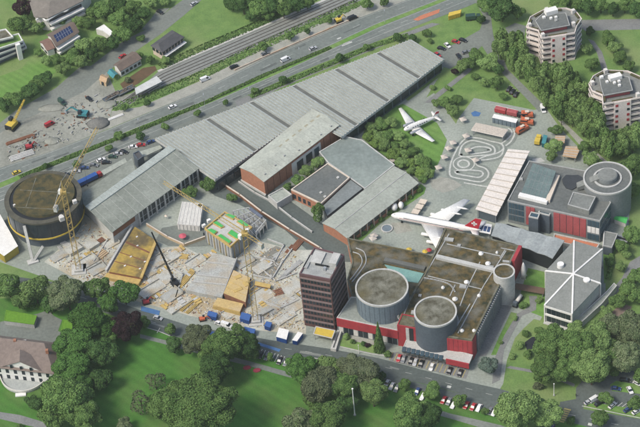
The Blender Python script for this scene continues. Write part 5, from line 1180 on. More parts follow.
for s_ in (1, -1):
    b = MB(); wing(b, 6.5, 10.5, -7.4, 3.2, s_*1.2, s_*18.2, 3.2, 4.3, .95, .3); wg = part(t, 'wing', b, m_metal, True, True)
    for (x, y) in ((1.2, 6.6), (-2.6, 10.6)):
        b = MB(); fus(b, [(3.3, .62, .62, 2.3), (2.8, .78, .78, 2.3), (.5, .78, .78, 2.35), (-2.6, .45, .45, 2.5)], 14); b.v = [(p[0]+x, p[1]+s_*y, p[2]) for p in b.v]
        b.hexa([(x+1.5, s_*y-.12, 3.0), (x-2, s_*y-.12, 3.0), (x-2, s_*y+.12, 3.0), (x+1.5, s_*y+.12, 3.0)], [(x+.2, s_*y-.12, 3.7), (x-2.4, s_*y-.12, 3.7), (x-2.4, s_*y+.12, 3.7), (x+.2, s_*y+.12, 3.7)])
        e_ = part(t, 'engine', b, m_white, True, True); b = MB(); b.tube((x+3.25, s_*y, 2.3), (x+3.34, s_*y, 2.3), .52, n=14); part(t, 'intake', b, m_black, local=True, parent=e_)
    for y in (8.5, 12.6):
        xx = 6.5-13.9*(y-1.2)/17-9.2+7.3*(y-1.2)/17*.9; b = MB(); fus(b, [(2.5, .1, .1, 3.9), (1, .45, .45, 3.95), (-2.5, .42, .42, 3.95), (-4, .05, .05, 3.95)], 10); b.v = [(p[0]+xx, p[1]+s_*y, p[2]) for p in b.v]; part(t, 'shock_body', b, m_metal, True, True)
    b = MB(); wing(b, -16.0, 4.2, -20.4, 1.8, s_*.4, s_*5.9, 5.0, 5.3, .35, .15); part(t, 'tailplane', b, m_metal, True, True)
    b = MB(); b.tube((-1.5, s_*2.4, .6), (-1.5, s_*2.4, 3), .2); b.tube((-1.5, s_*2.1, .6), (-1.5, s_*2.8, .6), .6, n=12); b.tube((-2.9, s_*2.1, .6), (-2.9, s_*2.8, .6), .6, n=12); part(t, 'landing_gear', b, m_black, local=True)
b = MB(); b.tube((16, 0, .4), (16, 0, 2.6), .16); b.tube((16, -.3, .45), (16, .3, .45), .45, n=12); part(t, 'landing_gear', b, m_black, local=True)
b = MB(); f0 = [(-13.5, 5.6), (-20.2, 5.7), (-21.8, 11.6), (-18.9, 11.6)]
b.hexa([(f0[0][0], -.2, f0[0][1]), (f0[1][0], -.12, f0[1][1]), (f0[1][0], .12, f0[1][1]), (f0[0][0], .2, f0[0][1])], [(f0[3][0], -.1, f0[3][1]), (f0[2][0], -.08, f0[2][1]), (f0[2][0], .08, f0[2][1]), (f0[3][0], .1, f0[3][1])])
fin = part(t, 'tail_fin', b, mat('red fin paint', (.48, .025, .04), (.42, .02, .035), .3, .5), local=True)
b = MB(); b.box((-18.3, 0, 8.0), 2.6, .46, .85); b.box((-18.3, 0, 7.15), .85, .46, 2.55); part(t, 'white_cross', b, m_white, local=True, parent=fin)

# ------------------------------------------------------------------ vehicles
paints = {k: mat(k+' car paint', c, None, 1., .35, spec=.5) for k, c in dict(white=(.72, .72, .70), silver=(.42, .43, .44), grey=(.17, .18, .19), black=(.016, .017, .02), red=(.40, .03, .035), blue=(.035, .065, .17), green=(.03, .07, .05), yellow=(.55, .42, .05), teal=(.03, .18, .18)).items()}
m_lamp = mat('lamp glass', (.55, .55, .5), None, 1., .2); m_tail = mat('tail lamp red', (.30, .02, .02), None, 1., .3)
def carproto(kind):
    L_, Wd, hb, hc = dict(car=(4.3, 1.75, .82, 1.45), estate=(4.6, 1.8, .85, 1.5), van=(5.2, 1.95, 1.05, 2.2))[kind]
    b = MB(); x0, x1 = -L_/2, L_/2
    prof = dict(car=[(x0, .35), (x0+.02, .75), (x0+.25, hb+.02), (x1-1.1, hb), (x1-.15, hb-.16), (x1, .55), (x1-.03, .3)], estate=[(x0, .35), (x0+.02, .8), (x0+.12, hb+.02), (x1-1.15, hb), (x1-.15, hb-.14), (x1, .55), (x1-.03, .3)], van=[(x0, .35), (x0+.0, 1.0), (x0+.05, hb), (x1-.75, hb), (x1-.1, hb-.25), (x1, .6), (x1-.03, .3)])[kind]
    def section(pf, w0, w1, zc):
        n = len(pf); v = []
        for (x, z) in pf:
            ww = w0 if z < zc else w1
            v.append((x, -ww/2, z))
        for (x, z) in pf:
            ww = w0 if z < zc else w1
            v.append((x, ww/2, z))
        f = [(i, (i+1) % n, n+(i+1) % n, n+i) for i in range(n)]+[tuple(reversed(range(n))), tuple(range(n, 2*n))]
        f = [tuple(reversed(q)) for q in f]
        return v, f
    v, f = section(prof, Wd, Wd*.94, hb-.2); b.solid(v, f)
    cab = dict(car=(x0+.35, x1-1.15, x0+.85, x1-2.0), estate=(x0+.12, x1-1.2, x0+.35, x1-1.95), van=(x0+.05, x1-.8, x0+.12, x1-1.45))[kind]
    w0, w1 = Wd*.90, Wd*.74
    g = MB(); g.hexa([(cab[0], -w0/2, hb-.03), (cab[1], -w0/2, hb-.03), (cab[1], w0/2, hb-.03), (cab[0], w0/2, hb-.03)], [(cab[2], -w1/2, hc-.05), (cab[3], -w1/2, hc-.05), (cab[3], w1/2, hc-.05), (cab[2], w1/2, hc-.05)])
    b.hexa([(cab[2]-.05, -w1/2-.02, hc-.06), (cab[3]+.05, -w1/2-.02, hc-.06), (cab[3]+.05, w1/2+.02, hc-.06), (cab[2]-.05, w1/2+.02, hc-.06)], [(cab[2]+.05, -w1/2+.08, hc), (cab[3]-.05, -w1/2+.08, hc), (cab[3]-.05, w1/2-.08, hc), (cab[2]+.05, w1/2-.08, hc)])
    if kind == 'van':
        for s_ in (1, -1): b.hexa([(cab[0], s_*w0/2-.03, hb-.03), (cab[1]-1.2, s_*w0/2-.03, hb-.03), (cab[1]-1.2, s_*w0/2+.03, hb-.03), (cab[0], s_*w0/2+.03, hb-.03)], [(cab[2], s_*w1/2-.03, hc-.05), (cab[3]-.9, s_*w1/2-.03, hc-.05), (cab[3]-.9, s_*w1/2+.03, hc-.05), (cab[2], s_*w1/2+.03, hc-.05)])
    t = thing('parked_car' if kind != 'van' else 'parked_van', '', 'car' if kind != 'van' else 'van', (0, 0, 0))
    part(t, 'body', b, paints['white'], local=True); part(t, 'windows', g, m_glass, local=True)
    for x in (x0+.8, x1-.85):
        for s_ in (1, -1): b = MB(); b.tube((x, s_*Wd*.38, .32), (x, s_*Wd*.505, .32), .32, n=12); part(t, 'wheel', b, m_black, local=True)
    for s_ in (1, -1):
        b = MB(); b.box((x1-.08, s_*Wd*.36, .55), .2, .36, .16); part(t, 'headlight', b, m_lamp, local=True)
        b = MB(); b.box((x0+.03, s_*Wd*.38, .62), .1, .3, .18); part(t, 'tail_light', b, m_tail, local=True)
    return t
protos = {k: carproto(k) for k in ('car', 'estate', 'van')}; used = set()
def dirang(px, py, dx, dy): A_, B2 = P(px, py), P(px+dx, py+dy); return atan2(B2.y-A_.y, B2.x-A_.x)
def car(px, py, col, label, dx, dy, kind='car', group='parked cars'):
    q = P(px, py, .8); r = protos[kind]; rz = dirang(px, py, dx, dy)
    if kind in used: r = dup(r, (q.x, q.y, .06), rz, label, group)
    else: used.add(kind); r.location = (q.x, q.y, .06); r.rotation_euler = (0, 0, rz); r['label'] = label; r['group'] = group
    paint(r, 'body', paints[col]); return r
g1 = 'cars parked behind the exhibition hall'
car(67.5, 174.5, 'black', 'black car parked alone just beyond the round theatre', 10, 2, group=g1)
car(94, 164.8, 'grey', 'dark grey car parked nearest the blue lorry', 10, 1, group=g1)
car(101, 159.5, 'white', 'white car parked behind the long hall between dark cars', 10, -4, group=g1)
car(112.5, 156.3, 'green', 'dark green car parked behind the narrow pale canopy', 10, 0, group=g1)
car(124, 151.3, 'black', 'black car parked in front of the small dark plant room', 10, 3, group=g1)
car(150.5, 141.5, 'blue', 'blue car at the corner of the shed roofed hall', 10, -4, group=g1)
for x, y, c_, lab in ((76, 171, 'silver', 'silver car in the rear car park left of the dark grey car'), (84.5, 167.5, 'blue', 'blue car in the rear car park next to the dark grey car'), (106, 162, 'black', 'black car parked right of the white rear car'), (133, 146.5, 'white', 'white car at the rear of the dark plant room'), (141, 144.5, 'red', 'red car left of the blue corner car'), (118, 153.5, 'silver', 'silver car between dark green and black rear cars')):
    car(x, y, c_, lab, 10, -1, group=g1)
g2 = 'cars driving on the upper road'
car(16.5, 172, 'yellow', 'yellow car driving at the left end of the upper road', 10, -4, group=g2)
car(172.5, 106.3, 'white', 'white car driving on the road above the hedge strip', 10, -4.4, group=g2)
car(285.5, 59.3, 'white', 'white van driving on the upper road near the hall', 10, -4.6, 'van', group=g2)
car(313, 48, 'silver', 'silver car driving ahead of the white van', 10, -4.6, group=g2)
car(234, 66.3, 'black', 'black estate car parked alone on the gravel strip', 10, -4.2, 'estate', 'cars on the gravel strip')
car(265, 53, 'grey', 'dark grey car parked on gravel beside the verge tree', 10, -4.2, 'car', 'cars on the gravel strip')
car(352.5, 17.8, 'black', 'black van parked ahead of the small yellow excavator', 10, -4.2, 'van', 'cars on the gravel strip')
car(205, 79, 'white', 'white van with dark windows parked by the railway verge', 10, -4.2, 'van', 'cars on the gravel strip')
g3 = 'cars on the upper right car park'
for a in ((463, 39.8, 'black', 'black car at the top corner of the upper car park', 10, 3.5), (456, 41.3, 'red', 'red car beside the black corner car', 10, 3), (447.5, 45, 'white', 'white car between the red car and a black car', 6, 6), (441.5, 48, 'black', 'black car nearest the shed roofed hall corner', 10, 2.5),
          (458.7, 56, 'black', 'black car parked alone in the middle of the upper car park', 5, 8), (466, 51.7, 'grey', 'dark grey car by the lower edge of the upper car park', 10, -3), (437.6, 54.5, 'red', 'red car tucked against the shed roofed hall', 7, 5)): car(*a, group=g3)
g4 = 'dark cars in a row on the grass'
car(509, 88.7, 'black', 'top one of three dark cars on the grass', 5, -8, group=g4); car(512.3, 91.2, 'black', 'middle one of three dark cars on the grass', 5, -8, group=g4); car(516, 94, 'black', 'bottom one of three dark cars on the grass', 5, -8, group=g4)
car(543, 109, 'white', 'white van leaving the driveway by the plaza corner', 3, 8, 'van', 'cars on the driveways')
car(122.4, 55.8, 'red', 'red car on the road beside the brown roofed station', 8, -6, group='cars on the driveways')
car(160, 11.7, 'black', 'black car parked on the drive off the upper left road', 9, 5, group='cars on the driveways')
car(194, 3.2, 'silver', 'silver car driving up the upper left road', 10, -6, group='cars on the driveways')
car(62, 102, 'green', 'dark green van in the dirt yard', 6, 5, 'van', 'vehicles in the dirt yard'); car(89.2, 98.5, 'black', 'black car standing in the dirt yard', 7, 5, group='vehicles in the dirt yard')
car(49.5, 124, 'red', 'red pickup sized van in the middle of the dirt yard', 9, -5, 'van', 'vehicles in the dirt yard')
g5 = 'cars under the red museum front'
for x, y, c_, lab in ((399, 357.8, 'red', 'dark red car at the left end of the museum front bays'), (411, 360.8, 'black', 'black car beside the silver one in the museum front bays'), (415.3, 361.8, 'silver', 'silver car between two black cars in the front bays'), (421, 363.2, 'black', 'black car right of the silver one in the front bays'),
                      (431.7, 366.6, 'white', 'white car alone in the museum front bays'), (449.4, 370.3, 'black', 'black estate car at the red fascia, second from the right'), (460, 372.6, 'black', 'black car at the right end of the museum front bays'), (403.5, 358.6, 'grey', 'grey car next to the dark red one at the front bays')):
    car(x, y, c_, lab, -3.2, 7.4, group=g5)
g6 = 'cars parked along the lake side of the road'
for x, y, c_, lab in ((387, 383, 'silver', 'silver car at the left end of the kerb row'), (391.8, 385.8, 'silver', 'silver car between silver and grey in the kerb row'), (396.8, 388, 'grey', 'grey car left of the two small kerb trees'), (417.3, 391, 'blue', 'dark blue car between the two round kerb trees'), (422.8, 396.2, 'white', 'white car behind the dark blue one at the kerb'),
                      (443.5, 399.7, 'red', 'red car right of the round kerb tree'), (449, 401, 'grey', 'grey car between red and white in the kerb row'), (453.4, 404.5, 'white', 'white car left of the smallest kerb tree'), (466.3, 404.8, 'red', 'red car right of the smallest kerb tree'), (473, 406.5, 'red', 'red car next to the white one in the kerb row'), (478.8, 407.5, 'white', 'white car right of two red cars'),
                      (490, 410.5, 'grey', 'grey car beside the large bright trees'), (494.3, 411.8, 'white', 'white car touching the large bright trees')):
    car(x, y, c_, lab, -4.2, 7, group=g6)
g7 = 'cars in the lower right car park'
for x, y, c_, lab, dx, dy, k in ((625, 379.5, 'black', 'black estate car behind the grass island', 10, 1, 'estate'), (616, 388, 'blue', 'blue car in front of the grass island', 10, 1.5, 'car'), (630, 389.8, 'white', 'white car in front of the grass island', 4, 7, 'car'), (638, 383, 'white', 'white car at the photo edge behind the grass island', 8, 4, 'car'),
                                (594.5, 398.8, 'white', 'white van beside the round car park tree', 8, -5, 'van'), (599, 402.8, 'black', 'black car between white van and round tree', 7, -4, 'car'), (612.5, 404.8, 'white', 'white car right of the round car park tree', 6, -5, 'car'), (588.8, 401.5, 'silver', 'silver car at the left end of the striped bays', 6, -3, 'car'), (628, 409, 'blue', 'blue car in the striped bays near the photo edge', 7, -4, 'car'), (636.5, 411, 'white', 'white car in the striped bays at the photo edge', 7, -4, 'car')):
    car(x, y, c_, lab, dx, dy, k, g7)
car(554, 422.5, 'blue', 'blue car below the yellow crossing', 4, -8, group='cars on the lake side road')
for i, (x, y, c_) in enumerate(((260.5, 354.5, 'black'), (267, 356.2, 'grey'), (279.5, 360.3, 'black'), (286, 362, 'grey'))):
    car(x, y, c_, ['black car in the left bay of the striped row by the lawn', 'grey car second in the striped row by the lawn', 'black car third in the striped row by the lawn', 'grey car at the right of the striped row by the lawn'][i], -3.2, 6.5, group='cars in the striped row')
g8 = 'vans and cars at the building site'
car(219.5, 323, 'white', 'white car left of its white neighbour at the site edge', 9, 3, group=g8); car(226.5, 325, 'white', 'white van at the site edge by the yellow deck', 9, 3, 'van', g8); car(238.5, 328, 'white', 'white car between van and blue container', 9, 3, group=g8); car(158, 317.5, 'silver', 'silver car driving past the blue barrier', 9, 3, group=g8)
# lorries
def lorry(label, px, py, dx, dy, L_, cabm, boxm, group='lorries', h=2.9):
    q = P(px, py, 1.5); t = thing('lorry', label, 'lorry', (q.x, q.y, .06), group, dirang(px, py, dx, dy)); x0 = -L_/2
    b = MB(); b.box((-1.1, 0, .55), L_-2.2, 2.5, .25); part(t, 'chassis', b, m_black, local=True)
    b = MB(); b.box((-1.2, 0, .85), L_-2.6, 2.5, h-.85, 0, 0, .985); part(t, 'cargo_box', b, boxm, local=True)
    b = MB(); b.box((L_/2-1.05, 0, .5), 2.0, 2.4, 2.1, 0, 0, .88); cb = part(t, 'cab', b, cabm, local=True)
    b = MB(); b.box((L_/2-.12, 0, 1.45), .25, 2.0, .8, 0, 0, .9); part(t, 'windscreen', b, m_glass, local=True, parent=cb)
    for x in (x0+1.2, x0+2.4, L_/2-1.2):
        for s_ in (1, -1): b = MB(); b.tube((x, s_*.9, .5), (x, s_*1.27, .5), .5, n=12); part(t, 'wheel', b, m_black, local=True)
    return t
lorry('blue lorry with red cab behind the long grey hall', 89.5, 179, 10, -5, 13, m_red, m_blue)
lorry('dark green lorry on the corner of the upper car park', 473, 17, 10, -1, 7.5, paints['green'], paints['green'])
lorry('yellow box lorry by the tan shelters', 538, 139.8, 3, -9, 5.5, m_yellow, m_yellow, 'lorries', 2.6)
# long white roofed coach and other exhibits on the plaza
def container(name, label, cat, pix, h, wm, rm, group=None, doors=None):
    q = PP(pix, h); c = cen(q); t = thing(name, label, cat, (c.x, c.y, 0), group)
    b = MB(); b.prism(inset(q, .08), 0.1, h-.12); part(t, 'body', b, wm)
    b = MB(); b.prism(q, h-.12, h); part(t, 'roof', b, rm)
    b = MB()
    for i in range(6): wallbox(b, q[0], q[1], c, (i+.45)/6, (i+.55)/6, .2, h-.2, -.05, .12)
    part(t, 'rib', b, wm)
    return t
container('exhibit_carriage', 'long white roofed carriage with blue grey sides on the plaza', 'carriage', [(492, 117.5), (516, 123), (518, 119), (494, 113.8)], 3.4, m_bluegrey, m_white)
t = thing('steam_train', 'long red train with black front standing on the plaza', 'train', P(508, 114, 0)[:], rz=dirang(496, 111.5, 22, 5))
for x, L_, m_, nm in ((-3.6, 5.5, m_red, 'wagon'), (2.2, 5.2, m_redp, 'wagon')):
    b = MB(); b.box((x, 0, .5), L_, 2.4, 2.0); wg = part(t, nm, b, m_, local=True); b = MB(); b.box((x, 0, 2.5), L_*.98, 2.2, .3, 0, 0, .8); part(t, 'wagon_roof', b, m_redp, local=True, parent=wg)
b = MB(); b.tube((4.9, 0, 1.8), (8.6, 0, 1.8), .95, n=14); b.tube((8, 0, 2.5), (8, 0, 3.4), .22); part(t, 'boiler', b, m_black, True, True)
for i in range(8):
    b = MB(); b.tube((-5.6+i*1.9, -1.1, .45), (-5.6+i*1.9, 1.1, .45), .45, n=12); part(t, 'wheel', b, m_black, local=True)
b = MB(); b.box((-1, 1.3, 2.0), 11, .2, .5); part(t, 'stripe', b, m_white, local=True)
for x, y, lab, dx, dy, L_ in ((527, 114.5, 'orange rail vehicle, topmost of the three on the plaza', 10, 0, 6.2), (527, 121.5, 'orange rail vehicle, middle one of the three on the plaza', 10, 1, 6.6), (522.3, 129, 'orange rail vehicle, lowest of the three beside the white shelter', 9, -5, 7)):
    q = P(x, y, 1.5); t = thing('rail_vehicle', lab, 'rail vehicle', (q.x, q.y, 0), 'orange rail vehicles', dirang(x, y, dx, dy))
    b = MB(); b.box((0, 0, .6), L_, 2.6, .7); part(t, 'frame', b, m_rust, local=True)
    b = MB(); b.box((-L_*.2, 0, 1.3), L_*.5, 2.5, 1.9, 0, 0, .9); cb = part(t, 'cab', b, m_orangev, local=True); b = MB(); b.box((-L_*.2, 0, 2.2), L_*.46, 2.56, .6); part(t, 'window', b, m_glass, local=True, parent=cb)
    b = MB(); b.box((L_*.25, 0, 1.3), L_*.42, 2.2, 1.1, 0, 0, .92); part(t, 'engine_hood', b, m_orangev, local=True)
    for k in (-.35, .35):
        for s_ in (1, -1): b = MB(); b.tube((L_*k, s_*.9, .45), (L_*k, s_*1.2, .45), .45, n=12); part(t, 'wheel', b, m_black, local=True)
    b = MB(); b.box((0, 0, 3.2), L_*.3, 1.2, .4); part(t, 'roof_hatch', b, m_beige, local=True)
container('teal_container', 'teal container under the trees by the yellow box lorry', 'container', [(541.5, 143), (545.5, 144), (547.5, 135.5), (543.5, 134.5)], 2.6, m_teal, m_teal)
container('yellow_container', 'yellow container at the upper roadside', 'container', [(448, 16.5), (460.5, 13), (461.5, 9.5), (449, 12.5)], 2.6, m_yellow, m_yellow)
container('site_container', 'white and blue container, the larger of two below the tower', 'container', [(276, 336.5), (286.5, 339.5), (289, 330), (279, 327.5)], 2.8, m_blue, m_white, 'site containers')
container('site_container', 'white and blue container, the smaller of two below the tower', 'container', [(292, 340), (297, 341.2), (303, 333), (298, 331.5)], 2.6, m_blue, m_white, 'site containers')
for pxs, lab in (([(207, 315), (216, 317.5), (217.5, 313), (208.5, 310.5)], 'blue container by the orange excavator'), ([(239.5, 318), (249, 321), (251, 314.5), (241.5, 312)], 'tall blue container next to the tower crane base'), ([(243, 331), (254, 333.5), (255.5, 329), (244.5, 326.5)], 'long blue container in front of the tower crane'), ([(264, 325.5), (270, 327.5), (272, 322.5), (266.5, 321)], 'small blue container right of the tower crane'), ([(206, 334), (215, 336.5), (216.5, 332.5), (207.5, 330)], 'blue container between the roadside trees')):
    container('blue_container', lab, 'container', pxs, 2.5, m_blue, mat('faded blue roof', (.045, .11, .30), None, .6, .6), 'blue site containers')
container('white_trailer', 'white trailer with yellow lower side by the round theatre', 'trailer', [(-6, 249), (4, 256), (18, 246), (0, 214)], 4.5, mat('mustard panel', (.46, .36, .07), None, .4, .7), m_white)
container('tarp_building', 'pale ribbed flat roofed shed on the gravel yard', 'shed', [(177, 224), (199.5, 226), (203, 203.5), (182, 201.5)], 3.6, m_whitew, mat('pale sheet roof', (.56, .55, .50), (.48, .47, .43), .3, .8))
for i in range(7):
    roofline(bpy.data.objects['tarp_building'], [(178+i*3.6, 223.6+i*.35), (182.8+i*3.3, 202+i*.3)], 3.6, .22, .15, m_whitew, 'roof_rib')
for x, y, dx, dy, lab in ((112, 96.5, 17, -9, 'flat wagon loaded with brown rubble, nearer the road'), (126, 90.5, 14, -7, 'flat wagon loaded with brown rubble, beside the white platform roof')):
    q = P(x, y, 1); t = thing('flat_wagon', lab, 'wagon', (q.x, q.y, 0), 'flat wagons on the siding', dirang(x, y, dx, dy))
    b = MB(); b.box((0, 0, .8), 9.5, 2.7, .4); part(t, 'frame', b, m_blued, local=True)
    for s_ in (1, -1): b = MB(); b.box((0, s_*1.3, 1.2), 9.5, .12, .5); part(t, 'side', b, m_conc, local=True)
    rnd = random.Random(x); b = MB()
    for i in range(26): b.box((rnd.uniform(-4.3, 4.3), rnd.uniform(-1, 1), 1.2), rnd.uniform(.4, 1.3), rnd.uniform(.3, .9), rnd.uniform(.2, .8), rnd.uniform(0, 3))
    part(t, 'load', b, mat('brown rubble', (.13, .105, .085), (.09, .08, .07), .8, 1.), local=True)
    for k in (-3.4, -2, 2, 3.4): b = MB(); b.tube((k, -1, .42), (k, 1, .42), .42, n=12); part(t, 'wheel', b, m_black, local=True)
# locomotive exhibit and rocket by the garden
t = thing('locomotive_exhibit', 'dark machine exhibit with white tank beside the slim drum', 'exhibit', P(518, 303, 0)[:], rz=dirang(515, 308, 7, -10))
b = MB(); b.box((0, 0, .5), 7, 2, .8); part(t, 'frame', b, m_black, local=True); b = MB(); b.tube((-1, 0, 2), (3, 0, 2), .8, n=14); part(t, 'tank', b, m_whitew, True, True); b = MB(); b.box((-2.6, 0, 1.2), 1.6, 1.9, 1.8); part(t, 'cab', b, m_blued, local=True)
for k in (-2.5, -.8, .9, 2.6): b = MB(); b.tube((k, -1, .5), (k, 1, .5), .5, n=12); part(t, 'wheel', b, m_black, local=True)
t = thing('rocket_exhibit', 'white upright rocket exhibit between slim drum and dark fronted hall', 'rocket', P(523.5, 277.5, 0)[:])
b = MB(); b.loft([[(r_*cos(2*pi*i/14), r_*sin(2*pi*i/14), z) for i in range(14)] for r_, z in ((1.1, .3), (1.15, 3), (1.0, 6), (.6, 8), (.08, 9.3))]); part(t, 'body', b, m_white, True, True)
for i in range(4): a = pi/2*i+.4; b = MB(); b.hexa([(cos(a)*1, sin(a)*1, .1), (cos(a)*2, sin(a)*2, .1), (cos(a)*2-.1*sin(a), sin(a)*2+.1*cos(a), .1), (cos(a)-.1*sin(a), sin(a)+.1*cos(a), .1)], [(cos(a)*1, sin(a)*1, 2.4), (cos(a)*1.2, sin(a)*1.2, 2.0), (cos(a)*1.2-.1*sin(a), sin(a)*1.2+.1*cos(a), 2.0), (cos(a)-.1*sin(a), sin(a)+.1*cos(a), 2.4)]); part(t, 'tail_fin', b, m_concl, local=True)
# white radar domes and canopy by the airliner nose
for x, y, r_, lab in ((394, 207.5, 1.7, 'white rounded exhibit by the airliner nose, the larger one'), (401, 206, 1.3, 'white rounded exhibit by the airliner nose, the smaller one')):
    q = P(x, y, 1.5); t = thing('dome_exhibit', lab, 'exhibit', (q.x, q.y, 0), 'rounded exhibits by the airliner nose')
    b = MB(); b.loft([[(rr_*cos(2*pi*i/18), rr_*sin(2*pi*i/18)*1.3, z) for i in range(18)] for rr_, z in ((r_*.7, .8), (r_, 1.8), (r_*.9, 2.9), (r_*.5, 3.6), (.05, 3.8))]); part(t, 'shell', b, m_white, True, True)
    b = MB(); b.box((0, 0, 0), r_*1.2, r_*1.2, .9); part(t, 'stand', b, m_steel, local=True)
for i, (x, y) in enumerate(((415.5, 211.5), (419, 206.5), (422.5, 201.5))):
    pavilion('striped_awning', ['beige awning, lowest of three beside the airliner wing', 'beige awning, middle of three beside the airliner wing', 'beige awning, top of three beside the airliner wing'][i], [(x-4.5, y+1.2), (x+2.5, y+2.6), (x+5, y-1.6), (x-2, y-3)], 2.6, m_beige, 0, group='beige awnings by the airliner', cat='awning')
q = P(387, 229, 0); t = thing('round_basin', 'round concrete basin on the yard by the airliner', 'basin', (q.x, q.y, 0))
rg = lambda r_: [Vector((q.x+r_*cos(2*pi*i/32), q.y+r_*sin(2*pi*i/32), 0)) for i in range(32)]
b = MB(); b.ring(rg(2.7), rg(2.2), .02, .6); part(t, 'rim', b, m_concl); b = MB(); b.cyl(q, 2.2, .02, .4, 32); part(t, 'water', b, m_bluegrey)
# parasols
up_ = thing('parasol', '', 'parasol', (0, 0, 0), 'square cream parasols')
b = MB(); k = 1.45; b.solid([(-k, -k, 2.3), (k, -k, 2.3), (k, k, 2.3), (-k, k, 2.3), (0, 0, 3.1), (0, 0, 2.75)], [(0, 1, 4), (1, 2, 4), (2, 3, 4), (3, 0, 4), (1, 0, 5), (2, 1, 5), (3, 2, 5), (0, 3, 5)]); part(up_, 'canopy', b, mat('cream canvas', (.50, .445, .38), (.43, .385, .33), .8, .8), local=True)
b = MB(); b.tube((0, 0, 0), (0, 0, 2.8), .06); part(up_, 'pole', b, m_steel, local=True); b = MB(); b.box((0, 0, 0), .7, .7, .15); part(up_, 'base', b, m_conc, local=True)
first = True
for x, y, lab in ((463, 118.8, 'cream parasol at the upper corner of the plaza'), (466, 135.3, 'cream parasol touching the bend of the painted lanes'), (453, 142, 'topmost cream parasol along the lawn edge'), (448.6, 147.5, 'second cream parasol along the lawn edge'), (444.3, 156.3, 'third cream parasol along the lawn edge'), (438.5, 166.8, 'lowest cream parasol along the lawn edge'),
                  (468, 149.5, 'cream parasol inside the painted lane loop'), (475.5, 159.3, 'cream parasol beside the painted circle'), (374, 235, 'cream parasol by the brick sided grey hall'), (373.7, 249, 'cream parasol on the mossy link roof edge'), (392.5, 159.5, 'cream parasol at the blue grey roof edge by the shrubs'), (400, 165, 'tan parasol at the corner of the long grey roof')):
    q = P(x, y, 2.5)
    if first: up_.location = (q.x, q.y, 0); up_['label'] = lab; up_.rotation_euler = (0, 0, .3); first = False
    else: dup(up_, (q.x, q.y, 7.0 if y == 249 else 0), .2+(x % 3)*.15, lab)
def parasol_round(px, py, m_, lab, r_=1.6):
    q = P(px, py, 2.3); t = thing('round_parasol', lab, 'parasol', (q.x, q.y, 0)); n = 12
    b = MB(); b.solid([(r_*cos(2*pi*i/n), r_*sin(2*pi*i/n), 2.1) for i in range(n)]+[(0, 0, 2.8), (0, 0, 2.5)], [(i, (i+1) % n, n) for i in range(n)]+[((i+1) % n, i, n+1) for i in range(n)]); part(t, 'canopy', b, m_, local=True)
    b = MB(); b.tube((0, 0, 0), (0, 0, 2.6), .06); part(t, 'pole', b, m_steel, local=True)
m_pinkp = mat('pinkish red canvas', (.50, .10, .13), None, .6, .8)
parasol_round(182.5, 235.5, m_pinkp, 'pinkish red round parasol on the gravel apron', 1.75); parasol_round(166, 215.5, m_beige, 'small pale round parasol on the gravel yard', .8)
parasol_round(409, 249, m_yellow, 'yellow round parasol at the airliner wing tip', 1.3); parasol_round(425, 251, m_yellow, 'yellow round parasol touching the red one by the wing', 1.3); parasol_round(429, 249.5, m_red, 'red round parasol beside the yellow one by the wing', 1.3)
for x, y, lab in ((247, 367.8, 'red flower bed on the park path, the larger one'), (257, 370.5, 'red flower bed on the park path, the smaller one')):
    q = P(x, y); b = MB(); n = 14; b.loft([[Vector((q.x+r_*1.5*cos(2*pi*i/n), q.y+r_*sin(2*pi*i/n), z)) for i in range(n)] for r_, z in ((1.2, 0), (1.1, .4), (.5, .6))]); solo('flower_bed', b, mat('crimson flowers', (.36, .03, .07), (.20, .05, .06), 1.5, 1.), lab, 'flower bed', 'red flower beds')
for x, y, lab, m_ in ((353, 343, 'low green ball shrub on the pale bed, left one', None), (363, 343, 'low green ball shrub on the pale bed, right one', None)): pass
# poles, flag and lamps
def pole(px, py, h, r_, m_, lab, nm='flag_pole', cat='pole', group=None, head=None):
    q = P(px, py); t = thing(nm, lab, cat, (q.x, q.y, 0), group); b = MB(); b.tube((0, 0, 0), (0, 0, h), r_, r_*.6, 8); part(t, 'pole', b, m_, local=True); b = MB(); b.cyl((0, 0), r_*2.2, 0, .35, 12); part(t, 'base', b, m_conc, local=True)
    if head: b = MB(); b.box((0, -.7, h-.1), .3, 1.7, .16); part(t, 'lamp_head', b, m_steel, local=True)
    else: b = MB(); b.cyl((0, 0), r_*1.4, h, h+.25, 10); part(t, 'finial', b, m_, local=True)
pole(354.8, 415, 16, .28, m_white, 'tall white flagpole in the park lawn among the trees'); pole(554, 395.5, 7, .2, m_white, 'white pole on the lawn by the road junction'); pole(359, 353.5, 5, .14, m_white, 'short white pole on the lawn before the red wing')
pole(144.5, 326, 4, .1, m_steel, 'short post at the white kerb by the dark purple tree', 'street_post')
for i, (x, y, lab) in enumerate(((300, 60, 'street lamp on the median opposite the white van'), (205, 106, 'street lamp on the median above the hall corner'), (140, 131, 'street lamp on the median beside the long hall'), (385, 22, 'street lamp on the median near the orange strip'), (250, 100, 'street lamp on the footpath beside the shed roofs'))):
    pole(x, y, 8, .1, m_steel, lab, 'street_lamp', 'street lamp', 'street lamps', True)
# barrier along the gravel strip
wall_run('road_barrier', 'long pale and orange barrier between gravel strip and road', 'barrier', [(235, 70.5), (270, 55), (300, 42), (330, 29), (358, 17.5)], .8, .4, mat('pale barrier', (.50, .44, .36), (.50, .30, .16), .05, .8))
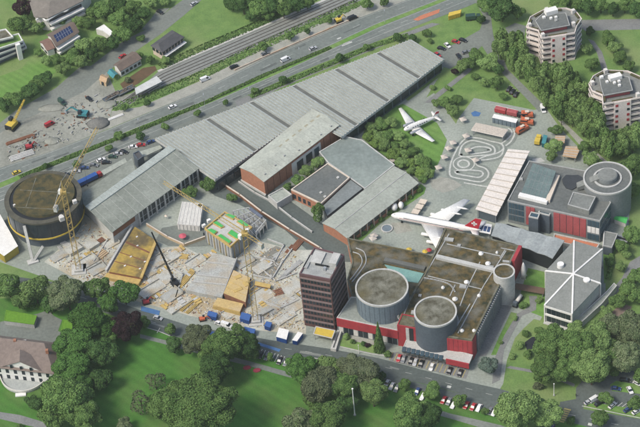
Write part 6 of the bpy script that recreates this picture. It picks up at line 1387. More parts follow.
# person by the junction
def person(px, py, lab, top, legs, rz):
    q = P(px, py); t = thing('person', lab, 'person', (q.x, q.y, 0), None, rz); me = bpy.data.meshes.new('body')
    V_ = [(0, 0, .93), (0, 0, 1.15), (0, 0, 1.38), (0, 0, 1.50), (.02, 0, 1.62), (.02, 0, 1.74), (0, .2, 1.38), (.04, .26, 1.12), (.1, .25, .88), (0, -.2, 1.38), (-.04, -.26, 1.12), (0, -.25, .88), (.02, .1, .88), (.1, .11, .48), (.02, .12, .07), (.14, .12, .03), (-.02, -.1, .88), (-.04, -.11, .48), (-.16, -.12, .08), (-.05, -.12, .03)]
    E_ = [(0, 1), (1, 2), (2, 3), (3, 4), (4, 5), (2, 6), (6, 7), (7, 8), (2, 9), (9, 10), (10, 11), (0, 12), (12, 13), (13, 14), (14, 15), (0, 16), (16, 17), (17, 18), (18, 19)]
    R_ = [.14, .14, .16, .06, .1, .08, .07, .05, .035, .07, .05, .035, .095, .065, .05, .04, .095, .065, .05, .04]
    me.from_pydata(V_, E_, []); o = bpy.data.objects.new('body', me); C.objects.link(o); o.parent = t; me.materials.append(top)
    m_ = o.modifiers.new('skin', 'SKIN')
    for v, r_ in zip(me.skin_vertices[0].data, R_): v.radius = (r_, r_)
    me.skin_vertices[0].data[0].use_root = True
    s_ = o.modifiers.new('sub', 'SUBSURF'); s_.levels = 1; s_.render_levels = 1
    b = MB(); b.loft([[(.02+r_*cos(2*pi*i/10), r_*sin(2*pi*i/10), z) for i in range(10)] for r_, z in ((.11, 1.66), (.115, 1.74), (.07, 1.82))]); part(t, 'hair', b, mat('dark hair', (.03, .02, .015), None, 1., .9), True, True)
person(576, 396.5, 'person in dark clothes walking at the car park entrance', paints['black'], paints['black'], 1.2)

# ------------------------------------------------------------------ vegetation
def leafmat(name, c1, c2, vary=.2): return mat(name, c1, c2, 5., .9, 3, (.38, .62), spec=.1, vary=vary, grain=0)
LM = dict(mid=leafmat('mid green leaves', (.125, .205, .060), (.068, .130, .036)), light=leafmat('light green leaves', (.18, .27, .09), (.115, .19, .058)), dark=leafmat('dark green leaves', (.065, .125, .038), (.038, .082, .024)),
          pale=leafmat('pale grey green leaves', (.165, .20, .105), (.085, .125, .055)), purple=leafmat('purple leaves', (.032, .016, .020), (.022, .012, .015)), bare=leafmat('brownish thin leaves', (.12, .145, .075), (.08, .10, .052)), lush=leafmat('deep lush leaves', (.080, .165, .040), (.046, .108, .025)), yellow=leafmat('yellow green leaves', (.17, .26, .065), (.115, .19, .045)), silver=leafmat('silver blue leaves', (.13, .18, .14), (.09, .13, .10)))
LMAT_CROWN = LM['mid']
def crownmesh(name, seed, n, leaf, nl, zs=1.0, lobe=.42, holes=.0, cone=False):
    r = np.random.default_rng(seed)
    if cone:
        h = r.random(n)**1.4; ang = r.random(n)*2*pi; rad = (1-h)*(.78+.3*r.random(n))+.02
        pos = np.stack([rad*np.cos(ang), rad*np.sin(ang), -1+2*h], 1); nor = np.stack([np.cos(ang), np.sin(ang), np.full(n, .55)], 1)
    else:
        L_ = []
        for i in range(nl):
            v = r.normal(size=3); v /= np.linalg.norm(v); rr = .40+.34*r.random(); c = v*rr*np.array([1, 1, .82])
            c[2] += .05
            L_.append((c, lobe*(.7+.55*r.random())))
        L_.append((np.zeros(3), .62))
        cs = np.array([l[0] for l in L_]); rs = np.array([l[1] for l in L_])
        pos, nor = [], []
        wgt = rs**2/np.sum(rs**2)
        while len(pos) < n:
            k = r.choice(len(L_), p=wgt); d = r.normal(size=3); d /= np.linalg.norm(d)
            if d[2] < -.55: continue
            p = cs[k]+d*rs[k]*(1-.22*r.random()**2+.08*r.normal()*.6)
            dd = np.linalg.norm(cs-p, axis=1)-rs*.86
            dd[k] = 1
            if (dd < 0).any(): continue
            if holes and (np.sin(p[0]*6+seed)*np.sin(p[1]*6.3+1.3*seed)*np.sin(p[2]*5.7) > 1-holes): continue
            pos.append(p); nor.append(d)
        pos, nor = np.array(pos), np.array(nor)
    nr = nor+r.normal(size=(n, 3))*.55; nr /= np.linalg.norm(nr, axis=1)[:, None]
    a = np.cross(nr, r.normal(size=(n, 3))); a /= np.linalg.norm(a, axis=1)[:, None]; b_ = np.cross(nr, a)
    sz = leaf*(.65+.7*r.random(n))[:, None]
    v = np.empty((n, 4, 3)); pos = pos*np.array([1, 1, zs])
    v[:, 0] = pos+a*sz*.62; v[:, 1] = pos+b_*sz*.5; v[:, 2] = pos-a*sz*.62; v[:, 3] = pos-b_*sz*.5
    me = bpy.data.meshes.new(name); me.vertices.add(n*4); me.vertices.foreach_set('co', v.reshape(-1)); me.loops.add(n*4); me.loops.foreach_set('vertex_index', np.arange(n*4, dtype=np.int32)); me.polygons.add(n); me.polygons.foreach_set('loop_start', np.arange(0, n*4, 4, dtype=np.int32)); me.polygons.foreach_set('loop_total', np.full(n, 4, dtype=np.int32))
    me.update(calc_edges=True); me.materials.append(LMAT_CROWN); return me
CR = dict(small=[crownmesh('crown', s, 1200, .17, 9) for s in (1, 2, 3)], mid=[crownmesh('crown', s, 4200, .088, 19, lobe=.33, holes=.1) for s in (4, 5, 6, 7, 19)], big=[crownmesh('crown', s, 13000, .052, 44, lobe=.25, holes=.12) for s in (8, 9, 10, 17, 18)],
          thin=[crownmesh('crown', s, 900, .10, 12, holes=.4) for s in (11, 12)], huge=[crownmesh('crown', 23, 34000, .030, 80, lobe=.19, holes=.08)], cone=[crownmesh('crown', 13, 1500, .17, 0, cone=True)], tall=[crownmesh('crown', s, 2400, .11, 14, lobe=.36) for s in (14, 15, 16)])
b = MB(); b.tube((0, 0, 0), (0, 0, .55), .055, .038, 7); b.tube((0, 0, .5), (.10, .04, .8), .034, .012, 5); b.tube((0, 0, .48), (-.09, .07, .82), .03, .012, 5); b.tube((0, 0, .52), (.0, -.1, .8), .03, .012, 5); b.tube((0, 0, .54), (.01, .02, .9), .034, .01, 5)
TRUNK = b.mesh('trunk', m_bark); b = MB(); 
for i in range(5): b.tube((0, 0, 0), (.25*cos(i*1.26), .25*sin(i*1.26), .6), .03, .012, 5)
STEM = b.mesh('stem', m_bark)
BIGGER = ('trees of the lake side park', 'trees on the right side', 'trees of the upper left gardens', 'trees around the upper right flats', 'trees of the upper wood')
def tree(px, py, r_, kind, label, size='mid', hf=1.9, cat='tree', name=None, group='trees', zc=None, wide=1.):
    """px,py: crown centre in the photo, r_ crown radius in photo pixels"""
    r_ = r_*(1.15 if group in BIGGER else 1.); R_ = r_/2.2; shrub = cat in ('shrub', 'bush'); H_ = R_*(1.35 if shrub else hf)
    if not shrub: H_ = max(H_, R_+1.8)
    rz = H_*.5 if shrub else min(R_*1.02, H_*.42) if size != 'tall' else H_*.46
    zc = H_-rz*.96
    q = P(px, py, zc); nm = name or ('shrub' if shrub else dict(purple='beech_tree').get(kind, 'conifer_tree' if size == 'cone' else 'broadleaf_tree'))
    t = thing(nm, label, cat, (q.x, q.y, 0), group)
    me = random.choice(CR[size]); o = bpy.data.objects.new('crown', me); C.objects.link(o); o.parent = t; o.location = (0, 0, zc); o.scale = (R_*1.05*random.uniform(.86, 1.2), R_*1.05*random.uniform(.86, 1.14), rz*random.uniform(.98, 1.25)); o.rotation_euler = (random.uniform(-.16, .16), random.uniform(-.16, .16), random.uniform(0, 6.28))
    o.material_slots[0].link = 'OBJECT'; o.material_slots[0].material = LM[kind]
    k = bpy.data.objects.new('stem' if shrub else 'trunk', STEM if shrub else TRUNK); C.objects.link(k); k.parent = t; s_ = H_*.95; k.scale = (max(R_*.9, 1.), max(R_*.9, 1.), s_) if not shrub else (R_, R_, H_); k.rotation_euler = (0, 0, random.uniform(0, 6.28))
    return t
T = tree
G = 'trees of the lake side park'
for x, y, r_, k, s_, lab in (
 (8, 285, 13, 'mid', 'mid', 'bushy tree at the photo edge behind the villa garage'), (35, 289, 15, 'light', 'mid', 'light green tree in front of the round theatre'), (67, 293, 17, 'pale', 'big', 'pale grey green tree in front of the theatre crane'), (96, 287, 13, 'mid', 'mid', 'green tree below the yellow sheeting'), (124, 292, 13, 'lush', 'mid', 'deep green tree overlapping the yellow edge boards'), (22, 300, 9, 'mid', 'mid', 'small tree above the lime green garage roof'), (50, 305, 9, 'dark', 'mid', 'dark small tree at the villa courtyard gate'), (110, 303, 10, 'lush', 'mid', 'lush small tree left of the purple beech'),
 (127, 325, 15, 'purple', 'big', 'dark purple leaved beech by the lake side road'), (89, 321, 19, 'lush', 'big', 'big lush tree right of the villa courtyard'), (112, 330, 12, 'lush', 'mid', 'lush tree squeezed left of the purple beech foot'), (76, 345, 18, 'lush', 'big', 'big tree touching the villa roof corner'), (98, 352, 15, 'dark', 'big', 'dark tree behind the villa trees by the lawn'), (73, 368, 18, 'lush', 'big', 'big tree beside the villa terrace'), (100, 378, 11, 'dark', 'mid', 'dark tree at the left edge of the park lawn'), (66, 398, 21, 'mid', 'big', 'big tree below the villa by the path'), (84, 414, 17, 'mid', 'big', 'big tree at the photo bottom left of the lawn'), (52, 418, 11, 'mid', 'mid', 'tree overhanging the curved villa path'),
 (195, 408, 32.5, 'mid', 'huge', 'widest tree of the park at the photo bottom'), (170, 330, 6, 'mid', 'small', 'small round tree at the roadside kerb'), (143, 322, 6, 'mid', 'small', 'small tree between purple beech and silver car'), (175, 345, 7, 'dark', 'mid', 'small dark tree on the park path bend'), (197, 340, 13, 'bare', 'big', 'brownish green tree at the roadside by the lawn'), (224, 346, 18, 'mid', 'big', 'large roadside tree right of the brownish one'), (246, 346, 13, 'dark', 'big', 'dark tree left of the striped bays'), (215, 369, 17, 'dark', 'big', 'dark tree at the corner of the right lawn'), (270, 356.5, 3.5, 'mid', 'small', 'tiny tree between the striped bays'),
 (302, 369, 15, 'lush', 'big', 'lush tree right of the striped bays'), (313, 402, 9, 'mid', 'mid', 'tree between the brownish tree and the bottom bushy tree'), (237, 330, 6, 'mid', 'mid', 'small tree at the site road behind the large roadside tree'), (207, 352, 8, 'mid', 'mid', 'tree filling the roadside group by the lawn corner'), (81, 384, 12, 'lush', 'big', 'lush tree between villa terrace and park lawn'), (60, 384, 10, 'lush', 'mid', 'tree at the right end of the villa terrace lawn'), (104, 340, 10, 'mid', 'mid', 'tree in the gap behind the dark lawn edge trees'), (327, 366, 11, 'light', 'mid', 'bright light green tree at the lower roadside'), (320, 385, 18, 'bare', 'big', 'brownish tree right of the open lawn'), (343, 386, 16, 'mid', 'big', 'green tree left of the white flagpole'), (358, 370, 16, 'bare', 'big', 'brownish crown above the white flagpole'), (373, 393, 14, 'light', 'big', 'bright tree right of the white flagpole'), (383, 376, 4, 'dark', 'small', 'small dark tree left of the silver kerb cars'), (329, 418, 18, 'mid', 'big', 'bushy tree at the photo bottom below the brownish tree'), (300, 421, 13, 'pale', 'mid', 'pale tree at the photo bottom edge'), (346, 403, 9, 'dark', 'mid', 'dark narrow tree left of the flagpole foot'),
 (405.5, 385, 5, 'mid', 'mid', 'small round kerb tree right of the grey car'), (432, 391, 7.5, 'mid', 'mid', 'larger round kerb tree left of the red car'), (459.5, 400, 5.5, 'mid', 'small', 'smallest kerb tree between white and red cars'), (409, 413, 16, 'mid', 'big', 'big tree below the dark blue kerb car'), (430, 416, 13, 'dark', 'big', 'dark tree beside the lower park path'), (485, 411, 3.5, 'mid', 'small', 'tiny tree left of the grey kerb car'), (516, 410, 21, 'light', 'big', 'big bright tree below the road, left of the pair'), (541, 412, 15, 'light', 'big', 'bright tree left of the yellow crossing'),
 (155, 381, 9, 'bare', 'thin', 'thin brownish tree standing on the lawn'), (141, 402, 11, 'bare', 'thin', 'thin brownish bush on the lower lawn'), (124, 424, 7, 'pale', 'mid', 'small pale tree at the photo bottom on the lawn'), (158, 408, 11, 'mid', 'mid', 'small tree at the left side of the widest tree')):
    T(x, y, r_, k, lab, s_, group=G)
T(33, 402, 9, 'dark', 'dark rounded shrub on the villa lawn', 'mid', cat='shrub', group='garden shrubs'); T(20, 426, 4, 'mid', 'small shrub beside the villa path at the bottom', 'small', cat='shrub', group='garden shrubs')
G = 'trees on the right side'
for x, y, r_, k, s_, lab in (
 (552, 344, 17, 'mid', 'big', 'green tree right of the dark pond'), (575, 350, 18, 'mid', 'big', 'large tree below the hexagonal gallery'), (598, 341, 16, 'light', 'big', 'light tree below the gallery wing'), (592, 368, 17, 'light', 'big', 'light tree above the lower right car park'), (612, 328, 15, 'pale', 'big', 'pale tree by the pinkish soil bed'), (632, 330, 17, 'pale', 'big', 'pale tree at the photo edge by the path'), (626, 355, 15, 'pale', 'big', 'pale tree above the black estate car'), (545, 368, 14, 'mid', 'big', 'tree over the garden path by the white pole'), (564, 368, 13, 'mid', 'big', 'tree behind the white pole on the lawn'), (612, 356, 12, 'mid', 'mid', 'tree between two pale crowns'), (575, 330, 8, 'light', 'mid', 'low light tree at the gallery corner'),
 (606, 398, 6, 'mid', 'small', 'round tree among the striped car park bays'), (635, 403, 6, 'mid', 'small', 'round tree at the right end of the car park'), (599.5, 418, 7.5, 'mid', 'mid', 'round tree below the lower right car park'), (615, 372, 5, 'mid', 'small', 'small tree at the back of the car park'), (570, 420, 4, 'dark', 'small', 'tiny tree beside the yellow crossing'), (640, 376, 6, 'mid', 'small', 'small tree behind the white edge car'),
 (487, 365, 8, 'silver', 'mid', 'silvery blue tree beside the red block corner'), (380, 338, 5.6, 'mid', 'cone', 'slim pointed conifer before the red wing')):
    T(x, y, r_, k, lab, s_, group=G, hf=1.9 if s_ != 'cone' else 4.2) if s_ != 'cone' else None
q = P(379.6, 350); t = thing('conifer_tree', 'slim pointed conifer before the red wing', 'tree', (q.x, q.y, 0)); o = bpy.data.objects.new('crown', CR['cone'][0]); C.objects.link(o); o.parent = t; o.location = (0, 0, 8.6); o.scale = (2.5, 2.5, 8.2); o.material_slots[0].link = 'OBJECT'; o.material_slots[0].material = LM['mid']
k = bpy.data.objects.new('trunk', TRUNK); C.objects.link(k); k.parent = t; k.scale = (3, 3, 14)
G = 'trees in the museum yard'
for x, y, r_, k, s_, hf, lab in ((208, 184, 9, 'mid', 'mid', 1.9, 'tree at the end of the long hall'), (190, 192, 7.5, 'mid', 'mid', 1.9, 'smaller tree at the long hall front'), (232, 197.5, 5.5, 'mid', 'small', 1.9, 'small tree by the boundary wall'), (318, 213, 6.5, 'mid', 'tall', 3.6, 'tall narrow tree at the dark roofed house corner'), (317, 162, 8, 'light', 'mid', 1.7, 'light tree behind the dark roofed house'), (307, 171, 8, 'light', 'mid', 1.7, 'light tree along the brick hall, middle of the row'), (297, 180, 7, 'mid', 'mid', 1.7, 'green tree along the brick hall, lower in the row'), (287.5, 187, 5, 'mid', 'small', 1.7, 'lowest tree of the row along the brick hall')):
    T(x, y, r_, k, lab, s_, hf, group=G)
G = 'shrubs around the aircraft lawn'
sh = [(371, 127), (381, 124), (391, 122), (368, 136), (378, 136), (388, 135), (398, 136), (375, 144), (385, 145), (395, 146), (405, 144), (393, 155), (403, 154), (413, 152), (401, 163), (410, 163), (419, 160), (426, 163), (412, 171), (420, 172), (427, 172), (423, 178)]
wh = ['top left by the railway hall', 'upper left behind the propeller aircraft', 'nearest the propeller aircraft wing', 'at the blue grey roof corner', 'second from the blue grey roof corner', 'under the aircraft nose', 'in front of the aircraft engine', 'along the blue grey roof, upper', 'in the middle left of the thicket', 'in the centre of the thicket', 'right of centre below the wing', 'along the blue grey roof, middle', 'in the lower centre of the thicket', 'lower right facing the parasols', 'by the tan parasol', 'low centre of the thicket', 'right side facing the third parasol', 'rightmost of the thicket', 'above the long grey roof corner', 'in the lower tip of the thicket', 'lower right tip by the last parasol', 'lowest of the thicket']
for i, ((x, y), w_) in enumerate(zip(sh, wh)): T(x, y, 6.6+1.4*((i*7) % 3)/2, ['light', 'mid', 'light', 'yellow'][i % 4], ['light green', 'mid green', 'light green', 'yellow green'][i % 4]+' shrub '+w_, 'mid', cat='shrub', group=G)
G = 'shrubs along the grey hall'
for i, (x, y) in enumerate(((354, 238), (362, 232), (371, 226), (380, 219), (389, 212), (410, 196), (418, 190))):
    T(x, y, 3.6, 'yellow' if i > 4 else 'mid', ['lowest shrub along the brick side of the grey hall', 'second lowest shrub along the brick side', 'shrub beside the cream parasol at the brick side', 'middle shrub along the brick side', 'shrub under the white rounded exhibits', 'yellowish shrub above the beige awnings', 'topmost yellowish shrub at the grey hall corner'][i], 'small', cat='shrub', group=G)
G = 'small roadside trees'
for x, y, r_, k, lab in ((109, 148, 4.5, 'mid', 'small tree behind the parked green car'), (119, 135.5, 5, 'mid', 'small tree on the hedge strip by the dirt yard'), (140, 136, 5, 'dark', 'small dark tree left of the blue parked car'), (76, 164, 4, 'mid', 'tiny tree beside the black parked car'), (197.5, 113, 4.5, 'mid', 'small tree on the road edge above the shed roofs'), (165, 126.5, 4.5, 'mid', 'small tree at the left corner of the shed roofs'), (282, 79, 5.5, 'dark', 'small dark tree at the middle of the shed eave'), (255, 90.5, 4, 'mid', 'small tree on the footpath above the shed roofs'), (225, 102.5, 3.5, 'mid', 'tiny tree on the footpath left of the shed eave'), (340, 57, 6, 'dark', 'round dark tree at the shed eave right of centre'), (367, 47, 4.5, 'mid', 'small tree at the right part of the shed eave'), (397, 36.5, 6, 'dark', 'dark round tree near the shed roof top corner'), (412.5, 38.5, 5, 'dark', 'dark tree right at the shed roof top corner'), (264, 46, 6, 'mid', 'tree on the verge above the grey gravel car'), (290, 36, 5, 'mid', 'tree on the verge opposite the white van'), (308, 31, 4, 'dark', 'small dark tree on the verge'), (329, 20, 4.5, 'mid', 'tree on the verge left of the yellow excavator'), (367, 3, 7, 'mid', 'tree at the top of the verge'), (384, 2, 5, 'mid', 'smaller tree at the top of the verge'), (46, 166, 3.5, 'dark', 'tiny dark tree on the hedge strip beyond the theatre'), (148, 103, 4, 'dark', 'small dark tree beside the railway verge'), (124, 107.5, 4.5, 'mid', 'low tree left on the railway verge'), (427, 33, 5, 'mid', 'tree on the upper grass bank'), (480, 19.5, 5, 'dark', 'dark tree beside the green lorry')):
    T(x, y, r_, k, lab, 'small', group=G)
G = 'trees of the upper wood'
for i, (x, y, r_) in enumerate(((243, 4, 11), (257, 9, 10), (270, 4, 11), (283, 9, 10), (297, 4, 9), (307, 3, 7), (251, 15, 6), (268, 16, 6), (232, 3, 8), (258, -3, 9), (288, -2, 9))):
    T(x, y, r_, ['dark', 'mid', 'dark', 'mid'][i % 4], ['dark tree third in the upper wood beside the railway', 'green tree in the wood centre', 'dark tree topmost right of centre in the wood', 'green tree near the rails in the upper wood', 'dark tree at the right of the upper wood', 'green tree at the rightmost tip of the wood', 'low dark tree at the lower left fringe of the wood', 'low green tree at the lower fringe of the wood', 'dark tree leftmost in the upper wood', 'green tree cut by the photo top, left in the wood', 'dark tree cut by the photo top, right in the wood'][i], 'mid', group=G)
G = 'trees of the upper left gardens'
ul = [(22, 7, 12, 'purple', 'dark purple tree in the upper left corner'), (21, 25, 11, 'mid', 'green tree below the purple corner tree'), (34, 27, 8, 'light', 'light tree beside the brown villa block'), (12, 24, 7, 'light', 'light tree above the stepped flats'), (44, 78, 8, 'dark', 'dark tree at the right end of the lawn hedge'), (29, 92, 9, 'dark', 'dark tree in the middle of the lawn hedge'), (15, 98, 9, 'mid', 'green tree in the lawn hedge left part'), (3, 105, 8, 'dark', 'dark tree at the photo edge of the lawn hedge'), (37, 85, 7, 'mid', 'green tree between two dark hedge trees'), (57, 60, 7, 'mid', 'tree below the solar house corner'), (63, 68, 8, 'light', 'light tree at the yard corner'), (72, 57, 8, 'mid', 'tree right below the solar house'), (82, 61, 8, 'light', 'light tree right above the road bend'), (91, 54, 9, 'dark', 'dark tree over the road bend'), (85, 44, 9, 'light', 'light tree right of the solar house'), (100, 44, 9, 'mid', 'tree below the white garage'), (112, 43, 8, 'dark', 'dark tree by the road below the garage'), (122, 34, 10, 'mid', 'tree right of the white garage'), (133, 24, 10, 'dark', 'dark tree by the road above the garage'), (118, 19, 10, 'mid', 'tree above the white garage'), (104, 10, 10, 'mid', 'tree in the dense group right of the villa block'), (118, 4, 10, 'dark', 'dark tree at the photo top in the dense group'), (131, 8, 10, 'mid', 'tree at the photo top left of the drive'), (143, 14, 8, 'dark', 'dark tree at the entry of the upper drive'), (152, 2, 8, 'light', 'light tree at the photo top above the drive'), (165, 1, 6, 'light', 'small light tree above the black drive car'), (88, 22, 7, 'mid', 'tree between solar house and garage'), (92, 12, 7, 'mid', 'tree at the right end of the villa block'), (78, 21, 6, 'light', 'low light tree behind the solar house'), (42, 25, 6, 'mid', 'low tree between villa block and solar house'), (62, 21, 5, 'mid', 'low tree right behind the solar house ridge'), (46, 60, 6, 'light', 'low light tree at the lawn top'), (38, 52, 5, 'mid', 'small tree beside the small garden wing'), (139, 55, 4, 'mid', 'small tree between the station and the slate house'), (150, 60, 5, 'mid', 'low tree in front of the slate house'), (165, 60, 5, 'light', 'low light tree at the slate house front corner'), (141, 38, 4, 'mid', 'small tree behind the slate house by the road'), (78, 50, 6, 'dark', 'dark low tree by the solar house balcony')]
for x, y, r_, k, lab in ul: T(x, y, r_, k, lab, 'mid', 1.7, group=G)
G = 'trees around the upper right flats'
ur = [(502, 8, 15, 'dark', 'large dark tree left of the farther apartment tower'), (486, 5, 8, 'mid', 'tree left of the large dark tree'), (517, 12, 8, 'mid', 'tree between large dark tree and apartment tower'), (477, 56, 9, 'mid', 'tree at the lower edge of the upper car park'), (489, 61, 9, 'light', 'light tree right of the upper car park edge'), (462, 66, 7, 'light', 'light tree at the lower left of the car park'), (455, 71, 4, 'purple', 'small purple tree beside the thin path'), (470, 62, 7, 'mid', 'tree between two light car park trees'), (499, 70, 6, 'dark', 'dark tree at the driveway start'), (475, 76, 4, 'mid', 'small tree on the meadow by the path'), (497, 83, 7, 'mid', 'bushy tree left of the three dark cars'), (484, 82, 5, 'light', 'low light tree on the meadow centre'), (503, 96, 4, 'mid', 'small tree left below the three dark cars'), (452, 110, 7, 'light', 'light bush tree left of the plaza corner'), (445, 103, 6, 'mid', 'bush tree above the aircraft tail'), (456, 99, 6, 'mid', 'bush tree between path and plaza'), (436, 103, 5, 'light', 'small light bush tree at the aircraft tail'),
      (562, 4, 10, 'mid', 'tree behind the farther tower, leftmost at the top'), (575, 3, 8, 'mid', 'tree at the photo top above the tower roof'), (588, 7, 9, 'dark', 'dark tree above the right end road'), (601, 5, 9, 'mid', 'tree third along the top road'), (613, 9, 8, 'dark', 'dark tree fourth along the top road'), (625, 5, 9, 'mid', 'tree fifth along the top road'), (637, 9, 9, 'dark', 'dark tree at the top right corner'), (608, 38, 8, 'mid', 'topmost tree in the row right of the footpath'), (614, 48, 7, 'light', 'second tree in the row right of the footpath'), (620, 57, 7, 'mid', 'third tree in the row right of the footpath'), (628, 66, 6, 'mid', 'lowest tree in the row right of the footpath'), (592, 64, 7, 'mid', 'tree left of the nearer apartment tower top'), (586, 48, 6, 'light', 'light tree right below the farther tower'), (590, 31, 5, 'dark', 'dark tree at the farther tower road corner'),
      (633, 165, 11, 'mid', 'tree right of the round hub drum'), (632, 190, 9, 'mid', 'tree at the photo edge below the hub drum tree'), (622, 148, 11, 'mid', 'tree above the round hub drum'), (636, 130, 10, 'light', 'light tree below the nearer apartment tower'), (612, 140, 9, 'mid', 'tree between nearer apartment tower and hub drum'), (554, 146, 8, 'light', 'light tree left of the tan shelters'), (556, 130, 6, 'mid', 'tree above the smaller tan shelter'), (552, 156, 6, 'light', 'light tree below the tan shelters'), (590, 158, 9, 'light', 'light tree right of the larger tan shelter'), (585, 147, 6, 'mid', 'tree at the path by the larger tan shelter'), (598, 166, 6, 'mid', 'tree touching the hub drum at left'),
      (622, 246, 7, 'mid', 'tree right of the hexagonal gallery lawn'), (632, 236, 8, 'mid', 'tree at the photo edge by the tent'), (620, 266, 5, 'light', 'light small tree by the diagonal path'), (636, 276, 8, 'mid', 'tree right of the diagonal path'), (627, 288, 8, 'mid', 'tree beside the diagonal path, middle'), (618, 301, 7, 'mid', 'tree beside the diagonal path, lower'), (640, 296, 9, 'mid', 'tree at the photo edge by the soil bed'), (626, 254, 5, 'light', 'small light tree at the path fork'), (609, 262, 5, 'dark', 'dark tree close to the gallery right corner'), (605, 312, 6, 'light', 'light tree at the gallery wing end')]
for x, y, r_, k, lab in ur: T(x, y, r_, k, lab, 'mid', 1.8, group=G)
# the belt of light green trees between driveway and apartment towers
BELT = [(496, 22), (512, 36), (524, 44), (530, 62), (544, 68), (568, 68), (584, 86), (594, 108), (606, 130), (626, 136), (640, 134), (640, 150), (612, 152), (596, 146), (588, 140), (566, 118), (550, 106), (526, 82), (509, 66), (499, 45)]
rnd = random.Random(21); kk = 0; pts = []
y = 26
while y < 154:
    x = 494+((int(y) % 2)*4)
    while x < 642:
        xx, yy = x+rnd.uniform(-2.2, 2.2), y+rnd.uniform(-2, 2)
        if inpoly(xx, yy, BELT): pts.append((xx, yy))
        x += 8.6
    y += 7.4
zones = [(45, 'narrow light green tree in the belt left of the farther apartment tower'), (66, 'narrow light green tree in the belt along the upper driveway'), (90, 'narrow light green tree in the belt below the farther apartment tower'), (112, 'narrow light green tree in the belt left of the nearer apartment tower'), (999, 'narrow light green tree in the belt at the lower footpath')]
for x, y in pts:
    zi = next(i for i, z in enumerate(zones) if y < z[0]); T(x, y, 6.6+rnd.uniform(-.8, 2.2), rnd.choice(['light', 'mid', 'light', 'light']), zones[zi][1], 'tall', 3.3, group='belt trees, zone '+['left of the farther tower', 'by the upper driveway', 'below the farther tower', 'left of the nearer tower', 'by the lower footpath'][zi])
G = 'low garden shrubs'
for x, y, r_, k, lab in ((525, 333, 4, 'mid', 'shrub on the upper left bank of the pond'), (519, 344, 5, 'light', 'light shrub left of the pond'), (528, 354, 5, 'mid', 'shrub below the pond'), (540, 331, 5, 'mid', 'shrub on the right bank of the pond'), (512, 356, 3.5, 'light', 'light shrub left on the garden path'), (353, 341, 3, 'mid', 'left ball shrub before the red wing'), (363, 343, 3, 'dark', 'middle ball shrub before the red wing'), (388, 354, 4, 'mid', 'shrub right of the slim conifer'), (346, 337, 4, 'light', 'light shrub beside the yellow canopy stair'), (538, 386, 4.5, 'bare', 'brown bush on the lower garden lawn'), (515, 318, 3, 'light', 'shrub by the machine exhibit'), (523, 305, 4, 'mid', 'shrub between exhibit and path'), (500, 342, 2.5, 'light', 'small shrub on the narrow lawn strip'), (539, 300, 3.5, 'light', 'shrub left of the hexagonal gallery'), (367.5, 345, 2.6, 'purple', 'dark red ball shrub before the red wing'), (430, 41, 4, 'mid', 'shrub on the bank right of the shed roof'), (448, 88, 4, 'mid', 'shrub on the meadow by the thin path'), (432, 87, 4, 'light', 'shrub between hall and thin path'), (140, 28, 3, 'light', 'shrub at the upper drive corner'), (172, 52, 3, 'mid', 'shrub in front of the slate house'), (128, 80, 4, 'bare', 'brown shrub at the brown verge')):
    T(x, y, r_, k, lab, 'small', cat='shrub', group=G)
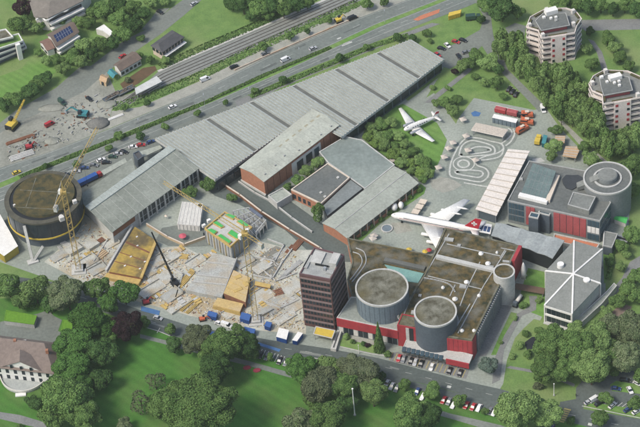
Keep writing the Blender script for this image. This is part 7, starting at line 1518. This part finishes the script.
# clipped hedge on the median, and verge growth
def hedge(name, label, pix, wd, h, n, k, leaf=.55, cat='hedge', kind=None, leaves=None):
    w_ = PP(pix); r = np.random.default_rng(int(pix[0][0]*7+pix[0][1])); seg = [(a, c, (c-a).length) for a, c in zip(w_[:-1], w_[1:])]; tot = sum(s[2] for s in seg); V_ = []
    for _ in range(n):
        u = r.random()*tot
        for a, c, l in seg:
            if u <= l: break
            u -= l
        d = (c-a)/l; nn = Vector((-d.y, d.x, 0)); ang = r.random()*pi; s_ = (a+d*u); hh = h*(.75+.5*abs(sin(s_.x*.21)*sin(s_.x*.077+1)))
        pos = s_+nn*(cos(ang)*wd/2)+Vector((0, 0, sin(ang)*hh)); V_.append((tuple(pos), (nn.x*cos(ang), nn.y*cos(ang), sin(ang))))
    pos = np.array([v[0] for v in V_]); nor = np.array([v[1] for v in V_])+r.normal(size=(n, 3))*.5; nor /= np.linalg.norm(nor, axis=1)[:, None]
    a = np.cross(nor, r.normal(size=(n, 3))); a /= np.linalg.norm(a, axis=1)[:, None]; b_ = np.cross(nor, a); sz = leaf*(.6+.8*r.random(n))[:, None]
    b = MB(); v = np.stack([pos+a*sz, pos+b_*sz*.8, pos-a*sz, pos-b_*sz*.8], 1); v[:, :, 2] = np.maximum(v[:, :, 2], .02)
    b.v = [tuple(q) for q in v.reshape(-1, 3)]; b.f = [(4*i, 4*i+1, 4*i+2, 4*i+3) for i in range(n)]; b.m = [0]*n
    return solo(name, b, LM[k], label, cat, kind=kind)
hedge('hedge', 'long hedge on the median left of the shed roofs', [(20, 177.5), (42, 168.5), (108, 142.5), (137, 131), (198, 106)], 2.2, 1.0, 5200, 'mid')
hedge('hedge', 'long thin hedge on the median beside the shed roofs', [(200, 105), (270, 73), (330, 48)], 2.0, .8, 2400, 'mid', .4)
hedge('hedge', 'clipped hedge around the villa courtyard', [(24, 305), (44, 308), (50, 312)], 2.5, 1.6, 700, 'lush', .45)
hedge('hedge', 'low planted strip between shed eave and footpath', [(250, 97), (305, 74.5), (375, 45.5), (408, 36)], 3, .8, 2600, 'mid', .45)
hedge('verge_growth', 'rough green growth along the verge between railway and gravel', [(112, 108), (150, 97), (198, 77), (240, 56), (290, 33), (330, 16), (360, 2)], 6.0, .5, 2600, 'mid', .45, 'undergrowth', 'stuff')
hedge('verge_growth', 'rough green growth on the upper railway bank', [(160, 67), (200, 49), (245, 30), (290, 10), (315, -2)], 5, .5, 1700, 'mid', .45, 'undergrowth', 'stuff')
hedge('hedge', 'low hedge beside the diagonal path at the gallery', [(610, 250), (612, 262), (608, 280)], 2, 1.4, 500, 'mid', .4)


# ------------------------------------------------------------------ haze: thin pale air round the whole scene
b = MB(); b.hexa([(-2600, -1300, -1.2), (2600, -1300, -1.2), (2600, 3100, -1.2), (-2600, 3100, -1.2)], [(-2600, -1300, 735), (2600, -1300, 735), (2600, 3100, 735), (-2600, 3100, 735)])
hz = bpy.data.materials.new('haze'); hz.use_nodes = True; hn = hz.node_tree; hn.nodes.remove(hn.nodes['Principled BSDF'])
pv_ = hn.nodes.new('ShaderNodeVolumePrincipled'); pv_.inputs['Density'].default_value = 0.00004; pv_.inputs['Color'].default_value = (.88, .96, .88, 1)
hn.links.new(pv_.outputs[0], hn.nodes['Material Output'].inputs['Volume'])
ho = bpy.data.objects.new('haze', b.mesh('haze', hz)); C.objects.link(ho); ho['kind'] = 'stuff'
